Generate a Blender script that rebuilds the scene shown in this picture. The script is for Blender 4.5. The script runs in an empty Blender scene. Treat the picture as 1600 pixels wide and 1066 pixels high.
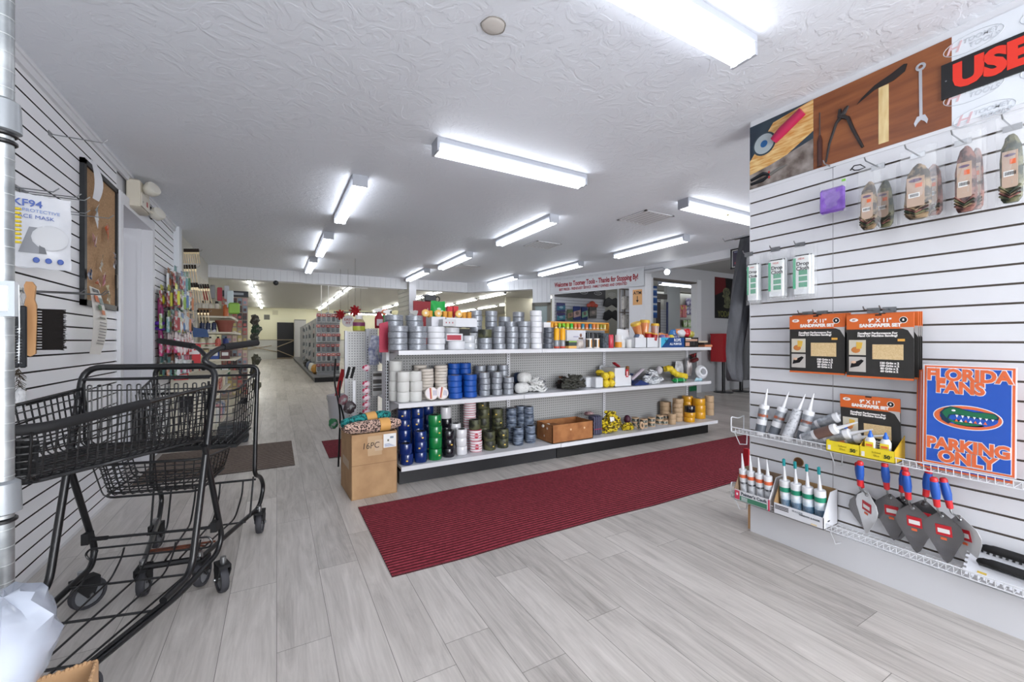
import bpy, math, random
from math import sin, cos, pi, radians, floor, sqrt, atan2
from mathutils import Vector, Matrix
R = random.Random(11)
SC = bpy.context.scene
COL = SC.collection
EYE = 1.13      # height of the tripod
CEIL = 2.44
F = 650.0
YAW = radians(29.5)
SY, CYW = sin(YAW), cos(YAW)

# ---- where things stand: bearings measured off the photograph, turned into metres ----
def ray(u, v=533):
    s = (u - 800) / F
    return SY + s * CYW, CYW - s * SY, (533 - v) / F
def onY(u, v, Y):
    d = ray(u, v); t = Y / d[1]
    return Vector((d[0] * t, Y, EYE + d[2] * t))
def onX(u, v, X):
    d = ray(u, v); t = X / d[0]
    return Vector((X, d[1] * t, EYE + d[2] * t))
def onZ(u, v, Z):
    d = ray(u, v); t = (Z - EYE) / d[2]
    return Vector((d[0] * t, d[1] * t, Z))
def dep(u, v, t):
    d = ray(u, v)
    return Vector((d[0] * t, d[1] * t, EYE + d[2] * t))

# ---- colours and materials ----
def lin(c):
    if isinstance(c, str):
        c = c.lstrip('#'); c = [int(c[i:i + 2], 16) / 255 for i in (0, 2, 4)]
        c = [x / 12.92 if x <= .04045 else ((x + .055) / 1.055) ** 2.4 for x in c]
    return (c[0], c[1], c[2], 1)
_M = {}
def mat(col, rough=.5, metal=0.0, emit=0, alpha=1, trans=0, key=None, coat=0, spec=.5):
    k = key or ('m', str(col), rough, metal, emit, alpha, trans, coat, spec)
    if k in _M: return _M[k]
    m = bpy.data.materials.new('surface'); m.use_nodes = True
    b = m.node_tree.nodes['Principled BSDF']
    b.inputs['Base Color'].default_value = lin(col)
    b.inputs['Roughness'].default_value = rough
    b.inputs['Metallic'].default_value = metal
    b.inputs['Specular IOR Level'].default_value = spec
    if emit:
        b.inputs['Emission Color'].default_value = lin(col); b.inputs['Emission Strength'].default_value = emit
    if alpha < 1: b.inputs['Alpha'].default_value = alpha
    if trans: b.inputs['Transmission Weight'].default_value = trans
    if coat: b.inputs['Coat Weight'].default_value = coat
    _M[k] = m
    return m
def nd(m, t, **kw):
    n = m.node_tree.nodes.new(t)
    for k, v in kw.items():
        if k in n.inputs.keys(): n.inputs[k].default_value = v
        else: setattr(n, k, v)
    return n
def lk(m, a, b): m.node_tree.links.new(a, b)
def noisy(c1, c2, scale=20, rough=.6, metal=0, detail=4, bump=0, stretch=(1, 1, 1), lo=.35, hi=.65, key=None, bscale=None, coat=0, kind='noise'):
    k = key or ('n', str(c1), str(c2), scale, rough, metal, detail, bump, stretch, lo, hi, bscale, kind)
    if k in _M: return _M[k]
    m = bpy.data.materials.new('surface'); m.use_nodes = True
    b = m.node_tree.nodes['Principled BSDF']
    b.inputs['Roughness'].default_value = rough; b.inputs['Metallic'].default_value = metal
    if coat: b.inputs['Coat Weight'].default_value = coat
    tc = nd(m, 'ShaderNodeTexCoord'); mp = nd(m, 'ShaderNodeMapping'); mp.inputs['Scale'].default_value = stretch
    lk(m, tc.outputs['Object'], mp.inputs['Vector'])
    if kind == 'voronoi':
        n = nd(m, 'ShaderNodeTexVoronoi'); n.inputs['Scale'].default_value = scale; out = n.outputs['Color']
    else:
        n = nd(m, 'ShaderNodeTexNoise'); n.inputs['Scale'].default_value = scale; n.inputs['Detail'].default_value = detail; out = n.outputs['Fac']
    lk(m, mp.outputs['Vector'], n.inputs['Vector'])
    r = nd(m, 'ShaderNodeValToRGB'); r.color_ramp.elements[0].position = lo; r.color_ramp.elements[1].position = hi
    r.color_ramp.elements[0].color = lin(c1); r.color_ramp.elements[1].color = lin(c2)
    lk(m, out, r.inputs['Fac']); lk(m, r.outputs['Color'], b.inputs['Base Color'])
    if bump:
        n2 = nd(m, 'ShaderNodeTexNoise'); n2.inputs['Scale'].default_value = bscale or scale; n2.inputs['Detail'].default_value = 5
        lk(m, mp.outputs['Vector'], n2.inputs['Vector'])
        bp = nd(m, 'ShaderNodeBump'); bp.inputs['Strength'].default_value = 1; bp.inputs['Distance'].default_value = bump
        lk(m, n2.outputs['Fac'], bp.inputs['Height']); lk(m, bp.outputs['Normal'], b.inputs['Normal'])
    _M[k] = m
    return m
def striped(cols, axis='Z', period=.01, rough=.6, key=None, warp=0):
    """bands of colour across an object, along one of its own axes"""
    k = key or ('s', str(cols), axis, period, rough, warp)
    if k in _M: return _M[k]
    m = bpy.data.materials.new('surface'); m.use_nodes = True
    b = m.node_tree.nodes['Principled BSDF']; b.inputs['Roughness'].default_value = rough
    tc = nd(m, 'ShaderNodeTexCoord'); sp = nd(m, 'ShaderNodeSeparateXYZ'); lk(m, tc.outputs['Object'], sp.inputs['Vector'])
    a = nd(m, 'ShaderNodeMath', operation='MULTIPLY'); a.inputs[1].default_value = 1 / period; lk(m, sp.outputs[axis], a.inputs[0])
    src = a.outputs[0]
    if warp:
        n = nd(m, 'ShaderNodeTexNoise'); n.inputs['Scale'].default_value = 30; lk(m, tc.outputs['Object'], n.inputs['Vector'])
        w = nd(m, 'ShaderNodeMath', operation='MULTIPLY_ADD'); w.inputs[1].default_value = warp; lk(m, n.outputs['Fac'], w.inputs[0]); lk(m, src, w.inputs[2]); src = w.outputs[0]
    fr = nd(m, 'ShaderNodeMath', operation='FRACT'); lk(m, src, fr.inputs[0])
    r = nd(m, 'ShaderNodeValToRGB'); r.color_ramp.interpolation = 'CONSTANT'
    while len(r.color_ramp.elements) < len(cols): r.color_ramp.elements.new(.5)
    for i, (e, c) in enumerate(zip(r.color_ramp.elements, cols)): e.position = i / len(cols); e.color = lin(c)
    lk(m, fr.outputs[0], r.inputs['Fac']); lk(m, r.outputs['Color'], b.inputs['Base Color'])
    _M[k] = m
    return m

# ---- mesh builder ----
class MB:
    def __init__(s): s.v = []; s.f = []; s.m = []; s.sm = []; s.mats = []
    def _mi(s, m):
        if m not in s.mats: s.mats.append(m)
        return s.mats.index(m)
    def add(s, vs, fs, m, smooth=False, mtx=None):
        o = len(s.v); i = s._mi(m)
        if mtx is not None: vs = [mtx @ Vector(p) for p in vs]
        s.v += [tuple(p) for p in vs]
        for f in fs: s.f.append(tuple(a + o for a in f)); s.m.append(i); s.sm.append(smooth)
        return s
    def box(s, x0, x1, y0, y1, z0, z1, m, mtx=None):
        return s.add([(x0, y0, z0), (x1, y0, z0), (x1, y1, z0), (x0, y1, z0), (x0, y0, z1), (x1, y0, z1), (x1, y1, z1), (x0, y1, z1)],
                     [(0, 3, 2, 1), (4, 5, 6, 7), (0, 1, 5, 4), (1, 2, 6, 5), (2, 3, 7, 6), (3, 0, 4, 7)], m, False, mtx)
    def rbox(s, x0, x1, y0, y1, z0, z1, m, r=.005, mtx=None):
        """a box with chamfered upright edges and rims"""
        def ring(i, z):
            a, b, c, d = x0 + i, x1 - i, y0 + i, y1 - i; q = r * .6
            return [(a + q, c, z), (b - q, c, z), (b, c + q, z), (b, d - q, z), (b - q, d, z), (a + q, d, z), (a, d - q, z), (a, c + q, z)]
        vs = ring(r, z0) + ring(0, z0 + r) + ring(0, z1 - r) + ring(r, z1)
        fs = [tuple(range(7, -1, -1)), tuple(range(24, 32))]
        for k in range(3):
            for j in range(8): fs.append((k * 8 + j, k * 8 + (j + 1) % 8, k * 8 + 8 + (j + 1) % 8, k * 8 + 8 + j))
        return s.add(vs, fs, m, True, mtx)
    def quad(s, a, b, c, d, m, mtx=None): return s.add([a, b, c, d], [(0, 1, 2, 3)], m, False, mtx)
    def prism(s, poly, y0, y1, m, mtx=None, smooth=False):
        """poly in x,z (counter-clockwise seen from -Y), from y0 (front) to y1"""
        n = len(poly)
        vs = [(x, y0, z) for x, z in poly] + [(x, y1, z) for x, z in poly]
        fs = [tuple(range(n)), tuple(range(2 * n - 1, n - 1, -1))] + [(i, i + n, (i + 1) % n + n, (i + 1) % n) for i in range(n)]
        return s.add(vs, fs, m, smooth, mtx)
    def lathe(s, prof, m, n=20, mtx=None, smooth=True, closed=False):
        """profile of (r, z); closed joins the ends (a ring)"""
        k = len(prof); vs = []
        for r, z in prof:
            for j in range(n): a = 2 * pi * j / n; vs.append((r * cos(a), r * sin(a), z))
        fs = []
        for i in range(k if closed else k - 1):
            i2 = (i + 1) % k
            for j in range(n): fs.append((i * n + j, i * n + (j + 1) % n, i2 * n + (j + 1) % n, i2 * n + j))
        if not closed:
            if prof[0][0] > 1e-6: fs.append(tuple(range(n - 1, -1, -1)))
            if prof[-1][0] > 1e-6 and not (k == 2 and prof[0][0] < 1e-6): fs.append(tuple(range((k - 1) * n, k * n)))
        return s.add(vs, fs, m, smooth, mtx)
    def cyl(s, p0, p1, r, m, n=12, r1=None):
        p0 = Vector(p0); p1 = Vector(p1); d = p1 - p0; L = d.length
        q = d.to_track_quat('Z', 'Y').to_matrix().to_4x4(); q.translation = p0
        return s.lathe([(r, 0), (r if r1 is None else r1, L)], m, n, q)
    def tube(s, pts, r, m, n=8, closed=False):
        pts = [Vector(p) for p in pts]; k = len(pts); vs = []; fs = []
        up = Vector((0, 0, 1)); nor = None
        for i, p in enumerate(pts):
            if closed: d = (pts[(i + 1) % k] - pts[i - 1])
            else: d = pts[min(i + 1, k - 1)] - pts[max(i - 1, 0)]
            if d.length < 1e-9: d = Vector((0, 0, 1))
            d.normalize()
            if nor is None:
                nor = d.cross(up)
                if nor.length < .05: nor = d.cross(Vector((1, 0, 0)))
            nor = nor - d * nor.dot(d); nor.normalize(); bi = d.cross(nor)
            sc = 1.0
            if 0 < i < k - 1:
                a = (pts[i] - pts[i - 1]).normalized(); c = a.dot(d); sc = 1 / max(c, .6)
            rr = r[i * len(r) // k] if isinstance(r, (list, tuple)) else r
            for j in range(n):
                a = 2 * pi * j / n; vs.append(p + nor * (cos(a) * rr * sc) + bi * (sin(a) * rr))
        for i in range(k if closed else k - 1):
            for j in range(n):
                a = i * n + j; b = i * n + (j + 1) % n; i2 = (i + 1) % k
                fs.append((a, b, i2 * n + (j + 1) % n, i2 * n + j))
        if not closed: fs += [tuple(range(n - 1, -1, -1)), tuple(range((k - 1) * n, k * n))]
        return s.add(vs, fs, m, True)
    def ball(s, c, rx, ry, rz, m, nu=12, nv=8, mtx=None, jit=0, rnd=None):
        vs = []; fs = []
        for i in range(nv + 1):
            th = pi * i / nv
            for j in range(nu):
                ph = 2 * pi * j / nu; q = 1 + (rnd.uniform(-jit, jit) if jit and 0 < i < nv else 0)
                vs.append((c[0] + rx * sin(th) * cos(ph) * q, c[1] + ry * sin(th) * sin(ph) * q, c[2] + rz * cos(th) * q))
        for i in range(nv):
            for j in range(nu): fs.append((i * nu + j, (i + 1) * nu + j, (i + 1) * nu + (j + 1) % nu, i * nu + (j + 1) % nu))
        return s.add(vs, fs, m, True, mtx)
    def build(s, name, parent=None, loc=None, rz=0, rot=None, ang=40):
        me = bpy.data.meshes.new(name); me.from_pydata(s.v, [], s.f)
        for m in s.mats: me.materials.append(m)
        me.polygons.foreach_set('material_index', s.m); me.polygons.foreach_set('use_smooth', s.sm)
        if any(s.sm): me.set_sharp_from_angle(angle=radians(ang))
        me.update()
        o = bpy.data.objects.new(name, me); COL.objects.link(o)
        if parent: o.parent = parent
        if loc is not None: o.location = loc
        if rot is not None: o.rotation_euler = rot
        elif rz: o.rotation_euler = (0, 0, rz)
        return o
def fillet(pts, rad, n=4):
    pts = [Vector(p) for p in pts]; out = [pts[0]]
    for i in range(1, len(pts) - 1):
        a, b, c = pts[i - 1], pts[i], pts[i + 1]; u = a - b; w = c - b
        k = min(rad, u.length * .45, w.length * .45); p = b + u.normalized() * k; q = b + w.normalized() * k
        for j in range(n + 1):
            t = j / n; out.append(p * (1 - t) ** 2 + b * 2 * t * (1 - t) + q * t * t)
    out.append(pts[-1]); return out

def tag(o, label, cat, group=None, kind=None):
    o['label'] = label; o['category'] = cat
    if group: o['group'] = group
    if kind: o['kind'] = kind
    return o
def thing(name, label, cat, loc=(0, 0, 0), rz=0, group=None, rot=None):
    o = bpy.data.objects.new(name, None); COL.objects.link(o); o.location = loc
    o.rotation_euler = rot if rot is not None else (0, 0, rz); o.empty_display_size = .05
    return tag(o, label, cat, group)
def struct(o): o['kind'] = 'structure'; return o
def copy_tree(o, parent=None):
    c = o.copy(); COL.objects.link(c)
    if parent: c.parent = parent
    for ch in CH.get(o.name, []): copy_tree(ch, c)
    return c
CH = {}
def remember(o):
    """note the children of a thing so that it can be copied"""
    for x in bpy.data.objects:
        if x.parent: CH.setdefault(x.parent.name, [])
    for x in bpy.data.objects:
        if x.parent and x not in CH[x.parent.name]: CH[x.parent.name].append(x)
    return o
def dup(proto, loc, rz=0, label=None, group=None, rot=None):
    c = copy_tree(proto); c.location = loc; c.rotation_euler = rot if rot is not None else (0, 0, rz)
    if label: c['label'] = label
    if group: c['group'] = group
    return c
def text(s, size, loc, m, parent=None, ext=.0006, align='CENTER', sx=1, bold=0, shear=0, rot=(pi / 2, 0, 0), name='lettering', space=1.0):
    cu = bpy.data.curves.new(name, 'FONT'); cu.body = s; cu.size = size; cu.align_x = align; cu.align_y = 'CENTER'
    cu.extrude = ext; cu.offset = bold; cu.shear = shear; cu.resolution_u = 3; cu.space_character = space
    cu.materials.append(m)
    q = bpy.data.objects.new(name, cu); COL.objects.link(q); me = bpy.data.meshes.new_from_object(q)
    bpy.data.objects.remove(q); o = bpy.data.objects.new(name, me); COL.objects.link(o)
    o.location = loc; o.rotation_euler = rot; o.scale = (sx, 1, 1)
    if parent: o.parent = parent
    return o
ORD = ['first', 'second', 'third', 'fourth', 'fifth', 'sixth', 'seventh', 'eighth', 'ninth', 'tenth', 'eleventh', 'twelfth',
       'thirteenth', 'fourteenth', 'fifteenth', 'sixteenth', 'seventeenth', 'eighteenth', 'nineteenth', 'twentieth']

WHITE = mat('#dcdde0', .45)
CREAM = mat('#d9d6c4', .6)
BLACK = mat('#0c0c0e', .35)
STEEL = mat('#9a9c9e', .3, 1)
CHROME = mat('#c8cacc', .16, 1)
WIREW = mat('#d8dade', .35)
DARK = mat('#17181b', .6)
PAPER = mat('#e6e6e4', .7)
KRAFT = noisy('#a98560', '#b8946c', 9, .8, bump=.0006, bscale=60)
# ================= the setting =================
def floor_mat():
    m = bpy.data.materials.new('vinyl_plank'); m.use_nodes = True
    b = m.node_tree.nodes['Principled BSDF']
    tc = nd(m, 'ShaderNodeTexCoord'); sp = nd(m, 'ShaderNodeSeparateXYZ'); lk(m, tc.outputs['Object'], sp.inputs[0])
    def mth(op, a, bb=None, c=None):
        n = nd(m, 'ShaderNodeMath', operation=op)
        for i, q in enumerate((a, bb, c)):
            if q is None: continue
            if isinstance(q, (int, float)): n.inputs[i].default_value = q
            else: lk(m, q, n.inputs[i])
        return n.outputs[0]
    xs = mth('DIVIDE', sp.outputs['X'], .182); ix = mth('FLOOR', xs); fx = mth('FRACT', xs)
    wn = nd(m, 'ShaderNodeTexWhiteNoise', noise_dimensions='1D'); lk(m, ix, wn.inputs['W'])
    ys = mth('ADD', mth('DIVIDE', sp.outputs['Y'], 1.22), wn.outputs['Value']); iy = mth('FLOOR', ys); fy = mth('FRACT', ys)
    cb = nd(m, 'ShaderNodeCombineXYZ'); lk(m, ix, cb.inputs[0]); lk(m, iy, cb.inputs[1])
    w2 = nd(m, 'ShaderNodeTexWhiteNoise', noise_dimensions='3D'); lk(m, cb.outputs[0], w2.inputs['Vector'])
    # grain, stretched along each plank and shifted from plank to plank
    sh = nd(m, 'ShaderNodeVectorMath', operation='SCALE'); lk(m, w2.outputs['Color'], sh.inputs[0]); sh.inputs['Scale'].default_value = 9
    ad = nd(m, 'ShaderNodeVectorMath', operation='ADD'); lk(m, tc.outputs['Object'], ad.inputs[0]); lk(m, sh.outputs[0], ad.inputs[1])
    mp = nd(m, 'ShaderNodeMapping'); mp.inputs['Scale'].default_value = (9, 1.1, 1); lk(m, ad.outputs[0], mp.inputs['Vector'])
    n1 = nd(m, 'ShaderNodeTexNoise'); n1.inputs['Scale'].default_value = 1.6; n1.inputs['Detail'].default_value = 9; n1.inputs['Roughness'].default_value = .66; n1.inputs['Distortion'].default_value = 1.3
    lk(m, mp.outputs[0], n1.inputs['Vector'])
    mp2 = nd(m, 'ShaderNodeMapping'); mp2.inputs['Scale'].default_value = (60, 2.2, 1); lk(m, ad.outputs[0], mp2.inputs['Vector'])
    n2 = nd(m, 'ShaderNodeTexNoise'); n2.inputs['Scale'].default_value = 2; n2.inputs['Detail'].default_value = 5; lk(m, mp2.outputs[0], n2.inputs['Vector'])
    g = mth('MULTIPLY_ADD', n2.outputs['Fac'], .28, mth('MULTIPLY', n1.outputs['Fac'], .8))
    g = mth('ADD', g, mth('MULTIPLY', mth('SUBTRACT', w2.outputs['Value'], .5), .22))
    r = nd(m, 'ShaderNodeValToRGB'); lk(m, g, r.inputs['Fac'])
    r.color_ramp.elements[0].position = .30; r.color_ramp.elements[0].color = lin('#9a948e')
    r.color_ramp.elements[1].position = .72; r.color_ramp.elements[1].color = lin('#cfc9c3')
    e = r.color_ramp.elements.new(.5); e.color = lin('#b9b3ad')
    # seams
    sx = mth('MINIMUM', fx, mth('SUBTRACT', 1, fx)); sy = mth('MINIMUM', fy, mth('SUBTRACT', 1, fy))
    seam = mth('MINIMUM', mth('MULTIPLY', sx, .182), mth('MULTIPLY', sy, 1.22))
    sm = mth('GREATER_THAN', seam, .0011)
    mx = nd(m, 'ShaderNodeMix', data_type='RGBA'); lk(m, sm, mx.inputs['Factor']); mx.inputs[6].default_value = lin('#75706b'); lk(m, r.outputs['Color'], mx.inputs[7])
    lk(m, mx.outputs[2], b.inputs['Base Color'])
    b.inputs['Roughness'].default_value = .36; b.inputs['Specular IOR Level'].default_value = .45
    bp = nd(m, 'ShaderNodeBump'); bp.inputs['Distance'].default_value = .0008; bp.inputs['Strength'].default_value = .6; lk(m, g, bp.inputs['Height']); lk(m, bp.outputs[0], b.inputs['Normal'])
    return m
def ceiling_mat():
    m = bpy.data.materials.new('knockdown_plaster'); m.use_nodes = True
    b = m.node_tree.nodes['Principled BSDF']; b.inputs['Base Color'].default_value = lin('#e4e8ef'); b.inputs['Roughness'].default_value = .55
    tc = nd(m, 'ShaderNodeTexCoord')
    n = nd(m, 'ShaderNodeTexNoise'); n.inputs['Scale'].default_value = 8; n.inputs['Detail'].default_value = 6; n.inputs['Distortion'].default_value = 2.2; lk(m, tc.outputs['Object'], n.inputs['Vector'])
    r = nd(m, 'ShaderNodeValToRGB'); r.color_ramp.elements[0].position = .47; r.color_ramp.elements[1].position = .56; lk(m, n.outputs['Fac'], r.inputs['Fac'])
    n2 = nd(m, 'ShaderNodeTexNoise'); n2.inputs['Scale'].default_value = 26; n2.inputs['Detail'].default_value = 4; n2.inputs['Distortion'].default_value = 1.5; lk(m, tc.outputs['Object'], n2.inputs['Vector'])
    ad = nd(m, 'ShaderNodeMath', operation='MULTIPLY_ADD'); lk(m, n2.outputs['Fac'], ad.inputs[0]); ad.inputs[1].default_value = .8; lk(m, r.outputs['Color'], ad.inputs[2])
    bp = nd(m, 'ShaderNodeBump'); bp.inputs['Distance'].default_value = .004; bp.inputs['Strength'].default_value = .34; lk(m, ad.outputs[0], bp.inputs['Height']); lk(m, bp.outputs[0], b.inputs['Normal'])
    return m
M_WALL = mat('#d9dade', .42)
M_TRIM = mat('#dfe0e4', .5)
M_WALL_LIT = mat('#eff0f3', .4)  # wall white lightened for the left side, window light put into the colour
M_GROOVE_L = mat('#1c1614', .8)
M_GROOVE_R = mat('#6f665f', .8)
M_PLANKW = mat('#dcdee2', .5)
FLOORM = floor_mat(); CEILM = ceiling_mat()
fb = MB(); fb.quad((-4, -3, 0), (16, -3, 0), (16, 31, 0), (-4, 31, 0), FLOORM); struct(fb.build('floor'))
HP = [(-1.3, 8.76), (2.39, 8.76), (2.54, 8.72), (3.74, 8.67), (4.94, 7.11), (5.62, 5.2), (5.67, 1.5), (5.67, -3)]   # run of the dropped header
cb = MB(); n = len(HP)
cb.add([(x, y, CEIL) for x, y in HP] + [(-1.3, -3, CEIL)], [tuple(range(n + 1))], CEILM); struct(cb.build('ceiling'))
cb = MB(); REARC = mat('#b9b9b6', .6)
cb.quad((-4, 8.95, 3.2), (16, 8.95, 3.2), (16, 31, 3.2), (-4, 31, 3.2), REARC)
cb.quad((5.8, -3, 2.7), (16, -3, 2.7), (16, 8.95, 2.7), (5.8, 8.95, 2.7), REARC); struct(cb.build('ceiling_rear'))

def slat_profile(z0, z1, gz, h=.0085, d=.010):
    """outline (depth, z) of a slatwall sheet: 0 is the face, negative goes into the sheet"""
    pts = []
    for g in sorted(gz):
        if z0 + .01 < g < z1 - .01: pts.append(g)
    return pts
def slatwall(mb, p0, p1, z0, z1, gz, mface, mgroove, nrm, h=.0085, d=.011, th=.018):
    """sheet from p0 to p1 (x,y), facing nrm, with real grooves"""
    gz = [g for g in sorted(gz) if z0 + .012 < g < z1 - .012]
    nx, ny = nrm
    def P(p, off, z): return (p[0] + nx * off, p[1] + ny * off, z)
    z = z0
    flip = ((p1[0] - p0[0]) * ny - (p1[1] - p0[1]) * nx) > 0
    def q(a, b, c, e, m):
        mb.quad(a, b, c, e, m) if not flip else mb.quad(e, c, b, a, m)
    for g in gz + [None]:
        top = z1 if g is None else g - h / 2
        q(P(p0, 0, z), P(p1, 0, z), P(p1, 0, top), P(p0, 0, top), mface)
        if g is None: break
        b0, b1 = g - h / 2, g + h / 2
        q(P(p0, 0, b0), P(p1, 0, b0), P(p1, -d, b0), P(p0, -d, b0), mgroove)
        q(P(p0, -d, b0), P(p1, -d, b0), P(p1, -d, b1), P(p0, -d, b1), mgroove)
        q(P(p0, -d, b1), P(p1, -d, b1), P(p1, 0, b1), P(p0, 0, b1), mgroove)
        z = b1
GL = [2.353 - k * .0762 for k in range(32)]
GR = [1.125 + k * .0752 for k in range(-13, 13)]
LX = -1.02
RX = 2.47
# left wall: structure behind, slatwall on it, door opening at Y 4.16..5.0
w = MB()
w.box(LX - .25, LX - .02, -3, 4.14, 0, CEIL, M_WALL); w.box(LX - .25, LX - .02, 4.14, 5.03, 2.17, CEIL, M_WALL); w.box(LX - .25, LX - .02, 5.03, 8.76, 0, CEIL, M_WALL)
w.box(LX - .02, LX, -3, 4.08, .0, .02, M_WALL)
slatwall(w, (LX, -3), (LX, 4.08), .02, CEIL - .055, GL, M_WALL_LIT, M_GROOVE_L, (1, 0))
slatwall(w, (LX, 5.06), (LX, 6.02), .02, CEIL - .055, GL, M_WALL_LIT, M_GROOVE_L, (1, 0))
w.quad((LX, 6.02, 0), (LX, 8.76, 0), (LX, 8.76, CEIL), (LX, 6.02, CEIL), mat('#cfccc2', .6))
w.quad((LX, 4.08, 0), (LX - .02, 4.08, 0), (LX - .02, 4.08, CEIL), (LX, 4.08, CEIL), M_WALL)
struct(w.build('wall_left'))
t = MB(); t.box(LX, LX + .018, -3, 6.02, CEIL - .058, CEIL, M_TRIM); t.box(LX, LX + .026, -3, 6.02, CEIL - .02, CEIL, M_TRIM); struct(t.build('trim_1'))
t = MB(); t.box(LX - .01, LX + .05, 6.02, 6.17, 0, CEIL, mat('#dfe3e8', .5)); struct(t.build('trim_2'))   # pilaster beside the display wall
# door frame in the left wall
t = MB()
t.box(LX - .255, LX + .022, 4.08, 4.145, 0, 2.24, M_TRIM); t.box(LX - .255, LX + .022, 5.0, 5.065, 0, 2.24, M_TRIM); t.box(LX - .255, LX + .022, 4.145, 5.0, 2.155, 2.24, M_TRIM)
t.box(LX - .09, LX - .06, 4.145, 4.16, 0, 2.17, M_TRIM); t.box(LX - .09, LX - .06, 4.985, 5.0, 0, 2.17, M_TRIM)
struct(t.build('door_1'))
t = MB(); dm = mat('#d5d4dd', .45); red = mat('#8d1524', .4)
t.box(-.045, 0, 0, .80, .01, 2.15, dm); t.box(-.001, .003, 0, .02, .01, 2.15, red); t.box(-.046, .003, -.002, 0, .01, 2.15, red)
for z0, z1 in ((.2, .95), (1.15, 1.95)): t.box(0, .006, .12, .68, z0, z1, dm)
t.box(.055, .075, .10, .135, 0, 2.06, red)
d = t.build('door_2', loc=(LX - .10, 4.17, 0), rz=radians(14)); struct(d)
k = MB(); k.cyl((0, .73, 1.0), (.05, .73, 1.0), .012, STEEL); k.ball((.06, .73, 1.0), .025, .025, .025, STEEL); k.build('door_handle', parent=d)
k = MB(); k.cyl((.01, .1, 2.05), (.09, .5, 2.06), .006, STEEL); k.box(.0, .05, .05, .2, 2.03, 2.08, STEEL); k.build('door_closer', parent=d)
w = MB(); w.quad((LX - 1.2, 3.4, 0), (LX - 1.2, 6, 0), (LX - 1.2, 6, CEIL), (LX - 1.2, 3.4, CEIL), M_WALL)
w.quad((LX - 1.2, 6, 0), (LX - .25, 6, 0), (LX - .25, 6, CEIL), (LX - 1.2, 6, CEIL), M_WALL); w.quad((LX - 1.2, 3.4, CEIL), (LX - .25, 3.4, CEIL), (LX - .25, 6, CEIL), (LX - 1.2, 6, CEIL), M_WALL)
struct(w.build('wall_passage'))
# right wall: free end at Y 1.47
w = MB()
w.box(RX + .02, RX + .2, -3, 1.455, 0, CEIL, M_WALL)
w.box(RX, RX + .02, -3, 1.47, .0, .02, M_WALL)
slatwall(w, (RX, -3), (RX, 1.47), .02, 2.03, GR, M_WALL, M_GROOVE_R, (-1, 0))
w.quad((RX, 1.47, 0), (RX + .02, 1.47, 0), (RX + .02, 1.47, 2.03), (RX, 1.47, 2.03), M_WALL)
w.quad((RX, 1.465, 2.03), (RX, -3, 2.03), (RX, -3, CEIL), (RX, 1.465, CEIL), M_WALL)
w.quad((RX + .021, 1.47, 0), (RX + .2, 1.47, 0), (RX + .2, 1.47, CEIL), (RX + .021, 1.47, CEIL), M_WALL)
w.box(RX - .001, RX + .0005, 1.0395, 1.0415, .02, 2.03, mat('#8f8f92', .7))      # joint of two sheets
struct(w.build('wall_right'))
t = MB(); t.box(RX - .004, RX + .01, -3, 1.47, 2.018, 2.034, M_TRIM); struct(t.build('trim_3'))
t = MB(); t.box(RX - .018, RX, -3, 1.455, 0, .155, M_WALL); t.box(RX - .017, RX + .018, 1.455, 1.47, .01, .15, mat('#a58058', .7)); struct(t.build('baseboard_right'))
# header of upright boards
hb = MB(); gm = mat('#b3b5bb', .6)
def boards(mb, p0, p1, z0, z1, step=.105, mm=M_PLANKW, off=0):
    a = Vector((p0[0], p0[1], 0)); b = Vector((p1[0], p1[1], 0)); d = (b - a); L = d.length; d.normalize()
    nrm = Vector((d.y, -d.x, 0))
    if nrm.y > 0 and abs(nrm.y) > .1: nrm = -nrm
    x = 0
    while x < L - 1e-4:
        x2 = min(x + step, L); p = a + d * (x + .002); q = a + d * (x2 - .002)
        mt = Matrix(((d.x, -nrm.x, 0, p.x), (d.y, -nrm.y, 0, p.y), (0, 0, 1, 0), (0, 0, 0, 1)))
        mb.box(0, (q - p).length, -.006 - off, .02, z0, z1, mm, mt)
        mb.box(-.004, .0, -.0 - off, .02, z0, z1, gm, mt)
        x = x2
ZH = 2.225
for i in range(3): boards(hb, HP[i], HP[i + 1], ZH, CEIL)
boards(hb, HP[3], HP[4], ZH, CEIL)
for i in range(0, 5):
    a, b = HP[i], HP[i + 1]; d = Vector((b[0] - a[0], b[1] - a[1], 0)).normalized(); nn = Vector((-d.y, d.x, 0))
    if nn.y < 0: nn = -nn
    mt = Matrix(((d.x, nn.x, 0, a[0]), (d.y, nn.y, 0, a[1]), (0, 0, 1, 0), (0, 0, 0, 1)))
    L = math.hypot(b[0] - a[0], b[1] - a[1])
    hb.box(0, L, .015, .2, ZH, CEIL + .8, M_TRIM, mt); hb.box(0, L, -.012, .03, CEIL - .015, CEIL, M_TRIM, mt)
struct(hb.build('trim_4'))
bm_ = MB(); bm_.box(5.62, 5.75, -3, 5.2, 2.32, CEIL + .3, M_TRIM); struct(bm_.build('trim_5'))                  # beam over the way to the side room
# column by the header
w = MB(); w.box(2.41, 2.56, 8.62, 9.5, 0, CEIL, M_TRIM)
slatwall(w, (2.40, 8.62), (2.40, 9.5), .02, CEIL - .01, [CEIL - .06 - k * .1 for k in range(24)], mat('#c9c8c0', .5), mat('#74726c', .8), (-1, 0)); struct(w.build('wall_column'))
# counter room: angled wall, banner wall pier, doorway wall
w = MB()
a = Vector(HP[3]); b = Vector(HP[4]); c = Vector(HP[5])
def seg(p, q, k): return (p[0] + (q[0] - p[0]) * k, p[1] + (q[1] - p[1]) * k)
pA = (4.70, 7.42); pB = (4.94, 7.11)
boards(w, pA, pB, 1.93, ZH)
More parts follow.
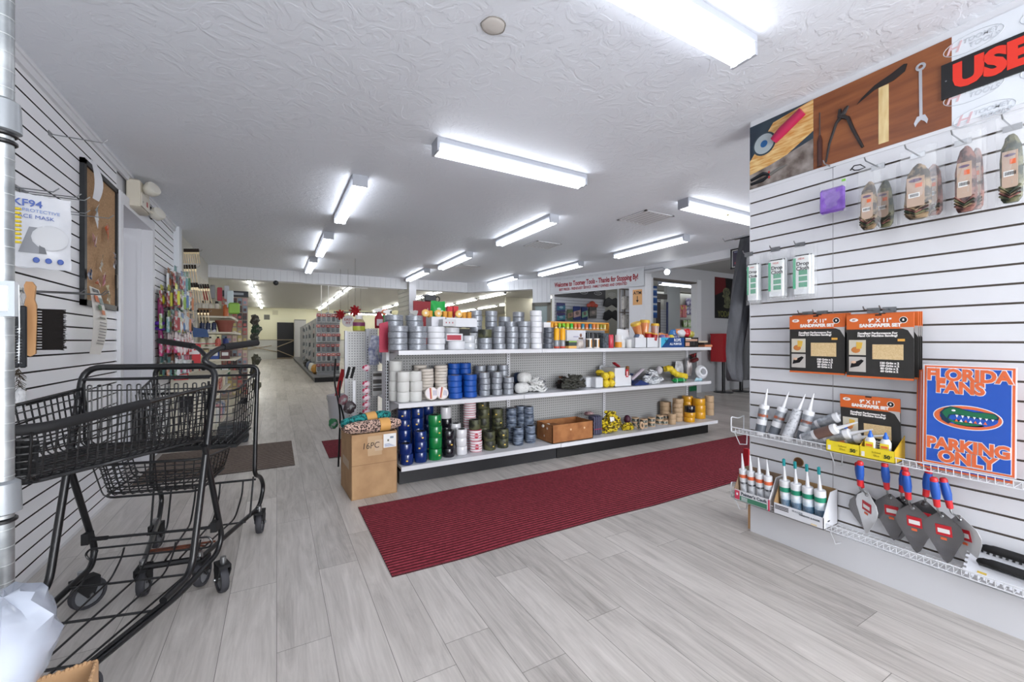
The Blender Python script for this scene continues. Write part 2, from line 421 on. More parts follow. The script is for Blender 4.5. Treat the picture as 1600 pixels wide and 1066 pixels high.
# pier with the sign (part of the banner wall) between u 983 and 1020
pp = []
def onseg(u, p, q):
    d = ray(u); # solve p + k(q-p) parallel to ray
    k = (p[1] * d[0] - p[0] * d[1]) / ((q[0] - p[0]) * d[1] - (q[1] - p[1]) * d[0])
    return (p[0] + (q[0] - p[0]) * k, p[1] + (q[1] - p[1]) * k)
s0 = onseg(983, HP[4], HP[5]); s1 = HP[5]
dd = Vector((s1[0] - s0[0], s1[1] - s0[1], 0)).normalized(); nn = Vector((-dd.y, dd.x, 0))
w.add([(s0[0], s0[1], 0), (s1[0], s1[1], 0), (s1[0] + .16, s1[1] + .0, 0), (s0[0] + .16, s0[1] + .02, 0)] + [(s0[0], s0[1], CEIL + .3), (s1[0], s1[1], CEIL + .3), (s1[0] + .16, s1[1], CEIL + .3), (s0[0] + .16, s0[1] + .02, CEIL + .3)],
      [(0, 1, 2, 3), (4, 7, 6, 5), (0, 4, 5, 1), (1, 5, 6, 2), (2, 6, 7, 3), (3, 7, 4, 0)], M_TRIM)
w.add([(HP[4][0], HP[4][1], ZH - .14), (s1[0], s1[1], ZH - .14), (s1[0], s1[1], CEIL), (HP[4][0], HP[4][1], CEIL)], [(0, 1, 2, 3)], M_TRIM)   # board behind the banner
w.add([(HP[4][0], HP[4][1], 0), (s1[0], s1[1], 0), (s1[0], s1[1], 1.0), (HP[4][0], HP[4][1], 1.0)], [(0, 1, 2, 3)], M_TRIM)                # counter front
struct(w.build('wall_counter'))
w = MB(); WY = 5.95; M_SIDE = mat('#c3c4c8', .55)
xl = onY(1020, 533, WY).x; xr = onY(1089, 533, WY).x; zt = 2.42
w.box(5.8, xl - .05, WY, WY + .12, 0, 2.7, M_SIDE); w.box(xl - .05, xr, WY, WY + .12, zt, 2.7, M_SIDE); w.box(xr, 13, WY, WY + .12, 0, 2.7, M_SIDE); struct(w.build('wall_side'))
t = MB(); t.box(xr - .012, xr + .12, WY - .02, WY + .14, 0, zt + .05, M_TRIM); t.box(xl - .05, xr, WY - .004, WY + .14, zt - .03, zt + .0, mat('#6a625c', .6)); t.box(xl - .06, xl, WY - .01, WY + .14, 0, zt, M_TRIM); struct(t.build('door_3'))
t = MB(); t.box(xr + .14, 13, WY - .02, WY, 0, .02, M_SIDE); struct(t.build('baseboard_side'))
w = MB(); w.box(9.0, 16, 9.2, 9.3, 0, 2.7, mat('#a9a79f', .6)); w.box(8.6, 16, 12, 12.1, 0, 3.2, mat('#b5b3ab', .6)); w.box(12.9, 13, -3, 6, 0, 2.7, M_SIDE); struct(w.build('wall_storeroom'))
# merchandise slatwall inside the counter room
w = MB(); w.box(6.25, 7.95, 8.82, 8.94, 0, 2.7, M_WALL)
slatwall(w, (6.25, 8.8), (7.95, 8.8), .02, 2.28, [2.2 - k * .0762 for k in range(28)], mat('#c6c7cc', .5), mat('#77777c', .8), (0, -1)); w.box(6.25, 7.95, 8.8, 8.94, 0, .02, M_WALL)
struct(w.build('wall_merchandise'))
w = MB(); w.box(6.25, 7.95, 8.78, 8.82, 2.28, 2.6, mat('#4b4a4c', .6)); struct(w.build('trim_6'))
# far end of the rear room
YW = 30.0
w = MB(); w.box(-3.1, 15, YW, YW + .2, 1.2, 3.2, mat('#ece9cc', .6)); w.box(-3.1, 15, YW - .01, YW + .2, 0, 1.2, mat('#cfd0cc', .6)); w.box(-3.1, 15, YW - .03, YW, 1.19, 1.22, mat('#9b8f78', .6)); struct(w.build('wall_rear'))
w = MB(); w.box(-3.2, -3.1, 8.9, YW, 0, 3.2, mat('#cfcdbe', .6)); w.box(-4, LX - .2, 8.76, 8.96, 0, 3.2, M_WALL); struct(w.build('wall_rear_left'))
w = MB(); w.box(15, 15.1, 8.9, YW, 0, 3.2, mat('#bdb9a9', .6)); w.box(9.4, 13.2, 17.2, 17.3, 0, 3.2, mat('#bdb9a9', .6)); struct(w.build('wall_rear_right'))
# front wall behind the camera, with shop windows
w = MB(); w.box(-1.3, .0, -3.1, -3, 0, CEIL, M_WALL); w.box(5.3, 5.8, -3.1, -3, 0, CEIL, M_WALL); w.box(0, 5.3, -3.1, -3, 0, .35, M_WALL); w.box(0, 5.3, -3.1, -3, 2.25, CEIL, M_WALL); w.box(2.5, 2.65, -3.1, -3, .35, 2.25, M_TRIM); struct(w.build('wall_front'))
t = MB(); gl = mat('#ffffff', .02, trans=1, key='pane'); t.box(0, 2.5, -3.06, -3.05, .35, 2.25, gl); t.box(2.65, 5.3, -3.06, -3.05, .35, 2.25, gl); struct(t.build('window_1'))
w = MB(); w.box(5.8, 13, -3.1, -3, 0, 2.7, M_SIDE); struct(w.build('wall_side_front'))

# ================= light =================
TUBE = mat('#f6f9ff', .4, emit=5.5, key='tube')
TUBE_R = mat('#fffef8', .4, emit=16.0, key='tube_rear')
HOUS = mat('#a9adb6', .45)
def make_fixture(L, tube=TUBE):
    r = thing('ceiling_light', 'x', 'ceiling light')
    h = MB(); h.prism([(-.058, 0), (-.058, -.028), (-.03, -.052), (.03, -.052), (.058, -.028), (.058, 0)], 0, L, HOUS)
    for y0, y1 in ((-.004, .012), (L - .012, L + .004)): h.box(-.056, .056, y0, y1, -.085, 0, HOUS)
    h.build('housing', r)
    for x in (-.032, .032):
        b = MB(); b.cyl((x, .014, -.072), (x, L - .014, -.072), .0165, tube, 10); b.build('tube', r)
    return r
fx = make_fixture(1.22); remember(fx)
FR = [((.57, 1.09), 1, 'white twin tube ceiling light nearest the camera, cut off by the top edge'),
      ((.90, 2.61), 1, 'white twin tube ceiling light hung crosswise above the near end of the red rug'),
      ((.575, 3.45), 0, 'first lengthwise twin tube ceiling light in the row above the left aisle'),
      ((.545, 5.43), 0, 'second lengthwise twin tube ceiling light in the row above the left aisle'),
      ((.50, 7.16), 0, 'third and last lengthwise ceiling light above the left aisle, by the board header'),
      ((2.50, 3.53), 0, 'nearest lengthwise ceiling light in the row above the middle of the tape shelves'),
      ((2.46, 5.61), 0, 'second lengthwise ceiling light in the row above the middle of the tape shelves'),
      ((2.36, 7.28), 0, 'lengthwise ceiling light just in front of the slatted white column'),
      ((3.26, 2.56), 1, 'crosswise ceiling light with a round clip, partly hidden by the right slat wall'),
      ((4.38, 3.39), 0, 'nearest lengthwise ceiling light in the row leading to the welcome banner'),
      ((4.34, 5.37), 0, 'second lengthwise ceiling light in the row leading to the welcome banner'),
      ((4.10, 7.08), 0, 'farthest lengthwise ceiling light before the angled board header')]
for i, ((x, y), cross, lab) in enumerate(FR):
    o = fx if i == 0 else dup(fx, (0, 0, 0)); o['label'] = lab; o['group'] = 'ceiling lights of the front room'
    if cross: o.location = (x, y, CEIL); o.rotation_euler = (0, 0, -pi / 2)
    else: o.location = (x, y, CEIL); o.rotation_euler = (0, 0, 0)
cl = MB(); cl.lathe([(.009, 0), (.012, .003), (.012, .03), (.009, .034)], mat('#cfc7a8', .5), 12, Matrix.Translation((0, 0, 0)) @ Matrix.Rotation(pi / 2, 4, 'Y')); 
tag(cl.build('light_clip', loc=(3.83, 2.51, CEIL - .072)), 'round beige clip on the tube of the half hidden crosswise light', 'clip')
fr = make_fixture(2.44, TUBE_R); remember(fr)
first = True
for ri, X in enumerate((-.8, 2.4, 5.8, 8.4, 11.0)):
    for k in range(7):
        Y = 9.65 + k * 2.9
        if X > 8 and k < 2: continue
        if X == 5.8 and k == 0: continue
        o = fr if first else dup(fr, (0, 0, 0)); first = False
        o.location = (X, Y, 3.2); o['group'] = 'strip lights of the rear room'
        o['label'] = '%s eight foot strip light from the header, %s row from the left, rear room' % (ORD[k], ORD[ri])
sd = make_fixture(1.22, TUBE); sd.location = (7.2, 6.9, 2.7); sd['label'] = 'strip light on the ceiling of the room behind the doorway'; remember(sd)
o = dup(sd, (LX - .65, 4.0, 2.44), 0, 'strip light added to brighten the passage behind the left door')  # unseen lamp, added to brighten the dark passage above the door
o = dup(sd, (8.3, 7.2, 2.62), -pi / 2, 'bright strip light seen through the top of the side doorway')
o = dup(sd, (8.4, 3.6, 2.7), 0, 'strip light over the open side room, hidden behind the beam')
o = dup(sd, (6.0, 7.6, 2.7), 0, 'strip light above the counter area behind the banner')
# spot lamp under the beam
s = thing('spot_lamp', 'small white round lamp fixed under the beam end beside the doorway', 'lamp', loc=onX(1043, 424, 5.60))
b = MB(); b.tube([(0, 0, .0), (-.0, .1, .08), (0, .5, .09)], .008, HOUS); b.build('arm', s)
b = MB(); b.cyl((0.03, 0, 0), (-.05, -.03, -.02), .05, HOUS, 14); b.build('shade', s)
b = MB(); b.ball((-.04, -.03, -.02), .045, .045, .045, mat('#ffffff', .4, emit=12, key='spotbulb')); b.build('bulb', s)
# daylight through the shop windows behind the camera
wd = bpy.data.worlds.new('world'); SC.world = wd; wd.use_nodes = True
bg = wd.node_tree.nodes['Background']; bg.inputs[0].default_value = (.90, .95, 1, 1); bg.inputs[1].default_value = 1.6
for (x, w_) in ((1.25, 2.4), (3.97, 2.5)):
    ld = bpy.data.lights.new('window_light', 'AREA'); ld.shape = 'RECTANGLE'; ld.size = w_; ld.size_y = 1.8; ld.energy = 120; ld.color = (.95, .97, 1)
    lo = bpy.data.objects.new('window_daylight', ld); COL.objects.link(lo); lo.location = (x, -2.9, 1.3); lo.rotation_euler = (-pi / 2, 0, pi)
    lo.rotation_euler = (pi / 2, 0, 0); lo.visible_camera = True
# camera
cd = bpy.data.cameras.new('camera'); cd.sensor_width = 36; cd.lens = F / 1600 * 36; cd.clip_start = .02; cd.clip_end = 100
cam = bpy.data.objects.new('camera', cd); COL.objects.link(cam); cam.location = (0, 0, EYE); cam.rotation_euler = (pi / 2, 0, -YAW); SC.camera = cam
SC.view_settings.view_transform = 'Standard'; SC.view_settings.look = 'None'; SC.view_settings.gamma = 1; SC.view_settings.use_curve_mapping = False
SC.view_settings.exposure = 0.78
SC.cycles.max_bounces = 7; SC.cycles.transparent_max_bounces = 12; SC.cycles.caustics_reflective = False; SC.cycles.caustics_refractive = False
# ================= shopping carts =================
CB = mat('#0a0b0e', .38, coat=.12)
CG = mat('#111113', .75)
RUBBER = mat('#35353a', .7)
HUBM = mat('#7e8084', .45)
RUST = noisy('#2a1a16', '#6b3620', 40, .7)
def wire(mb, pts, r=.0027, n=5, m=None, closed=False): mb.tube(pts, r, m or CB, n, closed)
def caster(parent, x, y, rz=0, nm='caster'):
    c = MB(); c.cyl((0, 0, .125), (0, 0, .165), .012, STEEL, 10)
    c.prism([(-.035, .06), (-.012, .05), (.03, .11), (.03, .132), (-.03, .132), (-.05, .10)], -.024, -.019, CG)
    c.prism([(-.035, .06), (-.012, .05), (.03, .11), (.03, .132), (-.03, .132), (-.05, .10)], .019, .024, CG)
    c.box(-.05, .03, -.024, .024, .122, .134, CG)
    c.box(-.055, -.03, -.022, .022, .09, .128, CG)
    c.cyl((-.022, -.03, .062), (-.022, .03, .062), .007, STEEL, 8)
    o = c.build(nm, parent, (x, y, 0), rz)
    w = MB(); mt = Matrix.Translation((-.022, 0, .062)) @ Matrix.Rotation(pi / 2, 4, 'X')
    w.lathe([(.048, -.015), (.058, -.015), (.062, -.008), (.062, .008), (.058, .015), (.048, .015)], RUBBER, 24, mt, closed=True)
    w.lathe([(.012, -.009), (.048, -.007), (.048, .007), (.012, .009)], HUBM, 18, mt, closed=True)
    w.build('wheel', o)
def basket(parent, name, w0, w1, y0, y1, zt0, zt1, zb0, zb1, pitch=.034, rim=.006, gate=True, frame=None):
    """open wire basket: half width w0 at the back (y0) to w1 at the front (y1)"""
    b = MB()
    def hw(y): return w0 + (w1 - w0) * (y - y0) / (y1 - y0)
    def zt(y): return zt0 + (zt1 - zt0) * (y - y0) / (y1 - y0)
    def zb(y): return zb0 + (zb1 - zb0) * (y - y0) / (y1 - y0)
    ins = .025
    top = fillet([(-w0, y0, zt0), (-w1, y1, zt1), (w1, y1, zt1), (w0, y0, zt0)], .06); b.tube(top, rim, CB, 7)
    bot = fillet([(-w0 + ins, y0, zb0), (-w1 + ins, y1 - ins, zb1), (w1 - ins, y1 - ins, zb1), (w0 - ins, y0, zb0)], .04); b.tube(bot, rim * .8, CB, 6)
    n = int((y1 - y0) / pitch)
    for i in range(n + 1):
        y = y0 + (y1 - y0) * i / n; yb = y - ins * i / n
        x = hw(y); xb = x - ins
        wire(b, fillet([(-x, y, zt(y)), (-xb, yb, zb(y)), (xb, yb, zb(y)), (x, y, zt(y))], .03, 3))
    for k in range(1, 7):
        q = k / 7
        pts = [(-(w0 - ins * q), y0, zt0 + (zb0 - zt0) * q), (-(w1 - ins * q), y1 - ins * q, zt1 + (zb1 - zt1) * q), (w1 - ins * q, y1 - ins * q, zt1 + (zb1 - zt1) * q), (w0 - ins * q, y0, zt0 + (zb0 - zt0) * q)]
        wire(b, fillet(pts, .05))
    m = max(2, int(2 * w1 / pitch))
    for i in range(m + 1):
        x = -w1 + ins + (2 * w1 - 2 * ins) * i / m; xr = (x / max(w1 - ins, .01)) * (w0 - ins)
        wire(b, fillet([(x * w1 / max(w1 - ins, .01), y1, zt1), (x, y1 - ins, zb1), (xr, y0, zb0)], .03, 3))
    return b.build(name, parent)
def horn(parent, pts, gi):
    """bare tube followed by a rubber grip from point gi on"""
    p = fillet(pts, .06, 6); k = gi
    h = MB(); h.tube(p, .0115, CB, 10); o = h.build('handle', parent)
    g = MB(); a = Vector(pts[-2]); e = Vector(pts[-1]); a = a + (e - a) * .12; e = e + (e - a).normalized() * .012
    g.cyl(a, e, .0165, CG, 12); g.build('grip', o)
# ---- near cart. Its own left (+x) is on the left of the picture ----
A = thing('shopping_cart', 'black wire shopping cart in front with long upper basket and low rack', 'shopping cart', (-.464, 2.315, 0), radians(165), 'black shopping carts')
f = MB(); pts = [(.215, .37, .205), (.228, .20, .205), (.232, .145, .45), (.238, .0, .99), (.235, -.0, 1.02), (-.235, 0, 1.02), (-.238, 0, .99), (-.232, .145, .45), (-.228, .20, .205), (-.215, .37, .205)]
f.tube(fillet([pts[0], (.228, .2, .205), (.24, -.0, 1.02), (-.24, 0, 1.02), (-.228, .2, .205), pts[-1]], .065, 6), .0125, CB, 12); f.build('frame', A)
for s in (1, -1):
    l = MB(); l.tube(fillet([(s * .236, .105, .69), (s * .238, -.06, .24), (s * .232, -.03, .175), (s * .21, .24, .155), (s * .10, .72, .145), (s * .07, .86, .145)], .06, 5), .0115, CB, 10)
    l.tube(fillet([(s * .20, .30, .175), (s * .085, .78, .16)], .05), .006, CB, 6); l.build('leg', A)
r = MB()
def rw(y): return .225 - .20 * max(0, y - .1)
for y in (.12, .36, .60, .80): r.tube([(-rw(y), y, .168), (rw(y), y, .168)], .0045, CB, 6)
for k in range(5):
    q = -1 + k * .5; x0 = q * .185; x1 = q * .08
    wire(r, fillet([(x0, .015, .262), (x0, .035, .225), (x0, .10, .172), (x1, .84, .165)], .03, 3), .0038, 6)
r.tube(fillet([(0, .01, .268), (.215, .01, .268), (.23, .01, .245), (.215, .01, .222), (-.215, .01, .222), (-.23, .01, .245), (-.215, .01, .268), (0, .01, .268)], .03, 5), .0042, CB, 6)
r.build('bottom_rack', A)
c = MB(); c.tube([(-.232, -.01, .30), (.232, -.01, .30)], .006, CB, 8); c.cyl((.222, -.01, .30), (.165, -.01, .30), .009, CG, 8)
for s in (1, -1): c.box(s * .232 - .012, s * .232 + .012, -.025, .012, .285, .33, CG)
c.build('crossbar', A)
u = basket(A, 'upper_basket', .233, .14, .012, .80, .935, .90, .70, .765)
bu = MB(); bu.tube(fillet([(-.19, .42, .918), (-.148, .80, .905), (.148, .80, .905), (.17, .62, .91)], .07, 6), .0145, CG, 12); bu.tube(fillet([(-.19, .42, .918), (-.236, .01, .935)], .03), .0075, CB, 8); bu.build('bumper', u)
pn = MB(); pn.box(-.125, .125, .758, .766, .785, .872, CG)
for k in range(7): pn.box(-.125, .125, .766, .772, .787 + k * .0135, .790 + k * .0135, CG)
for k in range(12): pn.box(-.12 + k * .022, -.114 + k * .022, .764, .774, .785, .872, CG)
pn.build('front_panel', A)
g = MB()
g.tube(fillet([(-.222, .03, .955), (-.22, .03, .70), (.22, .03, .70), (.222, .03, .955)], .03), .005, CB, 7, False); g.tube([(-.225, .03, .972), (.225, .03, .972)], .006, CB, 7); g.tube([(-.21, .03, .925), (.21, .03, .925)], .003, CB, 6)
for k in range(13):
    x = -.203 + k * .0338; wire(g, fillet([(x - .007, .03, .70), (x - .007, .03, .948), (x + .007, .03, .948), (x + .007, .03, .70)], .009, 4))
g.tube([(-.2, .03, .705), (.2, .03, .705)], .004, CB, 6); g.build('rear_gate', A)
basket(A, 'lower_basket', .205, .20, -.24, .02, .60, .615, .50, .47)
horn(A, [(-.235, .0, 1.015), (-.20, .035, 1.045), (-.212, -.09, 1.098), (-.30, -.30, 1.12)], 0)
for x, y, a in ((.262, -.02, -35), (-.262, -.01, 35), (.10, .60, 20), (-.10, .60, -10)): caster(A, x, y, radians(90 + a))
st = MB(); st.cyl((.118, .80, .845), (.118, .81, .845), .004, STEEL, 8); st.build('rivet', A)
# ---- cart behind it ----
B = thing('shopping_cart', 'black wire shopping cart parked behind, with short deep basket', 'shopping cart', (-.333, 2.862, 0), radians(171), 'black shopping carts')
for s in (1, -1):
    l = MB(); l.tube(fillet([(s * .238, .0, .93), (s * .236, .06, .37), (s * .245, -.05, .33), (s * .25, -.115, .25), (s * .24, -.05, .15), (s * .105, .50, .135)], .06, 6), .0115, CB, 10); l.build('leg', B)
    l = MB(); l.tube([(s * .228, .045, .36), (s * .222, .10, .15)], .005, CB, 7); l.build('strut', B)
f = MB(); f.tube(fillet([(.238, .0, .90), (.24, 0, .985), (-.24, 0, .985), (-.238, 0, .90)], .065, 6), .0115, CB, 12); f.build('frame', B)
for pa_, pb_, rr_ in (((-.235, .005, .935), (.235, .005, .935), .006), ((-.235, .02, .335), (.235, .02, .335), .006), ((-.215, .16, .15), (.215, .16, .15), .005), ((-.11, .495, .136), (.11, .495, .136), .014)): f = MB(); f.tube([pa_, pb_], rr_, CB, 8); f.build('crossbar', B)
lp = MB(); lp.tube(fillet([(-.10, .42, .16), (-.10, .47, .185), (.10, .47, .185), (.10, .42, .16)], .03), .005, RUST, 7); lp.tube([(-.13, .36, .15), (.13, .36, .15)], .005, RUST, 7); lp.build('stop_bar', B)
r = MB()
for q in (-.8, -.27, .27, .8): wire(r, fillet([(q * .21, .0, .335), (q * .21, .02, .26), (q * .19, .10, .155), (q * .10, .48, .145)], .04, 3), .0045, 6)
r.build('bottom_rack', B)
u = basket(B, 'upper_basket', .232, .205, .01, .30, .945, .875, .63, .60)
q = MB()
for s in (1, -1): q.tube(fillet([(s * .21, .015, .95), (s * .215, -.0, .99), (s * .16, .0, .985), (s * .155, .02, .95)], .02), .006, CG, 7)
q.box(.17, .215, .28, .31, .62, .84, CG); q.box(-.02, .03, .30, .315, .78, .86, CG); q.build('hinge', B)
bb = MB(); bb.box(-.20, .20, .01, .285, .585, .60, CG); bb.build('basket_tray', B)
horn(B, [(.02, .01, .975), (-.02, .08, 1.035), (.05, .0, 1.098), (.284, -.19, 1.13)], 0)
for x, y, a in ((.245, -.02, 0), (-.245, -.02, 0), (.105, .49, 5), (-.105, .49, -8)): caster(B, x, y, radians(90 + a))
# ================= tape shelving =================
GX0, GX1, GYF, GYB = .84, 4.74, 3.66, 3.70
PEGM = None
def pegboard(c1='#a3a3a2', c2='#3a3a3c', key='peg', pitch=.0254, r=.0048):
    m = bpy.data.materials.new('pegboard'); m.use_nodes = True; b = m.node_tree.nodes['Principled BSDF']; b.inputs['Roughness'].default_value = .6
    tc = nd(m, 'ShaderNodeTexCoord'); sp = nd(m, 'ShaderNodeSeparateXYZ'); lk(m, tc.outputs['Object'], sp.inputs[0])
    def ax(o):
        a = nd(m, 'ShaderNodeMath', operation='DIVIDE'); lk(m, sp.outputs[o], a.inputs[0]); a.inputs[1].default_value = pitch
        c = nd(m, 'ShaderNodeMath', operation='FRACT'); lk(m, a.outputs[0], c.inputs[0])
        d = nd(m, 'ShaderNodeMath', operation='SUBTRACT'); lk(m, c.outputs[0], d.inputs[0]); d.inputs[1].default_value = .5
        return d.outputs[0]
    cb_ = nd(m, 'ShaderNodeCombineXYZ'); lk(m, ax('X'), cb_.inputs[0]); lk(m, ax('Z'), cb_.inputs[1])
    ln = nd(m, 'ShaderNodeVectorMath', operation='LENGTH'); lk(m, cb_.outputs[0], ln.inputs[0])
    g = nd(m, 'ShaderNodeMath', operation='LESS_THAN'); lk(m, ln.outputs['Value'], g.inputs[0]); g.inputs[1].default_value = r / pitch
    mx = nd(m, 'ShaderNodeMix', data_type='RGBA'); lk(m, g.outputs[0], mx.inputs['Factor']); mx.inputs[6].default_value = lin(c1); mx.inputs[7].default_value = lin(c2)
    lk(m, mx.outputs[2], b.inputs['Base Color']); return m
PEG = pegboard(); PEGW = pegboard('#dcdcda', '#77777a')
SH = mat('#d9dade', .4)
G = thing('shelf_unit', 'long white pegboard shelf unit stacked with tape rolls and ropes, black base', 'shelf unit', (0, 0, 0))
b = MB(); b.box(GX0, GX1, GYF, GYB, .12, 1.03, PEG); b.build('back_panel', G)
b = MB(); b.box(GX0, 2.35, 3.285, 4.05, 0, .105, mat('#17171b', .45)); b.box(2.35, 4.63, 3.275, 4.05, 0, .105, mat('#0b0b0c', .4)); b.build('kick_plate', G)
def shelf(z, y0, y1, seams):
    b = MB(); xs = [GX0] + seams + [GX1]
    for i in range(len(xs) - 1):
        k = .006 if i % 2 else 0
        b.box(xs[i] + .001, xs[i + 1] - .001, y0 - k, y1, z - .022, z, SH); b.box(xs[i] + .001, xs[i + 1] - .001, y0 - .012 - k, y0 - k, z - .034, z + .002, SH)
    b.build('shelf', G)
Z1, Z2, Z3 = .15, .628, 1.052
shelf(Z1, 3.235, GYF, [2.36]); shelf(Z2, 3.32, GYF, [2.0, 3.3]); shelf(Z3, 3.32, 4.02, [2.2, 3.45]); 
for z in (Z1, Z2):
    b = MB(); b.box(GX0, GX1, GYB, 4.02, z - .02, z, SH); b.build('shelf', G)
for x in (GX0 + .0, 2.02, 3.28, GX1 - .02):
    u = MB(); u.box(x - .016, x + .016, GYF - .018, GYF, .12, 1.03, SH)
    for k in range(34): u.box(x - .0035, x + .0035, GYF - .0195, GYF - .017, .15 + k * .0254, .164 + k * .0254, mat('#26272a', .8))
    u.build('upright', G)
for z in (Z2, Z3):
    for x in (GX0 + .003, GX1 - .003):
        u = MB(); u.add([(x - .002, GYF, z - .11), (x - .002, 3.34, z - .03), (x - .002, 3.34, z - .02), (x - .002, GYF, z - .01), (x + .002, GYF, z - .11), (x + .002, 3.34, z - .03), (x + .002, 3.34, z - .02), (x + .002, GYF, z - .01)],
                      [(0, 1, 2, 3), (7, 6, 5, 4), (0, 4, 5, 1), (1, 5, 6, 2), (2, 6, 7, 3), (3, 7, 4, 0)], SH); u.build('bracket', G)
# slotted end post with its white side
u = MB(); u.box(GX0 - .03, GX0 - .004, 3.60, 3.76, 0, 1.05, SH)
for k in range(36): u.box(GX0 - .0315, GX0 - .0295, 3.615, 3.625, .06 + k * .0254, .075 + k * .0254, mat('#1a1a1c', .8)); u.box(GX0 - .024, GX0 - .014, 3.598, 3.6, .06 + k * .0254, .075 + k * .0254, mat('#1a1a1c', .8))
u.build('end_post', G)

# ---- rolls of tape: one of each kind, then copies ----
DUCT = noisy('#83878e', '#a2a6ad', 60, .38, .25, stretch=(1, 1, 3)); CORE = mat('#8d7a63', .8); COREK = mat('#141416', .7); COREW = mat('#d5d2ca', .7)
CAMO = noisy('#23261c', '#54563a', 24, .5, lo=.42, hi=.56, detail=2)
def stopmat():
    return striped(['#e9e4e6', '#c2405c', '#e9e4e6', '#e9e4e6'], 'Z', .022, .5, warp=.12)
DENIM = noisy('#1b2940', '#8390a2', 14, .45, lo=.35, hi=.62, stretch=(1, 1, 5), detail=3)
KINDS = dict(
    duct=(DUCT, CORE, 'silver duct tape roll'), white=(mat('#dfe0e4', .4), COREW, 'white tape roll'), cream=(mat('#d8cfc4', .7), COREW, 'cream masking tape roll'),
    wide=(mat('#d6d6d2', .55), COREW, 'wide white tape roll'), blue=(mat('#1250a8', .5), CORE, 'bright blue painters tape roll'), navy=(mat('#0c2a6b', .22, coat=.5), COREK, 'navy blue vinyl tape roll'),
    green=(mat('#0b7a3c', .25, coat=.4), COREK, 'green vinyl tape roll'), black=(mat('#14131c', .25, coat=.4), COREK, 'black vinyl tape roll'), gloss=(mat('#e3e3e6', .25, coat=.4), COREK, 'glossy white vinyl tape roll'),
    stop=(stopmat(), COREK, 'red lettered white tape roll'), camo=(CAMO, COREK, 'dark camouflage tape roll'), denim=(DENIM, COREK, 'blue tie-dye pattern tape roll'),
    grey=(noisy('#44474f', '#6a6e77', 50, .4, .2, stretch=(1, 1, 3)), CORE, 'dark grey tape roll'), clear=(mat('#cfd2d6', .15, coat=.6), CORE, 'clear packing tape roll'),
    tan=(mat('#c3a684', .65), CORE, 'tan masking tape roll'), yellow=(mat('#e0a21c', .35, coat=.3), CORE, 'yellow tape roll'), amber=(mat('#cfae8c', .65), CORE, 'beige masking tape roll'))
_roll = {}
def roll(kind, r, h):
    k = (kind, r, h)
    if k in _roll: return _roll[k].copy()
    m, c, _ = KINDS[kind]; mb = MB(); ri = r * .56
    mb.lathe([(ri + .004, .001), (r - .0035, .0008), (r, h * .09), (r, h * .91), (r - .0035, h - .0008), (ri + .004, h - .001)], m, 28, closed=False)
    mb.f = mb.f[:-2]; mb.m = mb.m[:-2]; mb.sm = mb.sm[:-2]
    mb.lathe([(ri + .004, h - .001), (ri, h - .0005), (ri - .0015, h - .001), (ri - .0015, .001), (ri, .0005), (ri + .004, .001)], c, 28)
    mb.f = mb.f[:-2]; mb.m = mb.m[:-2]; mb.sm = mb.sm[:-2]
    o = mb.build('tape_roll'); _roll[k] = o; return o
LEVEL = ['bottom', 'second up', 'third up', 'fourth up', 'fifth up', 'sixth up', 'seventh up', 'eighth up', 'ninth up', 'tenth up']
def stack(kind, u, Y, z, n, r, h, where, group=None, tag_every=None, x=None):
    x = onY(u, 533, Y).x if x is None else x; made = []
    for i in range(n):
        first = (kind, r, h) not in _roll
        o = roll(kind, r, h)
        if not first: COL.objects.link(o)
        o.location = (x + R.uniform(-.0045, .0045), Y + R.uniform(-.004, .004), z + i * h); o.rotation_euler = (0, 0, R.uniform(0, 6.28))
        made.append(o); lv = '' if n == 1 else (' topmost' if i == n - 1 else ' ' + LEVEL[i])
        tag(o, KINDS[kind][2] + lv + ', ' + where, 'tape', group or KINDS[kind][2] + 's in stacks')
        if (kind in ('navy', 'green', 'black', 'camo')) and (i % 2 == n % 2 or R.random() < .3):
            s = MB(); a = R.uniform(-2.3, -1.0); L = .012 / r
            vs = [((r + .0006) * cos(a + t), (r + .0006) * sin(a + t), zz) for t in (-L / 1.6, L / 1.6) for zz in (h * .35, h * .35 + .011)]
            s.add(vs, [(0, 2, 3, 1)], mat('#e8c45a', .6)); q = s.build('price_sticker', o); q.rotation_euler = (0, 0, -o.rotation_euler[2])
    return made
# --- top shelf
z = Z3 + .002
stack('duct', 622, 3.43, z, 4, .078, .050, 'front stack at the left end of the top shelf')
stack('duct', 652.5, 3.43, z, 4, .078, .050, 'front stack beside the white rolls, top shelf')
stack('duct', 615, 3.63, z, 6, .078, .050, 'rear stack at the left end of the top shelf')
stack('duct', 647, 3.63, z, 6, .075, .050, 'second rear stack from the left, top shelf')
stack('white', 681, 3.45, z, 4, .078, .050, 'front white stack beside the silver rolls, top shelf')
stack('white', 704, 3.62, z, 4, .078, .050, 'rear white stack near the camouflage roll, top shelf')
stack('white', 713, 3.45, z, 1, .078, .075, 'under the red labelled box, top shelf')
stack('clear', 733, 3.43, z, 2, .055, .062, 'front clear stack beside the camouflage roll')
stack('clear', 743, 3.56, z, 3, .055, .05, 'rear clear stack beside the camouflage roll')
for u, Y, n, w_ in ((744, 3.66, 7, 'tall rear stack right of the white boxes'), (768, 3.66, 7, 'second tall rear stack from the white boxes'), (788, 3.66, 6, 'rear stack mid way along the top shelf'), (810, 3.66, 7, 'tall rear stack left of the white tower')):
    stack('duct', u, Y, z, n, .060, .053, w_)
stack('duct', 758, 3.42, z, 2, .059, .053, 'under the camouflage roll, top shelf')
stack('camo', 758, 3.42, z + .106, 1, .063, .075, 'lying on two silver rolls on the top shelf')
stack('duct', 779.5, 3.42, z, 4, .059, .053, 'front stack just right of the camouflage roll, top shelf')
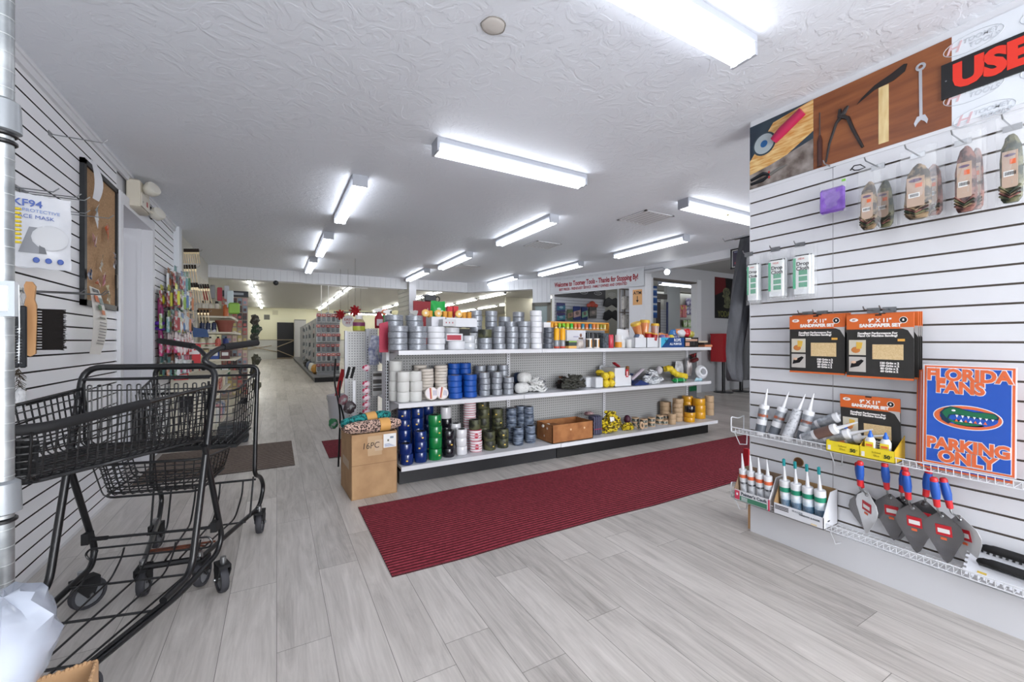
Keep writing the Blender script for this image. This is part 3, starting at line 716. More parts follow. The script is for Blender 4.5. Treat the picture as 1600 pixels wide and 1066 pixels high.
stack('duct', 800, 3.42, z, 4, .059, .053, 'front stack second right of the camouflage roll')
stack('duct', 818.5, 3.42, z, 5, .059, .053, 'front stack left of the tall white stack, top shelf')
stack('duct', 797, 3.56, z, 5, .058, .053, 'middle stack behind the front silver rolls, top shelf')
stack('white', 837.5, 3.42, z, 7, .057, .053, 'tall white stack left of the dark grey rolls')
stack('grey', 857, 3.44, z, 4, .052, .053, 'front stack between white rolls and yellow bottles')
STOPM = mat('#b8203c', .5)
# boxes, bottles and packets along the rest of the top shelf
def carton(name, label, cat, x0, x1, y0, y1, z0, z1, m, group=None, extra=None):
    b = MB(); b.box(-(x1 - x0) / 2, (x1 - x0) / 2, -(y1 - y0) / 2, (y1 - y0) / 2, 0, z1 - z0, m)
    if extra: extra(b, x1 - x0, y1 - y0, z1 - z0)
    return tag(b.build(name, loc=((x0 + x1) / 2, (y0 + y1) / 2, z0)), label, cat, group)
def uX(u, Y): return onY(u, 533, Y).x
def front(m, a, b_, c, d): 
    return lambda mb, w, dd, h: mb.box(-w / 2 + a * w, -w / 2 + b_ * w, -dd / 2 - .0008, -dd / 2, c * h, d * h, m)
carton('label_box', 'small white box with red label squares among white rolls', 'box', uX(697, 3.4), uX(722, 3.4), 3.385, 3.47, z + .0765, z + .14, mat('#dcdce0', .5), None, front(mat('#a83040', .5), .02, .9, .12, .8))
def dots(mb, w, d, h):
    for k in range(3): mb.box(-w * .25 + k * w * .25 - .004, -w * .25 + k * w * .25 + .004, -d / 2 - .001, -d / 2, h * .4, h * .6, mat('#a01830', .5))
carton('parts_box', 'grey box with three red dots on top of the white rolls', 'box', uX(689, 3.45), uX(709, 3.45), 3.40, 3.5, z + .205, z + .265, mat('#c9cacc', .5), None, dots)
carton('flat_carton', 'white carton lying behind the grey box with red dots', 'box', uX(692, 3.6), uX(739, 3.6), 3.51, 3.68, z + .205, z + .285, mat('#dfe0e4', .5))
carton('flat_carton', 'white carton with light top beside the green bag', 'box', uX(670, 3.6), uX(691, 3.6), 3.52, 3.68, z + .205, z + .29, mat('#dddde2', .5))
OR = mat('#d99a3c', .5); tw = mat('#e4b86a', .6)
for i, (u, k) in enumerate(((664, 0), (672, 1), (684, 0), (695, 2), (703, 2), (716, 0), (725, 2), (733, 2))):
    mb = MB()
    if k == 0: mb.lathe([(.028, 0), (.034, .006), (.034, .02), (.028, .026)], tw, 18, Matrix.Rotation(pi / 2, 4, 'X')); mb.lathe([(.012, -.001), (.012, .027)], mat('#e6e2d6', .5), 14, Matrix.Rotation(pi / 2, 4, 'X')); zz = z + .29 + .034
    else: mb.lathe([(.019, 0), (.022, .004), (.022, .05), (.024, .054), (.024, .06), (.018, .062)], OR, 14); zz = z + .285
    tag(mb.build('twine_spool', loc=(uX(u, 3.6), 3.6, zz)), ('round yellow twine spool standing on edge, ' if k == 0 else 'orange twine spool, ') + ORD[i] + ' along the orange row behind the white boxes', 'twine', 'orange twine spools')
# green bag, red boxes, glue bottle
def bag(name, label, cat, x, y, z0, w, h, d, m, mark=None, rz=0, group=None, top=.8):
    mb = MB(); nu, nv = 10, 8; vs = []; fs = []
    for s in (-1, 1):
        for j in range(nv + 1):
            for i in range(nu + 1):
                a = i / nu; t = j / nv; bulge = (sin(pi * a) ** .6) * (sin(pi * min(t * 1.05 + .06, 1)) ** .5) * d / 2
                ww = w * (1 - (1 - top) * t * t)
                vs.append(((a - .5) * ww, s * (bulge + .0015) + .004 * sin(9 * a + 5 * t), t * h + .004 * sin(7 * a)))
    N = (nu + 1) * (nv + 1)
    for j in range(nv):
        for i in range(nu):
            q = j * (nu + 1) + i; fs.append((q, q + 1, q + nu + 2, q + nu + 1)); fs.append((N + q, N + q + nu + 1, N + q + nu + 2, N + q + 1))
    for j in range(nv):
        a = j * (nu + 1); fs.append((a, a + nu + 1, N + a + nu + 1, N + a)); a += nu; fs.append((a, N + a, N + a + nu + 1, a + nu + 1))
    for i in range(nu): fs.append((i, N + i, N + i + 1, i + 1)); a = nv * (nu + 1) + i; fs.append((a, a + 1, N + a + 1, N + a))
    mb.add(vs, fs, m, True)
    if mark: mark(mb, w, h, d)
    return tag(mb.build(name, loc=(x, y, z0), rz=rz), label, cat, group)
def gmark(mb, w, h, d):
    mw = mat('#b9dcc0', .6)
    for a, b_, r in ((0, .52, .02), (-.035, .36, .012), (.03, .4, .014), (.0, .3, .016), (.02, .22, .012)): mb.ball((a, -d / 2 - .0, h * b_), r, .0025, r * .7, mw, 8, 5)
bag('gift_bag', 'bright green bag with pale printed marks standing behind the white boxes', 'bag', uX(685.5, 3.62), 3.64, z + .285, .14, .155, .05, mat('#0c9a3e', .4), gmark, top=.98)
rd = mat('#c8202a', .45)
def redm(mb, w, d, h): mb.add([(-w * .5, -d / 2 - .001, 0), (w * .5, -d / 2 - .001, 0), (w * .5, -d / 2 - .001, h * .75)], [(0, 1, 2)], mat('#e4e2e4', .5))
carton('gift_card_box', 'red box with white lower edge behind the twine, left one', 'box', uX(698, 3.7), uX(706, 3.7), 3.68, 3.72, z + .285, z + .40, rd, 'red and white boxes', front(mat('#e4e2e4', .5), 0, 1, 0, .2))
carton('gift_card_box', 'red box with white diagonal corner behind the twine, right one', 'box', uX(707.5, 3.7), uX(715, 3.7), 3.68, 3.72, z + .285, z + .405, rd, 'red and white boxes', redm)
def bottle(name, label, cat, x, y, z0, prof, m, cap=None, group=None, band=None, n=14):
    mb = MB(); mb.lathe(prof, m, n)
    if cap: mb.lathe(cap[0], cap[1], n)
    if band: mb.lathe([(band[2], band[0]), (band[2], band[1])], band[3], n); mb.f = mb.f[:-2]; mb.m = mb.m[:-2]; mb.sm = mb.sm[:-2]
    return tag(mb.build(name, loc=(x, y, z0)), label, cat, group)
bottle('glue_bottle', 'small white nozzle bottle behind the twine by the green bag', 'bottle', uX(669.5, 3.66), 3.68, z + .285, [(.012, 0), (.014, .02), (.012, .045), (.004, .055), (.002, .09)], mat('#d8d4c8', .5))
carton('white_carton', 'white box beside the tall white tape stack, behind the dark rolls', 'box', uX(846.5, 3.62), uX(857, 3.62), 3.58, 3.66, z, z + .27, mat('#dedde0', .5))
# ladder yellow bottles
for i, u in enumerate((869.5, 879)):
    o = bottle('marker_bottle', 'yellow topped clear bottle with black loop, %s one beside the dark grey rolls' % ('left' if i == 0 else 'right'), 'bottle', uX(u, 3.42), 3.42, z, [(.026, 0), (.028, .004), (.028, .09), (.026, .094)], mat('#8c8f94', .25, coat=.5),
           ([(.0285, .085), (.029, .09), (.029, .19), (.02, .205), (0, .208)], mat('#e8a810', .4)), 'yellow topped bottles', (.004, .022, .0287, mat('#c8452c', .5)))
    lb = MB(); lb.tube([(.03 * cos(t), 0, .2 + .028 * sin(t)) for t in [pi * k / 10 for k in range(11)]], .003, BLACK, 6); lb.build('loop', o)
carton('seed_packet_box', 'small green and black box beside the yellow topped bottles', 'box', uX(886, 3.41), uX(898, 3.41), 3.38, 3.44, z, z + .075, mat('#e6b060', .5), None, lambda mb, w, d, h: (mb.box(-w / 2 - .0005, w / 2 + .0005, -d / 2 - .001, d / 2, h * .35, h * .85, mat('#2e3b38', .5)), mb.box(-w / 2, w / 2, -d / 2 - .002, d / 2, h * .86, h + .001, mat('#7fae3a', .5))))
carton('figure_box', 'white display box printed with a brown figure on the top shelf', 'box', uX(884, 3.52), uX(913, 3.52), 3.5, 3.54, z + .0, z + .19, mat('#cccbd2', .5), None, lambda mb, w, d, h: (mb.ball((.06, -d / 2, h * .72), .016, .003, .02, mat('#7a5240', .6)), mb.box(.03, .09, -d / 2 - .001, -d / 2, h * .5, h * .6, mat('#6b584e', .6)), mb.box(-.04, .03, -d / 2 - .001, -d / 2, h * .62, h * .66, mat('#8a88a8', .6))))
bag('plush_bag', 'pale lumpy packet in front of the printed figure box', 'packet', uX(905.5, 3.41), 3.41, z, .11, .085, .05, noisy('#cfc4bc', '#9a8f8a', 25, .6))
for i, u in enumerate((920.5, 932)):
    bottle('thread_spool', 'orange and white spool beside the black spools, %s one' % ('left' if i == 0 else 'right'), 'spool', uX(u, 3.41), 3.41, z, [(.033, 0), (.033, .006), (.030, .008), (.030, .095), (.033, .097), (.033, .103)], mat('#e4dfda', .5), None, 'orange and white spools', (.012, .09, .0306, striped(['#d8953c', '#d8953c', '#4a4744', '#e4dfda'], 'X', .06, .5)))
for i, u in enumerate((917.5, 924.5, 931, 937)):
    bottle('wire_spool', 'black wire spool, %s in the row behind the orange spools' % ORD[i], 'spool', uX(u, 3.54), 3.54, z, [(.018, 0), (.018, .15), (.02, .152), (.02, .165), (.016, .167)], mat('#23262b', .35, .3), None, 'black wire spools')
carton('bolt_carton', 'black patterned box between the orange spools and the red spool', 'box', uX(939.5, 3.43), uX(948, 3.43), 3.40, 3.47, z, z + .16, noisy('#1b1f24', '#55606a', 40, .5))
bottle('twine_roll', 'shiny red roll of twine on the top shelf', 'spool', uX(953.5, 3.41), 3.41, z, [(.033, 0), (.035, .003), (.035, .142), (.033, .145)], noisy('#b5182a', '#dc5566', 30, .3, stretch=(1, 1, .2)))
bottle('ribbon_spool', 'white spool with orange lower half beside the red roll', 'spool', uX(966, 3.41), 3.41, z, [(.036, 0), (.038, .003), (.038, .07), (.034, .072), (.032, .14), (.030, .143)], mat('#dedcda', .5), None, None, (.006, .065, .0385, mat('#e0951f', .5)))
for i, u in enumerate((973.5, 984)):
    bottle('twine_roll', 'white roll on the top shelf, %s of the pair beside the white cartons' % ('left' if i == 0 else 'right'), 'spool', uX(u, 3.41), 3.43, z, [(.034, 0), (.036, .003), (.036, .09), (.034, .093)], mat('#dcdcda', .5), None, 'white rolls beside the cartons')
bag('rag_bag', 'white plastic bag slumped on the two white rolls', 'bag', uX(975, 3.5), 3.52, z + .0, .2, .21, .08, mat('#dcdde0', .35), top=.9)
# long orange rack of small cans behind
rk = thing('can_rack', 'long orange rack behind the top shelf front row holding small cans', 'rack', (uX(903, 3.74), 3.72, z + .20))
b = MB(); L = uX(948, 3.74) - uX(857, 3.74); b.box(-L / 2, L / 2, -.03, .03, 0, .004, OR); b.box(-L / 2, L / 2, -.034, -.03, .0, .008, OR); b.box(-L / 2, L / 2, -.034, -.03, .078, .088, OR); b.box(-L / 2, L / 2, .03, .034, 0, .09, OR); b.box(-L / 2, -L / 2 + .006, -.034, .034, -.15, .09, OR); b.box(L / 2 - .006, L / 2, -.034, .034, -.15, .09, OR); b.box(-L / 2, L / 2, -.03, .03, -.16, -.155, WHITE); b.build('frame', rk)
cc = ['#d9a02a', '#d9a02a', '#8ac21e', '#7ac41e', '#b0c428', '#2fb031', '#d8783c', '#c86a3a', '#2e7f96', '#d66a28', '#2c6e8c', '#d97c3a', '#cf9a50', '#8a8a2a', '#c8b860']
for i, c in enumerate(cc):
    x = uX(903, 3.74) - L / 2 + .04 + i * (L - .08) / 14
    bottle('small_can', 'small %s can in the orange rack, %s from the left' % (['yellow', 'yellow', 'lime', 'lime', 'lime', 'green', 'orange', 'orange', 'teal', 'orange', 'teal', 'orange', 'tan', 'olive', 'tan'][i], ORD[i]), 'can', x, 3.72, z + .204, [(.017, 0), (.019, .003), (.019, .06), (.016, .064), (.016, .068)], mat(c, .35, coat=.3), None, 'small cans in the orange rack', (.014, .02, .0194, mat('#ece6d8', .5)))
# white cartons and contents
def tray(name, label, x0, x1, y0, y1, z0, h, m, mi=None, parts=None, group=None, cat='box', th=.004, rz=0):
    w, d = x1 - x0, y1 - y0; b = MB(); mi = mi or m
    b.box(-w / 2, w / 2, -d / 2, d / 2, 0, th, m); b.box(-w / 2, w / 2, -d / 2, -d / 2 + th, 0, h, m); b.box(-w / 2, w / 2, d / 2 - th, d / 2, 0, h, m); b.box(-w / 2, -w / 2 + th, -d / 2, d / 2, 0, h, m); b.box(w / 2 - th, w / 2, -d / 2, d / 2, 0, h, m)
    if parts: parts(b, w, d, h)
    return tag(b.build(name, loc=((x0 + x1) / 2, (y0 + y1) / 2, z0), rz=rz), label, cat, group)
WC = mat('#dcdde1', .5)
tray('open_carton', 'plain white open carton, left one beside the rope box', uX(990, 3.38), uX(1008, 3.38), 3.36, 3.62, z, .115, WC, group='plain white open cartons')
tray('open_carton', 'plain white open carton, right one beside the rope box', uX(1008.5, 3.38), uX(1026, 3.38), 3.36, 3.62, z, .115, WC, group='plain white open cartons')
def ropebox(b, w, d, h):
    b.box(-w / 2, w / 2, -d / 2 - .001, -d / 2, 0, h, mat('#16417e', .45)); b.add([(-w / 2 + .02, -d / 2 - .002, h), (-w / 2 + .16, -d / 2 - .002, h), (-w / 2 + .03, -d / 2 - .002, .0), (-w / 2 + .02, -d / 2 - .002, .0)], [(0, 3, 2, 1)], mat('#3fa9cf', .45)); b.box(-w / 2, -w / 2 + .025, -d / 2 - .003, -d / 2, 0, h, WC)
rb = tray('rope_box', 'blue and white all purpose rope box on the top shelf', uX(1028, 3.36), uX(1067, 3.36), 3.34, 3.60, z, .115, WC, parts=ropebox)
wd_ = uX(1067, 3.36) - uX(1028, 3.36)
TW = mat('#e9edf4', .5)
text('ROPE', .05, (.09, -.134, .085), TW, rb, bold=.001); text('ALL PURPOSE', .036, (.06, -.134, .04), TW, rb, bold=.0008, sx=.95); text('20', .06, (-.10, -.1345, .068), mat('#14506e', .5), rb, bold=.001)
rb2 = tray('tool_box_carton', 'black and peach box with pictured tools beside the blue rope box', uX(1067.5, 3.36), uX(1089, 3.36), 3.34, 3.58, z, .12, mat('#1a1717', .5), parts=lambda b, w, d, h: ([b.box(-w / 2 + .012 + k * .018, -w / 2 + .02 + k * .018, -d / 2 - .0016, -d / 2, .02, .07, STEEL) for k in range(5, 10)], b.box(-w / 2 + .015, -w / 2 + .09, -d / 2 - .0015, -d / 2, .015, .06, mat('#cf9a80', .5)), b.box(-w / 2 + .015, w / 2 - .02, -d / 2 - .0015, -d / 2, .074, .1, mat('#b99480', .5)), b.box(-w / 2 + .015, w / 2 - .14, -d / 2 - .002, -d / 2, .1, .112, PAPER)))
def cone_bag(i, u, Y, zb, h, r0, r1, c, tilt, label):
    mb = MB(); mb.lathe([(r0, 0), (r0 * 1.1, .01), ((r0 + r1) * .5, h * .5), (r1, h * .9), (r1 * 1.05, h * .93), (r1 * .95, h)], c, 16)
    mb.lathe([(r1 * 1.06, h * .86), (r1 * 1.08, h * .9), (r1 * 1.0, h * 1.005), (0, h * 1.01)], mat('#dcb23c', .5), 16)
    return tag(mb.build('toy_cup', loc=(uX(u, Y), Y, zb), rot=(0, radians(tilt), 0)), label, 'cup')
oc = noisy('#d57a3c', '#e0a878', 14, .3, stretch=(1, 1, .3), coat=.5)
cone_bag(0, 1000, 3.45, z + .1, .20, .03, .055, oc, -22, 'orange cone shaped pack leaning left in the white carton')
cone_bag(1, 1006, 3.48, z + .08, .24, .045, .055, oc, 4, 'orange cone shaped pack standing upright in the white carton')
cone_bag(2, 1022.5, 3.44, z + .08, .20, .040, .046, noisy('#b06a42', '#c9ccd4', 12, .3, stretch=(3, 3, .3)), 3, 'clear and orange cylinder with yellow lid above the white carton')
cone_bag(3, 1013, 3.40, z + .09, .085, .035, .038, mat('#b3161c', .4), 0, 'red cylinder with yellow lid, left of two in the white carton')
cone_bag(4, 1021, 3.39, z + .08, .08, .035, .04, mat('#9c1a1c', .4), 10, 'dark red cylinder with yellow rim, right of two in the white carton')
SMALL = [(996, 3.42, .05, '#4a5a78', 'blue grey packet in the left white carton'), (1001, 3.4, .045, '#e6e4ea', 'white packet in the left white carton'), (1032, 3.45, .075, '#d88a4a', 'orange packet in the rope box, left end'), (1040, 3.46, .06, '#c87448', 'rust packet in the rope box, beside the orange one'),
         (1035, 3.39, .045, '#6a5a9a', 'purple ball pack at the left end of the rope box'), (1042, 3.38, .04, '#b8484a', 'small red pack in the rope box'), (1049, 3.39, .042, '#d8c420', 'yellow bow pack in the middle of the rope box'), (1056, 3.4, .05, '#4a5078', 'dark blue pack in the rope box'),
         (1052, 3.52, .07, '#2e6ca8', 'blue bundle behind the rope box'), (1060, 3.50, .075, '#d88448', 'orange rope bundle behind the rope box'), (1064, 3.47, .07, '#d8d8dc', 'white packet behind the rope box, right end'), (1073, 3.46, .075, '#c3202e', 'red toy pack above the black tool box'), (1079, 3.44, .06, '#a8a03a', 'olive toy pack above the black tool box')]
for i, (u, Y, r, c, lab) in enumerate(SMALL):
    mb = MB(); mb.ball((0, 0, 0), r, r * .7, r * .72, noisy(c, '#d8d4d0', 22, .4, lo=.5, hi=.8), 12, 8, None, .12, R); tag(mb.build('toy_pack', loc=(uX(u, Y), Y, z + .10 + (r if u > 1045 and Y > 3.41 else .02))), lab, 'packet')
for i, (u, dz, c, lab) in enumerate(((1101, 0, '#d98a62', 'coral flat pack lying at the right end of the top shelf'), (1098, .03, '#2a2320', 'black and tan flat tool pack on the coral pack'), (1096, .055, '#e0cdb4', 'cream handled tool lying on top of the flat packs'))):
    mb = MB(); mb.rbox(-.075, .075, -.06, .06, 0, .03 - i * .004, mat(c, .5), .006); tag(mb.build('flat_pack', loc=(uX(u, 3.42), 3.42, z + dz), rz=.2 * i, ), lab, 'packet')
# --- middle shelf
z = Z2 + .002
for a, u in enumerate((630, 649.5)):
    stack('wide', u, 3.42, z, 3, .052, .083, ('front left' if a == 0 else 'front right') + ' block, middle shelf left end')
stack('wide', 618, 3.53, z, 4, .052, .083, 'rear stack, middle shelf left end')
for u, Y, n, w_ in ((657, 3.60, 11, 'rear leaning stack next to the wide rolls'), (667, 3.49, 10, 'middle stack above the slanted red striped discs'), (689, 3.49, 11, 'stack beside the bright blue rolls')):
    stack('cream', u, Y, z, n, .057, .0262, w_)
for i, (u, dy) in enumerate(((673.5, 0), (690, .006))):
    mb = MB(); mb.lathe([(.020, 0), (.052, 0), (.056, .003), (.056, .022), (.052, .025), (.020, .025)], KINDS['cream'][0], 28, closed=True); mb.lathe([(.001, .0252), (.05, .0252)], mat('#e7e0e2', .5), 24); mb.f = mb.f[:-2]; mb.m = mb.m[:-2]; mb.sm = mb.sm[:-2]
    mb.box(-.016, -.006, -.047, .047, .0253, .0262, mat('#b3352c', .5)); mb.box(-.004, .001, -.047, .047, .0253, .026, mat('#d8a34a', .5))
    for k in range(3): mb.box(.012 + k * .012, .017 + k * .012, -.02, .025, .0253, .0258, mat('#8d8fa6', .6))
    tag(mb.build('masking_tape', loc=(uX(u, 3.385), 3.385 + dy, z + .054), rot=(radians(72), radians(14 * i), radians(-4))), 'masking tape on edge with red striped label, %s of the two leaning discs' % ('left' if i == 0 else 'right'), 'tape', 'leaning masking tape discs')
stack('blue', 711, 3.42, z, 4, .061, .0505, 'front left stack next to the masking tape', )
stack('blue', 734.5, 3.43, z, 4, .061, .0505, 'front right stack next to the silver rolls')
stack('blue', 709, 3.58, z, 6, .056, .0495, 'rear left stack of the bright blue rolls')
stack('blue', 727, 3.58, z, 6, .056, .0495, 'rear right stack of the bright blue rolls')
for u, Y, n, w_ in ((757, 3.43, 4, 'front stack beside the blue rolls, middle shelf'), (776, 3.43, 4, 'front stack in the middle of three, middle shelf'), (794, 3.43, 3, 'front stack beside the white paint rollers, middle shelf'),
                    (750, 3.57, 6, 'rear stack beside the blue rolls, middle shelf'), (768, 3.57, 6, 'rear stack in the middle of three, middle shelf'), (786, 3.57, 6, 'rear stack beside the white paint rollers, middle shelf')):
    stack('duct', u, Y, z, n - (n == 6), .051, .054, w_)
ROPEW = noisy('#c9cac8', '#e8e8e6', 90, .7, bump=.003, bscale=60, stretch=(1, 1, 3))
def roller(u, Y, zc, L, r, m, lab, rz=.0, name='rope_roll'):
    mb = MB(); mt = Matrix.Rotation(pi / 2, 4, 'Y')
    mb.lathe([(.004, 0), (r * .6, .004), (r * .93, .02), (r, .045), (r, L - .045), (r * .93, L - .02), (r * .6, L - .004), (.004, L)], m, 22, mt); tag(mb.build(name, loc=(uX(u, Y), Y, zc), rz=rz), lab, 'roll')
roller(803, 3.56, z + .135, .17, .055, mat('#1a2a44', .5), 'dark navy roll lying behind the white rope rolls')
roller(806, 3.40, z + .052, .15, .05, ROPEW, 'white roll lying at the front beside the silver tape', .2)
roller(812, 3.47, z + .14, .15, .055, ROPEW, 'white roll lying on top of the front white roll', .4)
roller(797, 3.52, z + .045, .1, .042, mat('#16243c', .5), 'dark navy roll low behind the white rolls')
def coil(name, label, cat, x, y, z0, lx, ly, lz, m, loops=14, r=.006, seed=1, group=None):
    """a loose tangle of cord heaped up"""
    rr = random.Random(seed); mb = MB(); 
    for k in range(loops):
        cx, cy = rr.uniform(-.55, .55) * lx, rr.uniform(-.5, .5) * ly; q = 1 - min(1, (abs(cx) / lx) * 1.1); cz = r + rr.random() * max(.01, (lz - .02) * q)
        a, b_, tl, ph = rr.uniform(.25, .5) * lx * .6, rr.uniform(.4, .6) * ly * .7, rr.uniform(-.35, .35), rr.uniform(0, 6)
        pts = []
        for i in range(18):
            t = 2 * pi * i / 18; x_ = a * cos(t) * (1 + .25 * sin(3 * t + ph)); y_ = b_ * sin(t) * (1 + .2 * cos(2 * t + ph)); z_ = cz + x_ * tl + .006 * sin(5 * t)
            pts.append((cx + x_, cy + y_, max(r, z_)))
        mb.tube(pts, r, m, 6, True)
    return tag(mb.build(name, loc=(x, y, z0)), label, cat, group)
coil('rope_tangle', 'white cotton rope heaped beside the white rolls', 'rope', uX(838, 3.44), 3.46, z, .12, .09, .19, ROPEW, 34, .010, 3)
coil('cord_bundle', 'grey and white cord bundle behind the white rope heap', 'rope', uX(842, 3.58), 3.58, z, .11, .06, .17, noisy('#5a5a60', '#c5c5c8', 20, .6), 20, .008, 8)
coil('strap_bundle', 'black and brown strap bundle behind the dark chain rope', 'rope', uX(879, 3.57), 3.57, z, .09, .06, .15, noisy('#171312', '#7c5236', 14, .6, lo=.45), 18, .009, 14)
coil('dark_rope', 'dark olive braided rope spread along the middle shelf front', 'rope', uX(897, 3.42), 3.44, z, .19, .07, .17, noisy('#1d1d19', '#45453c', 60, .7), 44, .0105, 5)
for i, u in enumerate((916, 931)):
    mb = MB(); mb.rbox(-.05, .05, -.06, .06, 0, .115, striped(['#dadce0', '#dadce0', '#dadce0', '#b9bcc2'], 'Z', .012, .6), .01)
    tag(mb.build('cloth_stack', loc=(uX(u, 3.52 - i * .08), 3.52 - i * .08, z)), 'white folded cloth stack with thin layers, %s of two before the yellow rolls' % ('rear' if i == 0 else 'front'), 'cloth')
YL = noisy('#d8b61e', '#ecd437', 30, .5, bump=.003, bscale=20)
for i, (u, dz) in enumerate(((946, 0), (955, 0), (946, .078), (955, .085))):
    mb = MB(); mb.ball((0, 0, .042), .042, .05, .044, YL, 16, 10, None, .06, R); mb.ball((0, -.005, .042), .02, .052, .02, YL, 10, 6)
    tag(mb.build('yellow_bundle', loc=(uX(u, 3.41), 3.41 + .004 * i, z + dz)), 'yellow cord bundle, %s of the block beside the white box' % ['lower left', 'lower right', 'upper left', 'upper right'][i], 'rope', 'yellow cord bundles')
mb = MB(); mb.ball((0, 0, 0), .05, .04, .03, YL, 12, 8, None, .2, R); tag(mb.build('yellow_rag', loc=(uX(936, 3.54), 3.53, z + .15)), 'crumpled yellow cloth behind the folded white cloth', 'cloth')
bag('grey_bag', 'pale grey bag standing behind the yellow bundles', 'bag', uX(946, 3.6), 3.60, z, .19, .22, .07, mat('#b9bbc0', .5), top=.95)
def wbox(b, w, d, h):
    b.box(-w / 2, w * .1, -d / 2 - .001, d / 2, h, h * 1.75, WC); b.box(w * .16, w * .30, -d / 2 - .004, -d / 2 + .004, h * .85, h * 1.6, mat('#c22230', .5)); b.box(w * .19, w * .26, -d / 2 - .006, -d / 2 - .002, h * .95, h * 1.4, mat('#e9d4d6', .5))
tray('open_carton', 'white open carton with red handled brushes, middle shelf', uX(958.5, 3.40), uX(984.5, 3.40), 3.38, 3.58, z, .118, WC, parts=wbox)
mb = MB(); mb.rbox(-.02, .02, -.012, .012, -.02, .13, mat('#8a5a30', .6), .008); tag(mb.build('wood_brush', loc=(uX(979.5, 3.44), 3.44, z + .09), rot=(0, .08, 0)), 'brown wooden brush block standing in the white carton', 'brush')
mb = MB(); mb.rbox(-.055, .055, -.02, .02, -.012, .012, mat('#a01826', .5), .008); tag(mb.build('red_brush', loc=(uX(963, 3.46), 3.46, z + .235), rot=(0, .45, .2)), 'red plastic handle lying on top of the white carton', 'brush')
bag('blue_packet', 'small dark blue packet behind the white carton', 'packet', uX(988, 3.55), 3.56, z, .07, .12, .04, mat('#25396b', .5))
mb = MB(); mb.prism([(-.13, 0), (.10, 0), (.13, .006), (-.02, .06)], -.03, .03, mat('#22346c', .4)); tag(mb.build('navy_pouch', loc=(uX(1000, 3.40), 3.40, z)), 'dark navy pouch lying flat at the front of the middle shelf', 'pouch')
mb = MB(); mb.rbox(-.12, .12, -.03, .03, -.012, .012, mat('#d9cbd6', .4), .01); tag(mb.build('pink_packet', loc=(uX(996, 3.46), 3.47, z + .115), rot=(0, -.5, .1)), 'pale pink flat packet leaning on the navy pouch', 'packet')
coil('chain_pile', 'white and grey plastic chain piled in the middle shelf', 'chain', uX(1023, 3.40), 3.43, z, .17, .07, .17, noisy('#c6cad0', '#e6e8ea', 20, .4), 50, .008, 21)
coil('blue_rope', 'dark blue cord lying behind the white chain pile', 'rope', uX(1014, 3.58), 3.57, z + .03, .1, .05, .13, mat('#1f3070', .6), 14, .007, 31)
mb = MB(); mb.tube(fillet([(-.17, 0, .16), (-.08, 0, .17), (.02, 0, .09), (.2, 0, .055)], .08, 6), [.035 + .006 * sin(k * 2.1) for k in range(14)], YL, 14); tag(mb.build('yellow_rope', loc=(uX(1055, 3.46), 3.47, z)), 'thick yellow rope hank draped towards the right end', 'rope')
mb = MB(); mb.ball((0, 0, .0), .032, .03, .035, mat('#2e3a48', .5), 12, 8); mb.ball((-.045, 0, -.01), .045, .04, .05, mat('#cdc8cc', .5), 12, 8); tag(mb.build('hook_pack', loc=(uX(1034, 3.52), 3.52, z + .155)), 'grey packet with dark cap at the head of the yellow rope', 'packet')
mb = MB(); mb.rbox(-.11, .11, -.03, .03, 0, .052, mat('#12944a', .25, coat=.6), .02)
for x in (-.07, .05): mb.box(x, x + .008, -.031, .031, 0, .053, mat('#b7e2c6', .4))
tag(mb.build('green_pack', loc=(uX(1061, 3.385), 3.385, z)), 'shiny green packet lying at the front right of the middle shelf', 'packet')
bag('grey_glove_pack', 'grey glove packet behind the yellow rope', 'packet', uX(1062, 3.58), 3.59, z + .0, .17, .24, .05, noisy('#8e8e90', '#dddde0', 14, .5))
bag('glove_pack', 'white and pink glove packet with green top beside the yellow rope', 'packet', uX(1077, 3.55), 3.55, z + .05, .09, .20, .05, noisy('#d9c8c4', '#f0ecec', 16, .5))
mb = MB(); mb.rbox(-.055, .055, -.03, .03, -.02, .03, mat('#5a1a1c', .5), .012); tag(mb.build('maroon_pack', loc=(uX(1085, 3.5), 3.5, z + .25), rot=(0, -.25, 0)), 'maroon packet on top of the glove packets, right end', 'packet')
mb = MB(); mt = Matrix.Rotation(radians(78), 4, 'X'); mb.lathe([(.028, 0), (.05, 0), (.082, .01), (.085, .03), (.06, .06), (.04, .06)], mat('#dfe0e4', .3, coat=.5), 24, mt, closed=True); mb.lathe([(0, .0), (.048, -.002)], noisy('#3b4a44', '#c8ccca', 30, .5), 20, mt); tag(mb.build('hose_reel', loc=(uX(1094, 3.40), 3.40, z + .105), rot=(0, 0, -.25)), 'round white spool with dark printed face at the shelf end', 'spool')
bag('clear_pack', 'clear and blue packet under the round white spool', 'packet', uX(1092, 3.365), 3.37, z, .14, .04, .04, mat('#a7cbd8', .3))
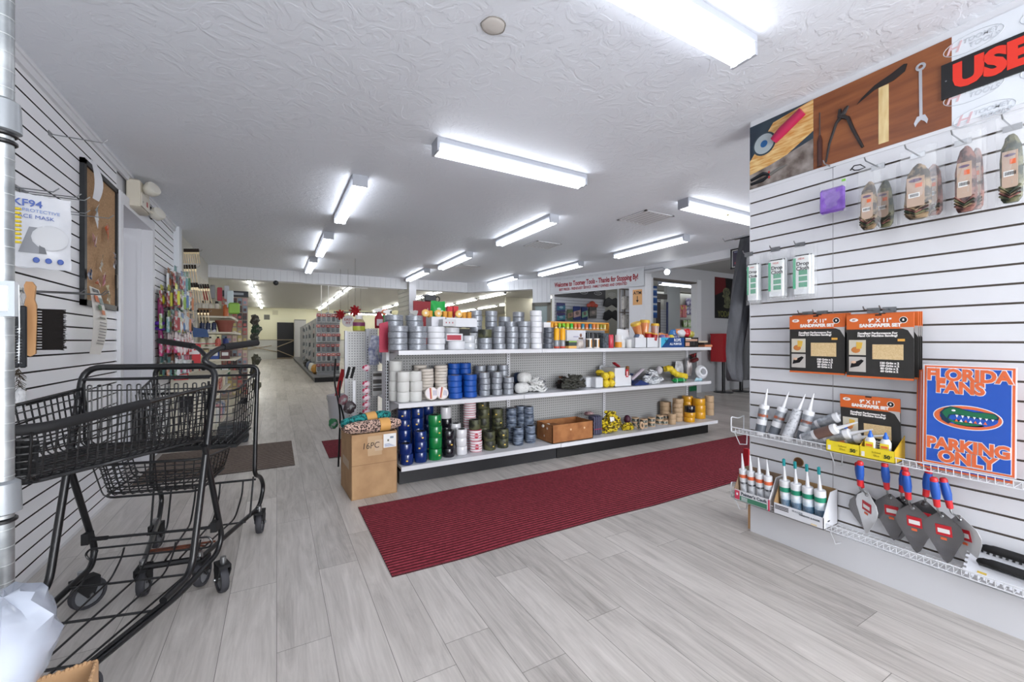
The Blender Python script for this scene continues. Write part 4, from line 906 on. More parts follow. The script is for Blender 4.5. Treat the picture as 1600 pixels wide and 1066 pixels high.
# --- bottom shelf
z = Z1 + .002
HN = .098
def tall(kind, u, Y, n, r, where, h=.075): return stack(kind, u, Y, z, n, r, h, where)
tall('navy', 634.5, 3.30, 2, .052, 'front stack, bottom shelf left end', .083)
tall('navy', 657.5, 3.31, 3, .052, 'front stack next to the green rolls', .083)
tall('navy', 632, 3.43, 5, .054, 'rear stack, bottom shelf left end', .083)
tall('navy', 652, 3.46, 5, .054, 'rear stack behind the front navy rolls', .083)
tall('navy', 668, 3.58, 5, .054, 'deep stack behind the green rolls', .083)
tall('green', 680, 3.32, 4, .055, 'in the only green stack', .092)
tall('black', 701.5, 3.34, 3, .051, 'front stack between green and glossy white rolls', .074)
tall('gloss', 720.5, 3.35, 3, .048, 'front stack beside the red lettered rolls', .073)
tall('gloss', 712, 3.47, 4, .046, 'second row behind the front glossy white rolls', .062)
stack('black', 697, 3.49, z, 4, .045, .074, 'rear stack behind the front black rolls')
stack('gloss', 697, 3.49, z + .296, 1, .048, .10, 'on top of the rear black rolls')
STOPS = tall('stop', 743, 3.37, 2, .056, 'front stack under a camouflage roll', .098)
for ro in STOPS:
    th = ro.rotation_euler[2]; b = MB(); b.prism([(.021 * cos(pi / 8 + pi * k / 4), .021 * sin(pi / 8 + pi * k / 4)) for k in range(8)], -.0015, 0, STOPM); a_ = -pi / 2 - .25 - th
    o = b.build('print', ro, (.0575 * cos(a_), .0575 * sin(a_), .05), -.25 - th); text('STOP', .016, (0, -.002, 0), WHITE, o, bold=.0004)
stack('camo', 743, 3.37, z + .196, 1, .053, .088, 'on top of the front red lettered rolls')
tall('stop', 734, 3.51, 4, .058, 'rear stack behind the front red lettered rolls', .105)
tall('camo', 755, 3.54, 5, .056, 'tall rear stack against the pegboard', .086)
tall('camo', 765, 3.37, 2, .053, 'front stack, left of the two near the tie-dye rolls', .083)
tall('camo', 785.5, 3.38, 2, .053, 'front stack, right of the two near the tie-dye rolls', .085)
tall('camo', 777, 3.54, 4, .055, 'rear stack behind the two short camouflage stacks', .083)
for u, Y, n, w_ in ((809.5, 3.39, 2, 'front stack nearer the camouflage rolls'), (828.5, 3.41, 2, 'front stack touching the brown carton'), (799, 3.52, 3, 'rear stack nearer the camouflage rolls'), (815, 3.58, 3, 'rear stack in the middle of the tie-dye rolls'), (826, 3.52, 3, 'rear stack beside the brown carton')):
    stack('denim', u, Y, z, n + (n == 3), .050, .082, w_)
KB = noisy('#8e5a32', '#a87042', 12, .8)
def holes(b, w, d, h):
    for x in (-w * .06, w * .28): b.ball((x, -d / 2, h * .66), .010, .002, .010, mat('#d9b48c', .6), 10, 6)
    b.ball((-w / 2, -.05, h * .75), .002, .013, .012, mat('#d8c8b8', .6), 10, 6); b.ball((-w / 2, .0, h * .3), .002, .01, .013, mat('#c9b8a8', .6), 10, 6)
tray('brown_carton', 'open brown cardboard carton on the bottom shelf', uX(858, 3.30), uX(921, 3.30), 3.245, 3.52, z, .175, KB, parts=holes, th=.006)
for i, (u, Y) in enumerate(((850, 3.40), (856, 3.41))):
    mb = MB(); mb.ball((0, 0, 0), .024, .02, .018, mat('#d8d0c6', .5), 10, 7, None, .1, R); tag(mb.build('wrapped_lump', loc=(uX(u, Y) , Y, z + .145)), 'small white lump inside the brown carton, %s one' % ('left' if i == 0 else 'right'), 'packet')
mb = MB(); mb.box(-.09, .09, -.06, .06, 0, .14, KB); tag(mb.build('filler_box', loc=(uX(858, 3.40) + .02, 3.41, z + .006)), 'smaller box filling the inside of the brown carton', 'box')
mb = MB(); mb.rbox(-.055, .055, -.05, .05, 0, .20, striped(['#2c2a40', '#3d4258', '#6a6a80', '#2a2638'], 'X', .03, .4, warp=.6), .012); mb.box(-.056, .056, -.052, -.05, .06, .066, mat('#a02848', .5)); tag(mb.build('purple_bundle', loc=(uX(930, 3.37), 3.37, z)), 'dark purple wrapped bundle beside the brown carton', 'bundle')
mb = MB(); mb.ball((0, 0, 0), .06, .04, .02, noisy('#4a2030', '#c9a8a8', 20, .6), 12, 7, None, .2, R); tag(mb.build('pink_wrap', loc=(uX(922, 3.50), 3.53, z + .19)), 'maroon and pink wrap behind the brown carton', 'bundle')
YR = noisy('#4a3a12', '#e6cc2a', 38, .5, lo=.42, hi=.52, bump=.004, bscale=30)
coil('yellow_black_rope', 'yellow and black rope in net bag piled on the bottom shelf', 'rope', uX(957, 3.34), 3.37, z, .15, .08, .25, YR, 90, .0095, 41)
coil('yellow_black_rope', 'smaller yellow and black rope hank beside the net bag', 'rope', uX(984, 3.33), 3.36, z, .09, .055, .09, YR, 32, .009, 43)
mb = MB(); mb.rbox(-.03, .03, -.002, .002, -.025, .025, PAPER, .002); tag(mb.build('paper_tag', loc=(uX(957, 3.30), 3.305, z + .15), rot=(-.3, .1, 0)), 'small white paper tag on the yellow and black rope', 'tag')
mb = MB(); mb.ball((0, 0, 0), .04, .04, .05, mat('#4a1e34', .5), 12, 8); tag(mb.build('maroon_ball', loc=(uX(980, 3.46), 3.46, z + .09)), 'maroon packet behind the smaller yellow rope hank', 'packet')
LBL = mat('#2c3a34', .5)
def tanroll(u, Y, zz, lab, lying=False, r=.042, h=.05):
    mb = MB(); mb.lathe([(r * .5, 0), (r, 0), (r, h), (r * .5, h)], KINDS['amber'][0], 22, closed=True); mb.lathe([(r * .5, h * .98), (0, h * .98)], CORE, 14); mb.lathe([(r + .0006, h * .2), (r + .0006, h * .75)], noisy('#2c3a34', '#b9b4a4', 60, .5, lo=.5, hi=.6), 22); mb.f = mb.f[:-2]; mb.m = mb.m[:-2]; mb.sm = mb.sm[:-2]
    tag(mb.build('strapping_tape', loc=(uX(u, Y), Y, z + zz), rot=(radians(80), 0, .3) if lying else (0, 0, 0)), lab, 'tape', 'labelled beige tape rolls')
tanroll(997, 3.31, .045, 'beige labelled tape roll standing on edge beside the yellow rope', True)
for i, (u, Y, zz) in enumerate(((993, 3.46, 0), (993, 3.46, .05), (1006, 3.36, 0), (1006, 3.36, .05), (1018, 3.37, 0), (1018, 3.37, .05), (1008, 3.50, 0), (1030, 3.42, 0), (1038, 3.38, 0), (1031, 3.42, .05), (1040, 3.42, .05))):
    tanroll(u, Y, zz, 'small beige labelled tape roll, %s from the left between rope and tan stacks' % ORD[i])
stack('tan', 1050, 3.33, z, 2, .042, .062, 'short front stack beside the yellow rolls')
stack('tan', 1059, 3.43, z, 5, .061, .055, 'tall stack left of the yellow rolls')
stack('tan', 1040, 3.58, z, 4, .066, .055, 'rear stack behind the short tan stack')
stack('yellow', 1077.5, 3.335, z, 2, .064, .058, 'front stack under the black wrapped roll')
stack('black', 1077.5, 3.335, z + .116, 1, .061, .078, 'lying on the front yellow stack')
stack('yellow', 1092, 3.43, z, 3, .074, .084, 'right stack with a silver disc on top')
stack('yellow', 1074, 3.55, z, 4, .066, .068, 'rear stack behind the black wrapped roll')
stack('tan', 1108.5, 3.50, z, 3, .057, .085, 'stack at the right end of the bottom shelf')
mb = MB(); mb.lathe([(0, .012), (.02, .012), (.035, 0)], mat('#b8bcc4', .25, .5), 18); tag(mb.build('foil_disc', loc=(uX(1092, 3.43), 3.43, z + .254)), 'silver foil disc lying on the right yellow stack', 'disc')
# ================= right hand slat wall =================
RR = -pi / 2                       # local -Y looks out of this wall, local +X runs towards the camera
def rw(u, v, off=0.0): return onX(u, v, RX - off)
def rpt(name, label, cat, u, v, off, group=None):
    p = rw(u, v, off); return thing(name, label, cat, p, RR, group)
def span(u0, u1, off): return rw(u0, 533, off).y, rw(u1, 533, off).y
def hook_r(u, v, L, label, grp='metal hooks on the right slat wall'):
    p = rw(u, v, 0); gz = min(GR, key=lambda g: abs(g - p.z)); b = MB()
    b.box(-.025, .025, -.003, .008, -.012, .012, STEEL); b.tube([(0, 0, 0), (0, -L, -.0), (0, -L - .012, .014)], .0028, STEEL, 6)
    return tag(b.build('display_hook', loc=(RX, p.y, gz), rz=RR), label, 'hook', grp)
# printed boards along the top
za, zb = 2.034, CEIL - .035
def ybar(u): return rw(u, 533).y
y0, y1, y2 = 1.465, ybar(1272), ybar(1488)
WOODP = noisy('#6a361c', '#9c5e34', 2.2, .45, detail=8, stretch=(1, 3, 9), lo=.3, hi=.72)
def board(name, label, ya, yb, m, z0=za, z1=zb, th=.006, off=.001):
    t = thing(name, label, 'poster', (RX - off, (ya + yb) / 2, (z0 + z1) / 2), RR)
    b = MB(); w = (ya - yb); b.box(-w / 2, w / 2, -th, 0, -(z1 - z0) / 2, (z1 - z0) / 2, m); b.build('panel', t); return t, w, z1 - z0
t, w, h = board('photo_board', 'printed board showing an angle grinder and pliers over a rock', y0, y1, noisy('#15243a', '#3a4a52', 5, .45, detail=3))
b = MB(); e = -.0065
b.add([(-w / 2, e, -.02), (-w * .1, e, h * .42), (w / 2, e, h * .5), (w / 2, e, .02), (-.02, e, -.09), (-w / 2, e, -.12)], [(0, 5, 4, 3, 2, 1)], noisy('#c98a3c', '#e8c88a', 6, .5, stretch=(2, 1, 14)))
b.add([(-w / 2, e - .0005, -.10), (-.05, e - .0005, -.08), (w / 2, e - .0005, -.02), (w / 2, e - .0005, -h / 2), (-w / 2, e - .0005, -h / 2)], [(0, 4, 3, 2, 1)], noisy('#5a4d46', '#a39a94', 12, .6, detail=8)); b.build('print', t)
b = MB(); mt = Matrix.Translation((-.085, -.007, .055)) @ Matrix.Rotation(pi / 2, 4, 'X')
b.lathe([(.0, .0016), (.02, .0016)], mat('#1f5f9a', .4), 20, mt); b.lathe([(.0, .0012), (.056, .0012)], mat('#a9b4b8', .4), 28, mt); b.lathe([(.0, .0004), (.066, .0004)], mat('#33424c', .4), 28, mt)
b.tube([(-.03, -.0085, .05), (.02, -.0085, .085), (.12, -.0085, .145)], [.024, .03, .027], mat('#b01e4e', .4), 10); b.v = [(x, max(y, -.0105) if False else y, z) for x, y, z in b.v]
b.build('grinder', t)
b = MB()
for s in (-1, 1): b.tube([(-.16, -.008, -.145 + s * .012), (-.09, -.008, -.135 + s * .018), (-.05, -.008, -.135)], [.009, .011, .006], mat('#16191f', .4), 8)
b.tube([(-.05, -.008, -.135), (.0, -.008, -.118), (.04, -.008, -.112)], [.01, .008, .002], mat('#6c6a66', .4), 8); b.box(-.06, -.052, -.012, -.006, -.155, -.115, mat('#b0302a', .4)); b.build('pliers', t)
t, w, h = board('photo_board', 'long printed board of old hand tools lying on brown wood', y1, y2, WOODP)
def fl(b, poly, m, k=.0012): b.add([(x, -.006 - k, z) for x, z in poly], [tuple(range(len(poly)))], m)
b = MB(); IRON = mat('#1c1514', .4); 
b.prism([(.015, -h / 2 + .02), (.052, -h / 2 + .02), (.052, .1), (.015, .1)], -.0075, -.006, noisy('#c8a468', '#e6d3a0', 8, .5, stretch=(3, 1, .6)))
b.prism([(-.07, .062), (.0, .098), (.07, .105), (.11, .125), (.118, .155), (.106, .16), (.06, .14), (.0, .12), (-.05, .085)], -.0085, -.0075, IRON)
b.build('hammer', t)
b = MB(); b.tube([(-.20, -.007, -.17), (-.185, -.007, -.08), (-.155, -.007, .01), (-.125, -.007, .045), (-.105, -.007, .075)], [.004, .006, .007, .012, .006], IRON, 8); b.tube([(-.045, -.007, -.155), (-.085, -.007, -.05), (-.105, -.007, .015), (-.14, -.007, .04), (-.14, -.007, .075)], [.006, .008, .009, .012, .006], IRON, 8); b.lathe([(0, .002), (.010, .002)], mat('#3a302c', .4), 12, Matrix.Translation((-.122, -.012, .032)) @ Matrix.Rotation(pi / 2, 4, 'X')); b.build('pincers', t)
b = MB(); b.tube([(-.228, -.007, .1), (-.228, -.007, .0), (-.228, -.007, -.02)], [.003, .0035, .005], mat('#4a3a34', .4), 8); b.tube([(-.228, -.007, -.02), (-.228, -.007, -.05), (-.228, -.007, -.18)], [.006, .013, .012], mat('#3c1a12', .45), 8); b.build('screwdriver', t)
b = MB(); WR = mat('#b4b6bc', .3, .4); b.prism([(.158, -.10), (.168, -.10), (.166, .10), (.156, .10)], -.0085, -.006, WR); b.lathe([(.008, 0), (.017, 0), (.017, .003), (.008, .003)], WR, 18, Matrix.Translation((.162, -.006, .115)) @ Matrix.Rotation(pi / 2, 4, 'X'), closed=True)
b.prism([(.150, -.10), (.176, -.10), (.186, -.125), (.182, -.142), (.174, -.128), (.163, -.118), (.152, -.128), (.144, -.142), (.140, -.125)], -.0085, -.006, WR); b.build('wrench', t)
t, w, h = board('logo_board', 'white board patterned with pale grey oval logos behind the black sign', y2, -1.2, mat('#dfe4ea', .45))
GO = mat('#c3c8cf', .5); GR_ = mat('#d8b9be', .5)
for r_ in range(4):
    for c_ in range(6):
        x = -w / 2 + .06 + c_ * .21 + (r_ % 2) * .03; zz = h / 2 - .055 - r_ * .103
        b = MB(); pts = [(x + .085 * cos(a), -.0065, zz + .036 * sin(a) + .02 * cos(a) * .2) for a in [2 * pi * k / 28 for k in range(28)]]; b.tube(pts, .0012, GO, 4, True); b.build('oval', t)
        text('TOOMEY', .024, (x + .022, -.0065, zz + .012), GO, t, shear=.25, bold=.0006); text('TOOLS', .026, (x + .030, -.0065, zz - .012), GO, t, shear=.25, bold=.0006); text('H', .058, (x - .058, -.0065, zz), GR_, t, shear=.3, bold=.0008)
t = thing('used_sign', 'black sign with big red letters over the patterned board, cut by frame', 'sign', (RX - .011, .64 - .42, 2.225), RR)
b = MB(); b.box(-.42, .60, -.004, .003, -.073, .073, mat('#101114', .5)); b.lathe([(0, .0006), (.003, .0006)], STEEL, 8, Matrix.Translation((-.405, -.004, 0)) @ Matrix.Rotation(pi / 2, 4, 'X')); b.build('panel', t)
text('USED', .135, (-.385, -.0055, -.002), mat('#e0301c', .5, emit=0), t, align='LEFT', sx=.93, bold=.008)
# ---- camouflage packs in clear bags ----
CLEAR = mat('#f4f6f8', .08, alpha=.13, key='film')
CLEAR2 = mat('#f4f6f8', .12, alpha=.36, key='film2')
CAMOS = [noisy('#2e251c', '#8a7458', 40, .6, lo=.44, hi=.58, detail=4), noisy('#1c2818', '#6c6a4c', 36, .6, lo=.44, hi=.58, detail=4), noisy('#341616', '#84584e', 38, .6, lo=.42, hi=.56, detail=3)]
def film(b, w, h, d, m=CLEAR, seed=0, mt=None, n=9):
    rr = random.Random(seed); vs = []; fs = []
    for s in (-1, 1):
        for j in range(n + 1):
            for i in range(n + 1):
                a, t = i / n, j / n; k = (sin(pi * a) * sin(pi * t)) ** .5 if 0 < a < 1 and 0 < t < 1 else 0
                vs.append(((a - .5) * w + rr.uniform(-.003, .003), s * (k * d / 2 + .001) + rr.uniform(-.004, .004) * (k > 0), t * h + rr.uniform(-.004, .004)))
    N = (n + 1) ** 2
    for j in range(n):
        for i in range(n):
            q = j * (n + 1) + i; fs.append((q, q + 1, q + n + 2, q + n + 1)); fs.append((N + q, N + q + n + 1, N + q + n + 2, N + q + 1))
    b.add(vs, fs, m, True, mt)
TAGM = mat('#b8a08e', .6)
def camo_pack(u, v0, v1, u0, u1, off, cm, lab, seed, second=None):
    """v0..v1 bag top and bottom, u0..u1 sides; hangs at distance off from the wall"""
    p = rw(u, v1, off); top = rw(u, v0, off).z; ya, yb = span(u0, u1, off); w = (ya - yb); h = top - p.z
    t = thing('camouflage_pouch', lab, 'pouch', (p.x, (ya + yb) / 2, p.z), RR, 'bagged camouflage pouches')
    b = MB(); mt = None; hh = h * .78
    rr = random.Random(seed)
    prof = [(w * .24, .005), (w * .36, .02), (w * .39, hh * .3), (w * .36, hh * .62), (w * .30, hh * .82), (w * .17, hh * .95), (w * .05, hh)]
    b.lathe(prof, CAMOS[cm], 14, Matrix.Diagonal((1, .62, 1, 1))); b.v = [(x + rr.uniform(-.003, .003), y + rr.uniform(-.003, .003), z_) for x, y, z_ in b.v]
    for k in range(4): b.tube([(-w * .34, -.02, .03 + k * .012), (0, -w * .27, .012 + k * .008), (w * .34, -.02, .02 + k * .014)], .004, CAMOS[(cm + k) % 3], 5)
    b.build('pouch', t)
    g = MB(); yy = -w * .265; g.box(-w * .25, w * .25, yy - .002, yy, hh * .22, hh * .74, TAGM); g.box(-w * .2, w * .12, yy - .0028, yy - .002, hh * .38, hh * .46, PAPER); g.box(.0, w * .19, yy - .003, yy - .002, hh * .55, hh * .62, mat('#d8683c', .5))
    g.lathe([(0, 0), (w * .19, 0)], mat('#6a5a72', .5), 16, Matrix.Translation((.0, yy - .0026, hh * .68)) @ Matrix.Rotation(pi / 2, 4, 'X') @ Matrix.Diagonal((1, .35, 1, 1)))
    for k in range(7): g.box(-w * .15 + k * .004, -w * .15 + k * .004 + .002, yy - .0034, yy - .0028, hh * .395, hh * .445, BLACK)
    g.build('tag', t)
    f = MB(); film(f, w * 1.02, h, w * .62, CLEAR, seed); f.build('clear_bag', t); return t
hook_r(1372, 262, .13, 'metal hook behind the first pair of camouflage pouches')
hook_r(1434, 235, .13, 'metal hook behind the second pair of camouflage pouches')
hook_r(1505, 210, .13, 'metal hook holding the reddish camouflage pouches')
hook_r(1582, 185, .13, 'metal hook holding the camouflage pouch cut by the right edge')
camo_pack(1378, 262, 358, 1366, 1400, .035, 1, 'darker green camouflage pouch tucked behind the first tan tagged one', 3)
camo_pack(1360, 262, 360, 1341, 1376, .13, 0, 'first bagged camouflage pouch with tan tag, beside the purple packet', 4)
camo_pack(1450, 236, 340, 1440, 1477, .035, 2, 'red brown camouflage pouch behind the second tagged one', 5)
camo_pack(1433, 232, 344, 1408, 1463, .14, 0, 'second bagged camouflage pouch with tan tag, widest with woven bottom', 6)
camo_pack(1522, 205, 330, 1512, 1541, .04, 2, 'narrow dark pouch behind the reddish bagged pouch', 7)
camo_pack(1505, 200, 334, 1487, 1533, .13, 2, 'reddish bagged camouflage pouch with tan tag, third from the left', 8)
camo_pack(1583, 178, 318, 1556, 1606, .13, 1, 'green bagged camouflage pouch cut by the right edge of the photo', 9)
# purple packet
hook_r(1297, 262, .06, 'metal hook holding the purple packet')
p = rw(1301, 334, .06); b = MB(); ya, yb = span(1281, 1322, .06)
t = thing('purple_packet', 'flat purple packet in clear film hanging under the pliers print', 'packet', (p.x, (ya + yb) / 2, p.z), RR)
b.rbox(-(ya - yb) * .47, (ya - yb) * .47, -.012, .006, .005, .128, noisy('#7a4fb8', '#9a72d2', 30, .5), .01); b.build('cloth', t)
b = MB(); film(b, (ya - yb), .165, .03, CLEAR, 12); b.box(.04, .056, -.006, -.004, .145, .156, mat('#7ec83c', .5)); b.build('clear_bag', t)
b = MB(); b.tube([(-.03, 0, 0), (-.01, -.01, .014), (.015, -.01, .01), (.03, 0, -.006), (.005, .0, -.01), (-.012, -.002, -.006), (-.02, -.01, .004)], .0028, BLACK, 6, True); tag(b.build('elastic_loop', loc=rw(1340, 263, .02), rz=RR), 'black elastic loop hanging between purple packet and first camouflage pouch', 'loop')
# drop cloths
for i, (u, u0, u1, v0, v1, lab) in enumerate(((1176, 1166, 1188, 400, 476, 'drop cloth packet at the wall end beside the hanging dark garments'), (1218, 1198, 1230, 392, 470, 'drop cloth packet in the middle of the three on hooks'), (1256, 1236, 1272, 384, 467, 'drop cloth packet on the right of the three hooks'))):
    hook_r(u - 6, v0 + 2, .05, 'metal hook holding the %s' % lab.split(' at ')[0].split(' in ')[0].split(' on ')[0] + [' at the wall end', ' in the middle', ' on the right'][i])
    for k in (1, 0):
        off = .05 if k == 0 else .02; p = rw(u + 6 * k, v1, off); ya, yb = span(u0, u1, off); w = (ya - yb) * .92; h = rw(u, v0, off).z - p.z
        t = thing('drop_cloth', lab if k == 0 else lab.replace('drop cloth packet', 'rear drop cloth packet'), 'drop cloth', (p.x, (ya + yb) / 2 - .015 * k, p.z), RR, 'bagged drop cloths')
        b = MB(); b.rbox(-w * .40, w * .40, -.010, .008, .015, h * .84, noisy('#d9dde0', '#eceff0', 14, .5), .01)
        b.box(-w * .26, w * .36, -.0112, -.0098, h * .18, h * .82, mat('#e6eae8', .5)); b.box(-w * .40, -w * .22, -.0105, -.0098, h * .2, h * .78, mat('#5cb78e', .5))
        for q in range(3): b.box(-w * .12, w * .28, -.0118, -.011, h * (.22 + q * .115), h * (.31 + q * .115), mat('#4f9f7c', .5))
        b.box(-w * .28, w * .36, -.0116, -.011, h * .81, h * .83, BLACK); b.build('folded_cloth', t)
        if k == 0:
            text('Drop', w * .27, (w * .06, -.0118, h * .66), BLACK, t, bold=.0006); text('Cloth', w * .27, (w * .07, -.0118, h * .57), BLACK, t, bold=.0006)
            text('HDX', w * .14, (w * .0, -.0118, h * .755), mat('#c84a3a', .5), t)
        f = MB(); film(f, w * 1.05, h, .035, CLEAR, 30 + i * 2 + k); f.build('clear_bag', t)
# sandpaper sets
ORG = mat('#d0642a', .45); DKG = mat('#2b2a28', .45); SAND = noisy('#c9ab7c', '#d8bf92', 200, .8)
def sandpack(name_lab, u0, u1, v0, v1, off, depth, full=True, tilt=0, groupn=1, noz=None):
    ya, yb = span(u0, u1, off); w = ya - yb; zt = rw((u0 + u1) / 2, v0, off).z if noz is None else noz + .275; zb_ = rw((u0 + u1) / 2, v1, off).z if noz is None else noz; h = zt - zb_
    t = thing('sandpaper_set', name_lab, 'sandpaper', (RX - off, (ya + yb) / 2, zb_), RR, 'orange and black sandpaper sets', rot=(tilt, 0, RR))
    b = MB(); b.box(-w / 2, w / 2, 0, depth, 0, h, DKG); b.box(-w / 2 - .0004, w / 2 + .0004, -.0012, depth, h * .77, h, ORG); b.box(-w / 2, w / 2, -.0012, depth, 0, h * .028, ORG)
    b.add([(w / 2, -.0014, h * .79), (w / 2, -.0014, h * .62), (w * .42, -.0014, h * .745), (w * .30, -.0014, h * .79)], [(0, 3, 2, 1)], mat('#b9b6b4', .4)); b.box(-.012, .012, -.0016, depth, h * .975, h, mat('#3a2418', .7))
    b.build('envelope', t)
    b = MB(); b.box(-.09 * w, w * .36 if full else w * .38, -.0018, -.0012, h * .30, h * .53, SAND); b.build('sand_window', t)
    b = MB()
    for z0 in (.36, .09):
        b.box(-w * .46, -w * .19, -.0018, -.0012, h * z0, h * (z0 + .24), mat('#b9b4ae' if z0 < .2 else '#c9c2b0', .5))
    b.ball((-w * .35, -.0018, h * .44), w * .075, .001, h * .05, mat('#c47a3c', .5), 12, 6); b.prism([(-w * .34, h * .46), (-w * .26, h * .46), (-w * .24, h * .56), (-w * .34, h * .57)], -.0028, -.0018, mat('#d9b04a', .5))
    b.prism([(-w * .44, h * .15), (-w * .30, h * .18), (-w * .22, h * .27), (-w * .26, h * .29), (-w * .42, h * .22)], -.0028, -.0018, BLACK); b.ball((-w * .38, -.0022, h * .24), w * .05, .001, h * .025, mat('#d8b49a', .5), 10, 5); b.build('pictures', t)
    Wt = mat('#ece8e4', .5)
    text('9" X 11"', w * .10, (.02 * w, -.0024, h * .90), Wt, t, bold=.0008); text('SANDPAPER SET', w * .085, (.02 * w, -.0024, h * .825), Wt, t, sx=1.0, bold=.0012)
    text('Excellent Performance For', w * .055, (-.02 * w, -.0024, h * .705), Wt, t, bold=.0006); text('Hand Or Machine Sanding!', w * .055, (-.02 * w, -.0024, h * .665), Wt, t, bold=.0006)
    for k, s in enumerate(('120 Grits x 2', '100 Grits x 2', '80 Grits x 2', '60 Grits x 2')): text(s, w * .052, (w * .16, -.0024, h * (.245 - .042 * k)), Wt, t, bold=.0006)
    b = MB(); mt = Matrix.Translation((w * .36, -.0014, h * .90)) @ Matrix.Rotation(pi / 2, 4, 'X'); b.lathe([(0, .001), (w * .05, .001)], BLACK, 20, mt); b.lathe([(0, .0004), (w * .06, .0004)], Wt, 20, mt); b.build('badge', t); b = MB(); b.lathe([(0, .0004), (w * .07, .0004)], Wt, 20, Matrix.Translation((-w * .38, -.0014, h * .92)) @ Matrix.Rotation(pi / 2, 4, 'X') @ Matrix.Diagonal((1, .5, 1, 1))); b.build('maker_oval', t)
    text('8', w * .05, (w * .36, -.0032, h * .90), Wt, t, bold=.0006); text('IIT', w * .05, (-w * .38, -.003, h * .92), mat('#8a3c28', .5), t, shear=.3)
    if noz is None or groupn > 1:
        b = MB(); b.box(w * .28, w * .38, -.0022, -.0014, h * .58, h * .615, mat('#e0a84a', .5)); b.build('price_sticker', t)
    return t
for k in (2, 1): sandpack('sandpaper set %s behind the left hanging orange and black set' % ['', 'directly', 'rearmost'][k], 1236 + 2 * k, 1323 + k * 3, 491, 582, .075 - .022 * k, .003)
sandpack('left hanging sandpaper set with orange header, at the front', 1234, 1320, 493, 584, .085, .004)
for k in (3, 2, 1): sandpack('sandpaper set %s behind the right hanging orange and black set' % ['', 'directly', 'second', 'rearmost'][k], 1326 + 2 * k, 1432 + k * 3, 489, 590, .085 - .018 * k, .003)
sandpack('right hanging sandpaper set with orange header, partly covered by the standing one', 1323, 1428, 491, 592, .095, .004)
hook_r(1262, 491, .09, 'left of two hooks carrying the left sandpaper sets'); hook_r(1285, 491, .09, 'right of two hooks carrying the left sandpaper sets'); hook_r(1365, 489, .10, 'left of two hooks carrying the right sandpaper sets'); hook_r(1390, 488, .10, 'right of two hooks carrying the right sandpaper sets')
# ---- the two wire shelves ----
def wire_shelf(name, lab, zf, d, ya, yb, lip):
    t = thing(name, lab, 'wire shelf', (RX, 0, zf), 0); b = MB()
    n = int((ya - yb) / .022)
    b.tube([(-.012, ya, 0), (-.012, yb, 0)], .0028, WIREW, 6); b.tube([(-d, ya, 0), (-d, yb, 0)], .0028, WIREW, 6); b.tube([(-d - .004, ya, lip), (-d - .004, yb, lip)], .003, WIREW, 6); b.tube([(-d * .5, ya, -.003), (-d * .5, yb, -.003)], .002, WIREW, 6)
    for i in range(n + 1):
        y = ya - (ya - yb) * i / n; b.tube([(-.012, y, .0), (-d, y, .0), (-d - .004, y, lip)], .0014, WIREW, 4)
    b.build('wire_deck', t)
    for k, y in enumerate((ya + .004, ya - 1.2)):
        e = MB(); e.tube(fillet([(-.004, y, .085), (-.06, y, .075), (-d - .004, y, .09 if k == 0 else .03), (-d - .004, y, 0), (-.004, y, 0), (-.004, y, .085)], .012, 3), .0032, WIREW, 6); e.build('end_frame', t)
    e = MB()
    for y in (ya - .015, ya - .5): e.tube([(-.0, y, -.01), (-.006, y, -.085), (-d * .6, y, -.075), (-d, y, 0)], .0026, WIREW, 6)
    e.build('brace', t)
    return t
yaS = 1.50
wire_shelf('wire_shelf', 'upper white wire shelf on the right wall carrying the caulk and the blue sign', .592, .125, yaS, -.9, .03)
wire_shelf('wire_shelf', 'lower white wire shelf on the right wall carrying cartons and trowels', .205, .125, yaS, -.9, .03)
# caulk tubes
CAULKW = mat('#dcdde0', .35, coat=.3)
def caulk(name_lab, p, rot, body, bands, tip=None, grp='caulk tubes', L=.21, r=.024):
    t = thing('caulk_tube', name_lab, 'caulk tube', p, 0, grp, rot=rot)
    b = MB(); b.lathe([(r * .9, 0), (r, .004), (r, L), (r * .96, L + .006), (r * .5, L + .009)], body, 18)
    for z0, z1, m in bands: b.lathe([(r + .0004, z0), (r + .0004, z1)], m, 18); b.f = b.f[:-2]; b.m = b.m[:-2]; b.sm = b.sm[:-2]
    b.build('cartridge', t)
    b = MB(); b.lathe([(r * .42, L + .006), (.009, L + .02), (.0035, L + .09), (.003, L + .10)], CAULKW, 12); b.build('nozzle', t)
    if tip: b = MB(); b.rbox(-.006, .006, -.006, .006, L + .085, L + .125, tip, .003); b.build('tip_cap', t)
    return t
SIL = noisy('#8c9096', '#b4b8be', 60, .35, .5); ZS = .5945
G1 = [(.015, .06, mat('#5f646c', .4)), (.09, .15, SIL), (.105, .12, mat('#d0704a', .5))]
labs = ['grey banded caulk tube standing at the far end of the upper wire shelf', 'second grey banded caulk tube from the shelf end, leaning', 'white printed caulk tube third from the shelf end', 'fourth caulk tube, upright before the fallen ones']
for i, (u, tl, ty) in enumerate(((1187, 6, -6), (1207, 9, -14), (1228, 10, -16), (1252, 6, -10))):
    ps = rw(u, 533, .085 - .012 * (i % 2)); caulk(labs[i], (ps.x, ps.y, ZS + .004), (radians(0), radians(tl), radians(0)) if False else (radians(-ty), radians(tl), 0), CAULKW, G1 if i != 2 else [(.03, .17, noisy('#c9cbd0', '#8c9096', 90, .5, lo=.5, hi=.7))], L=.165, r=.0255)
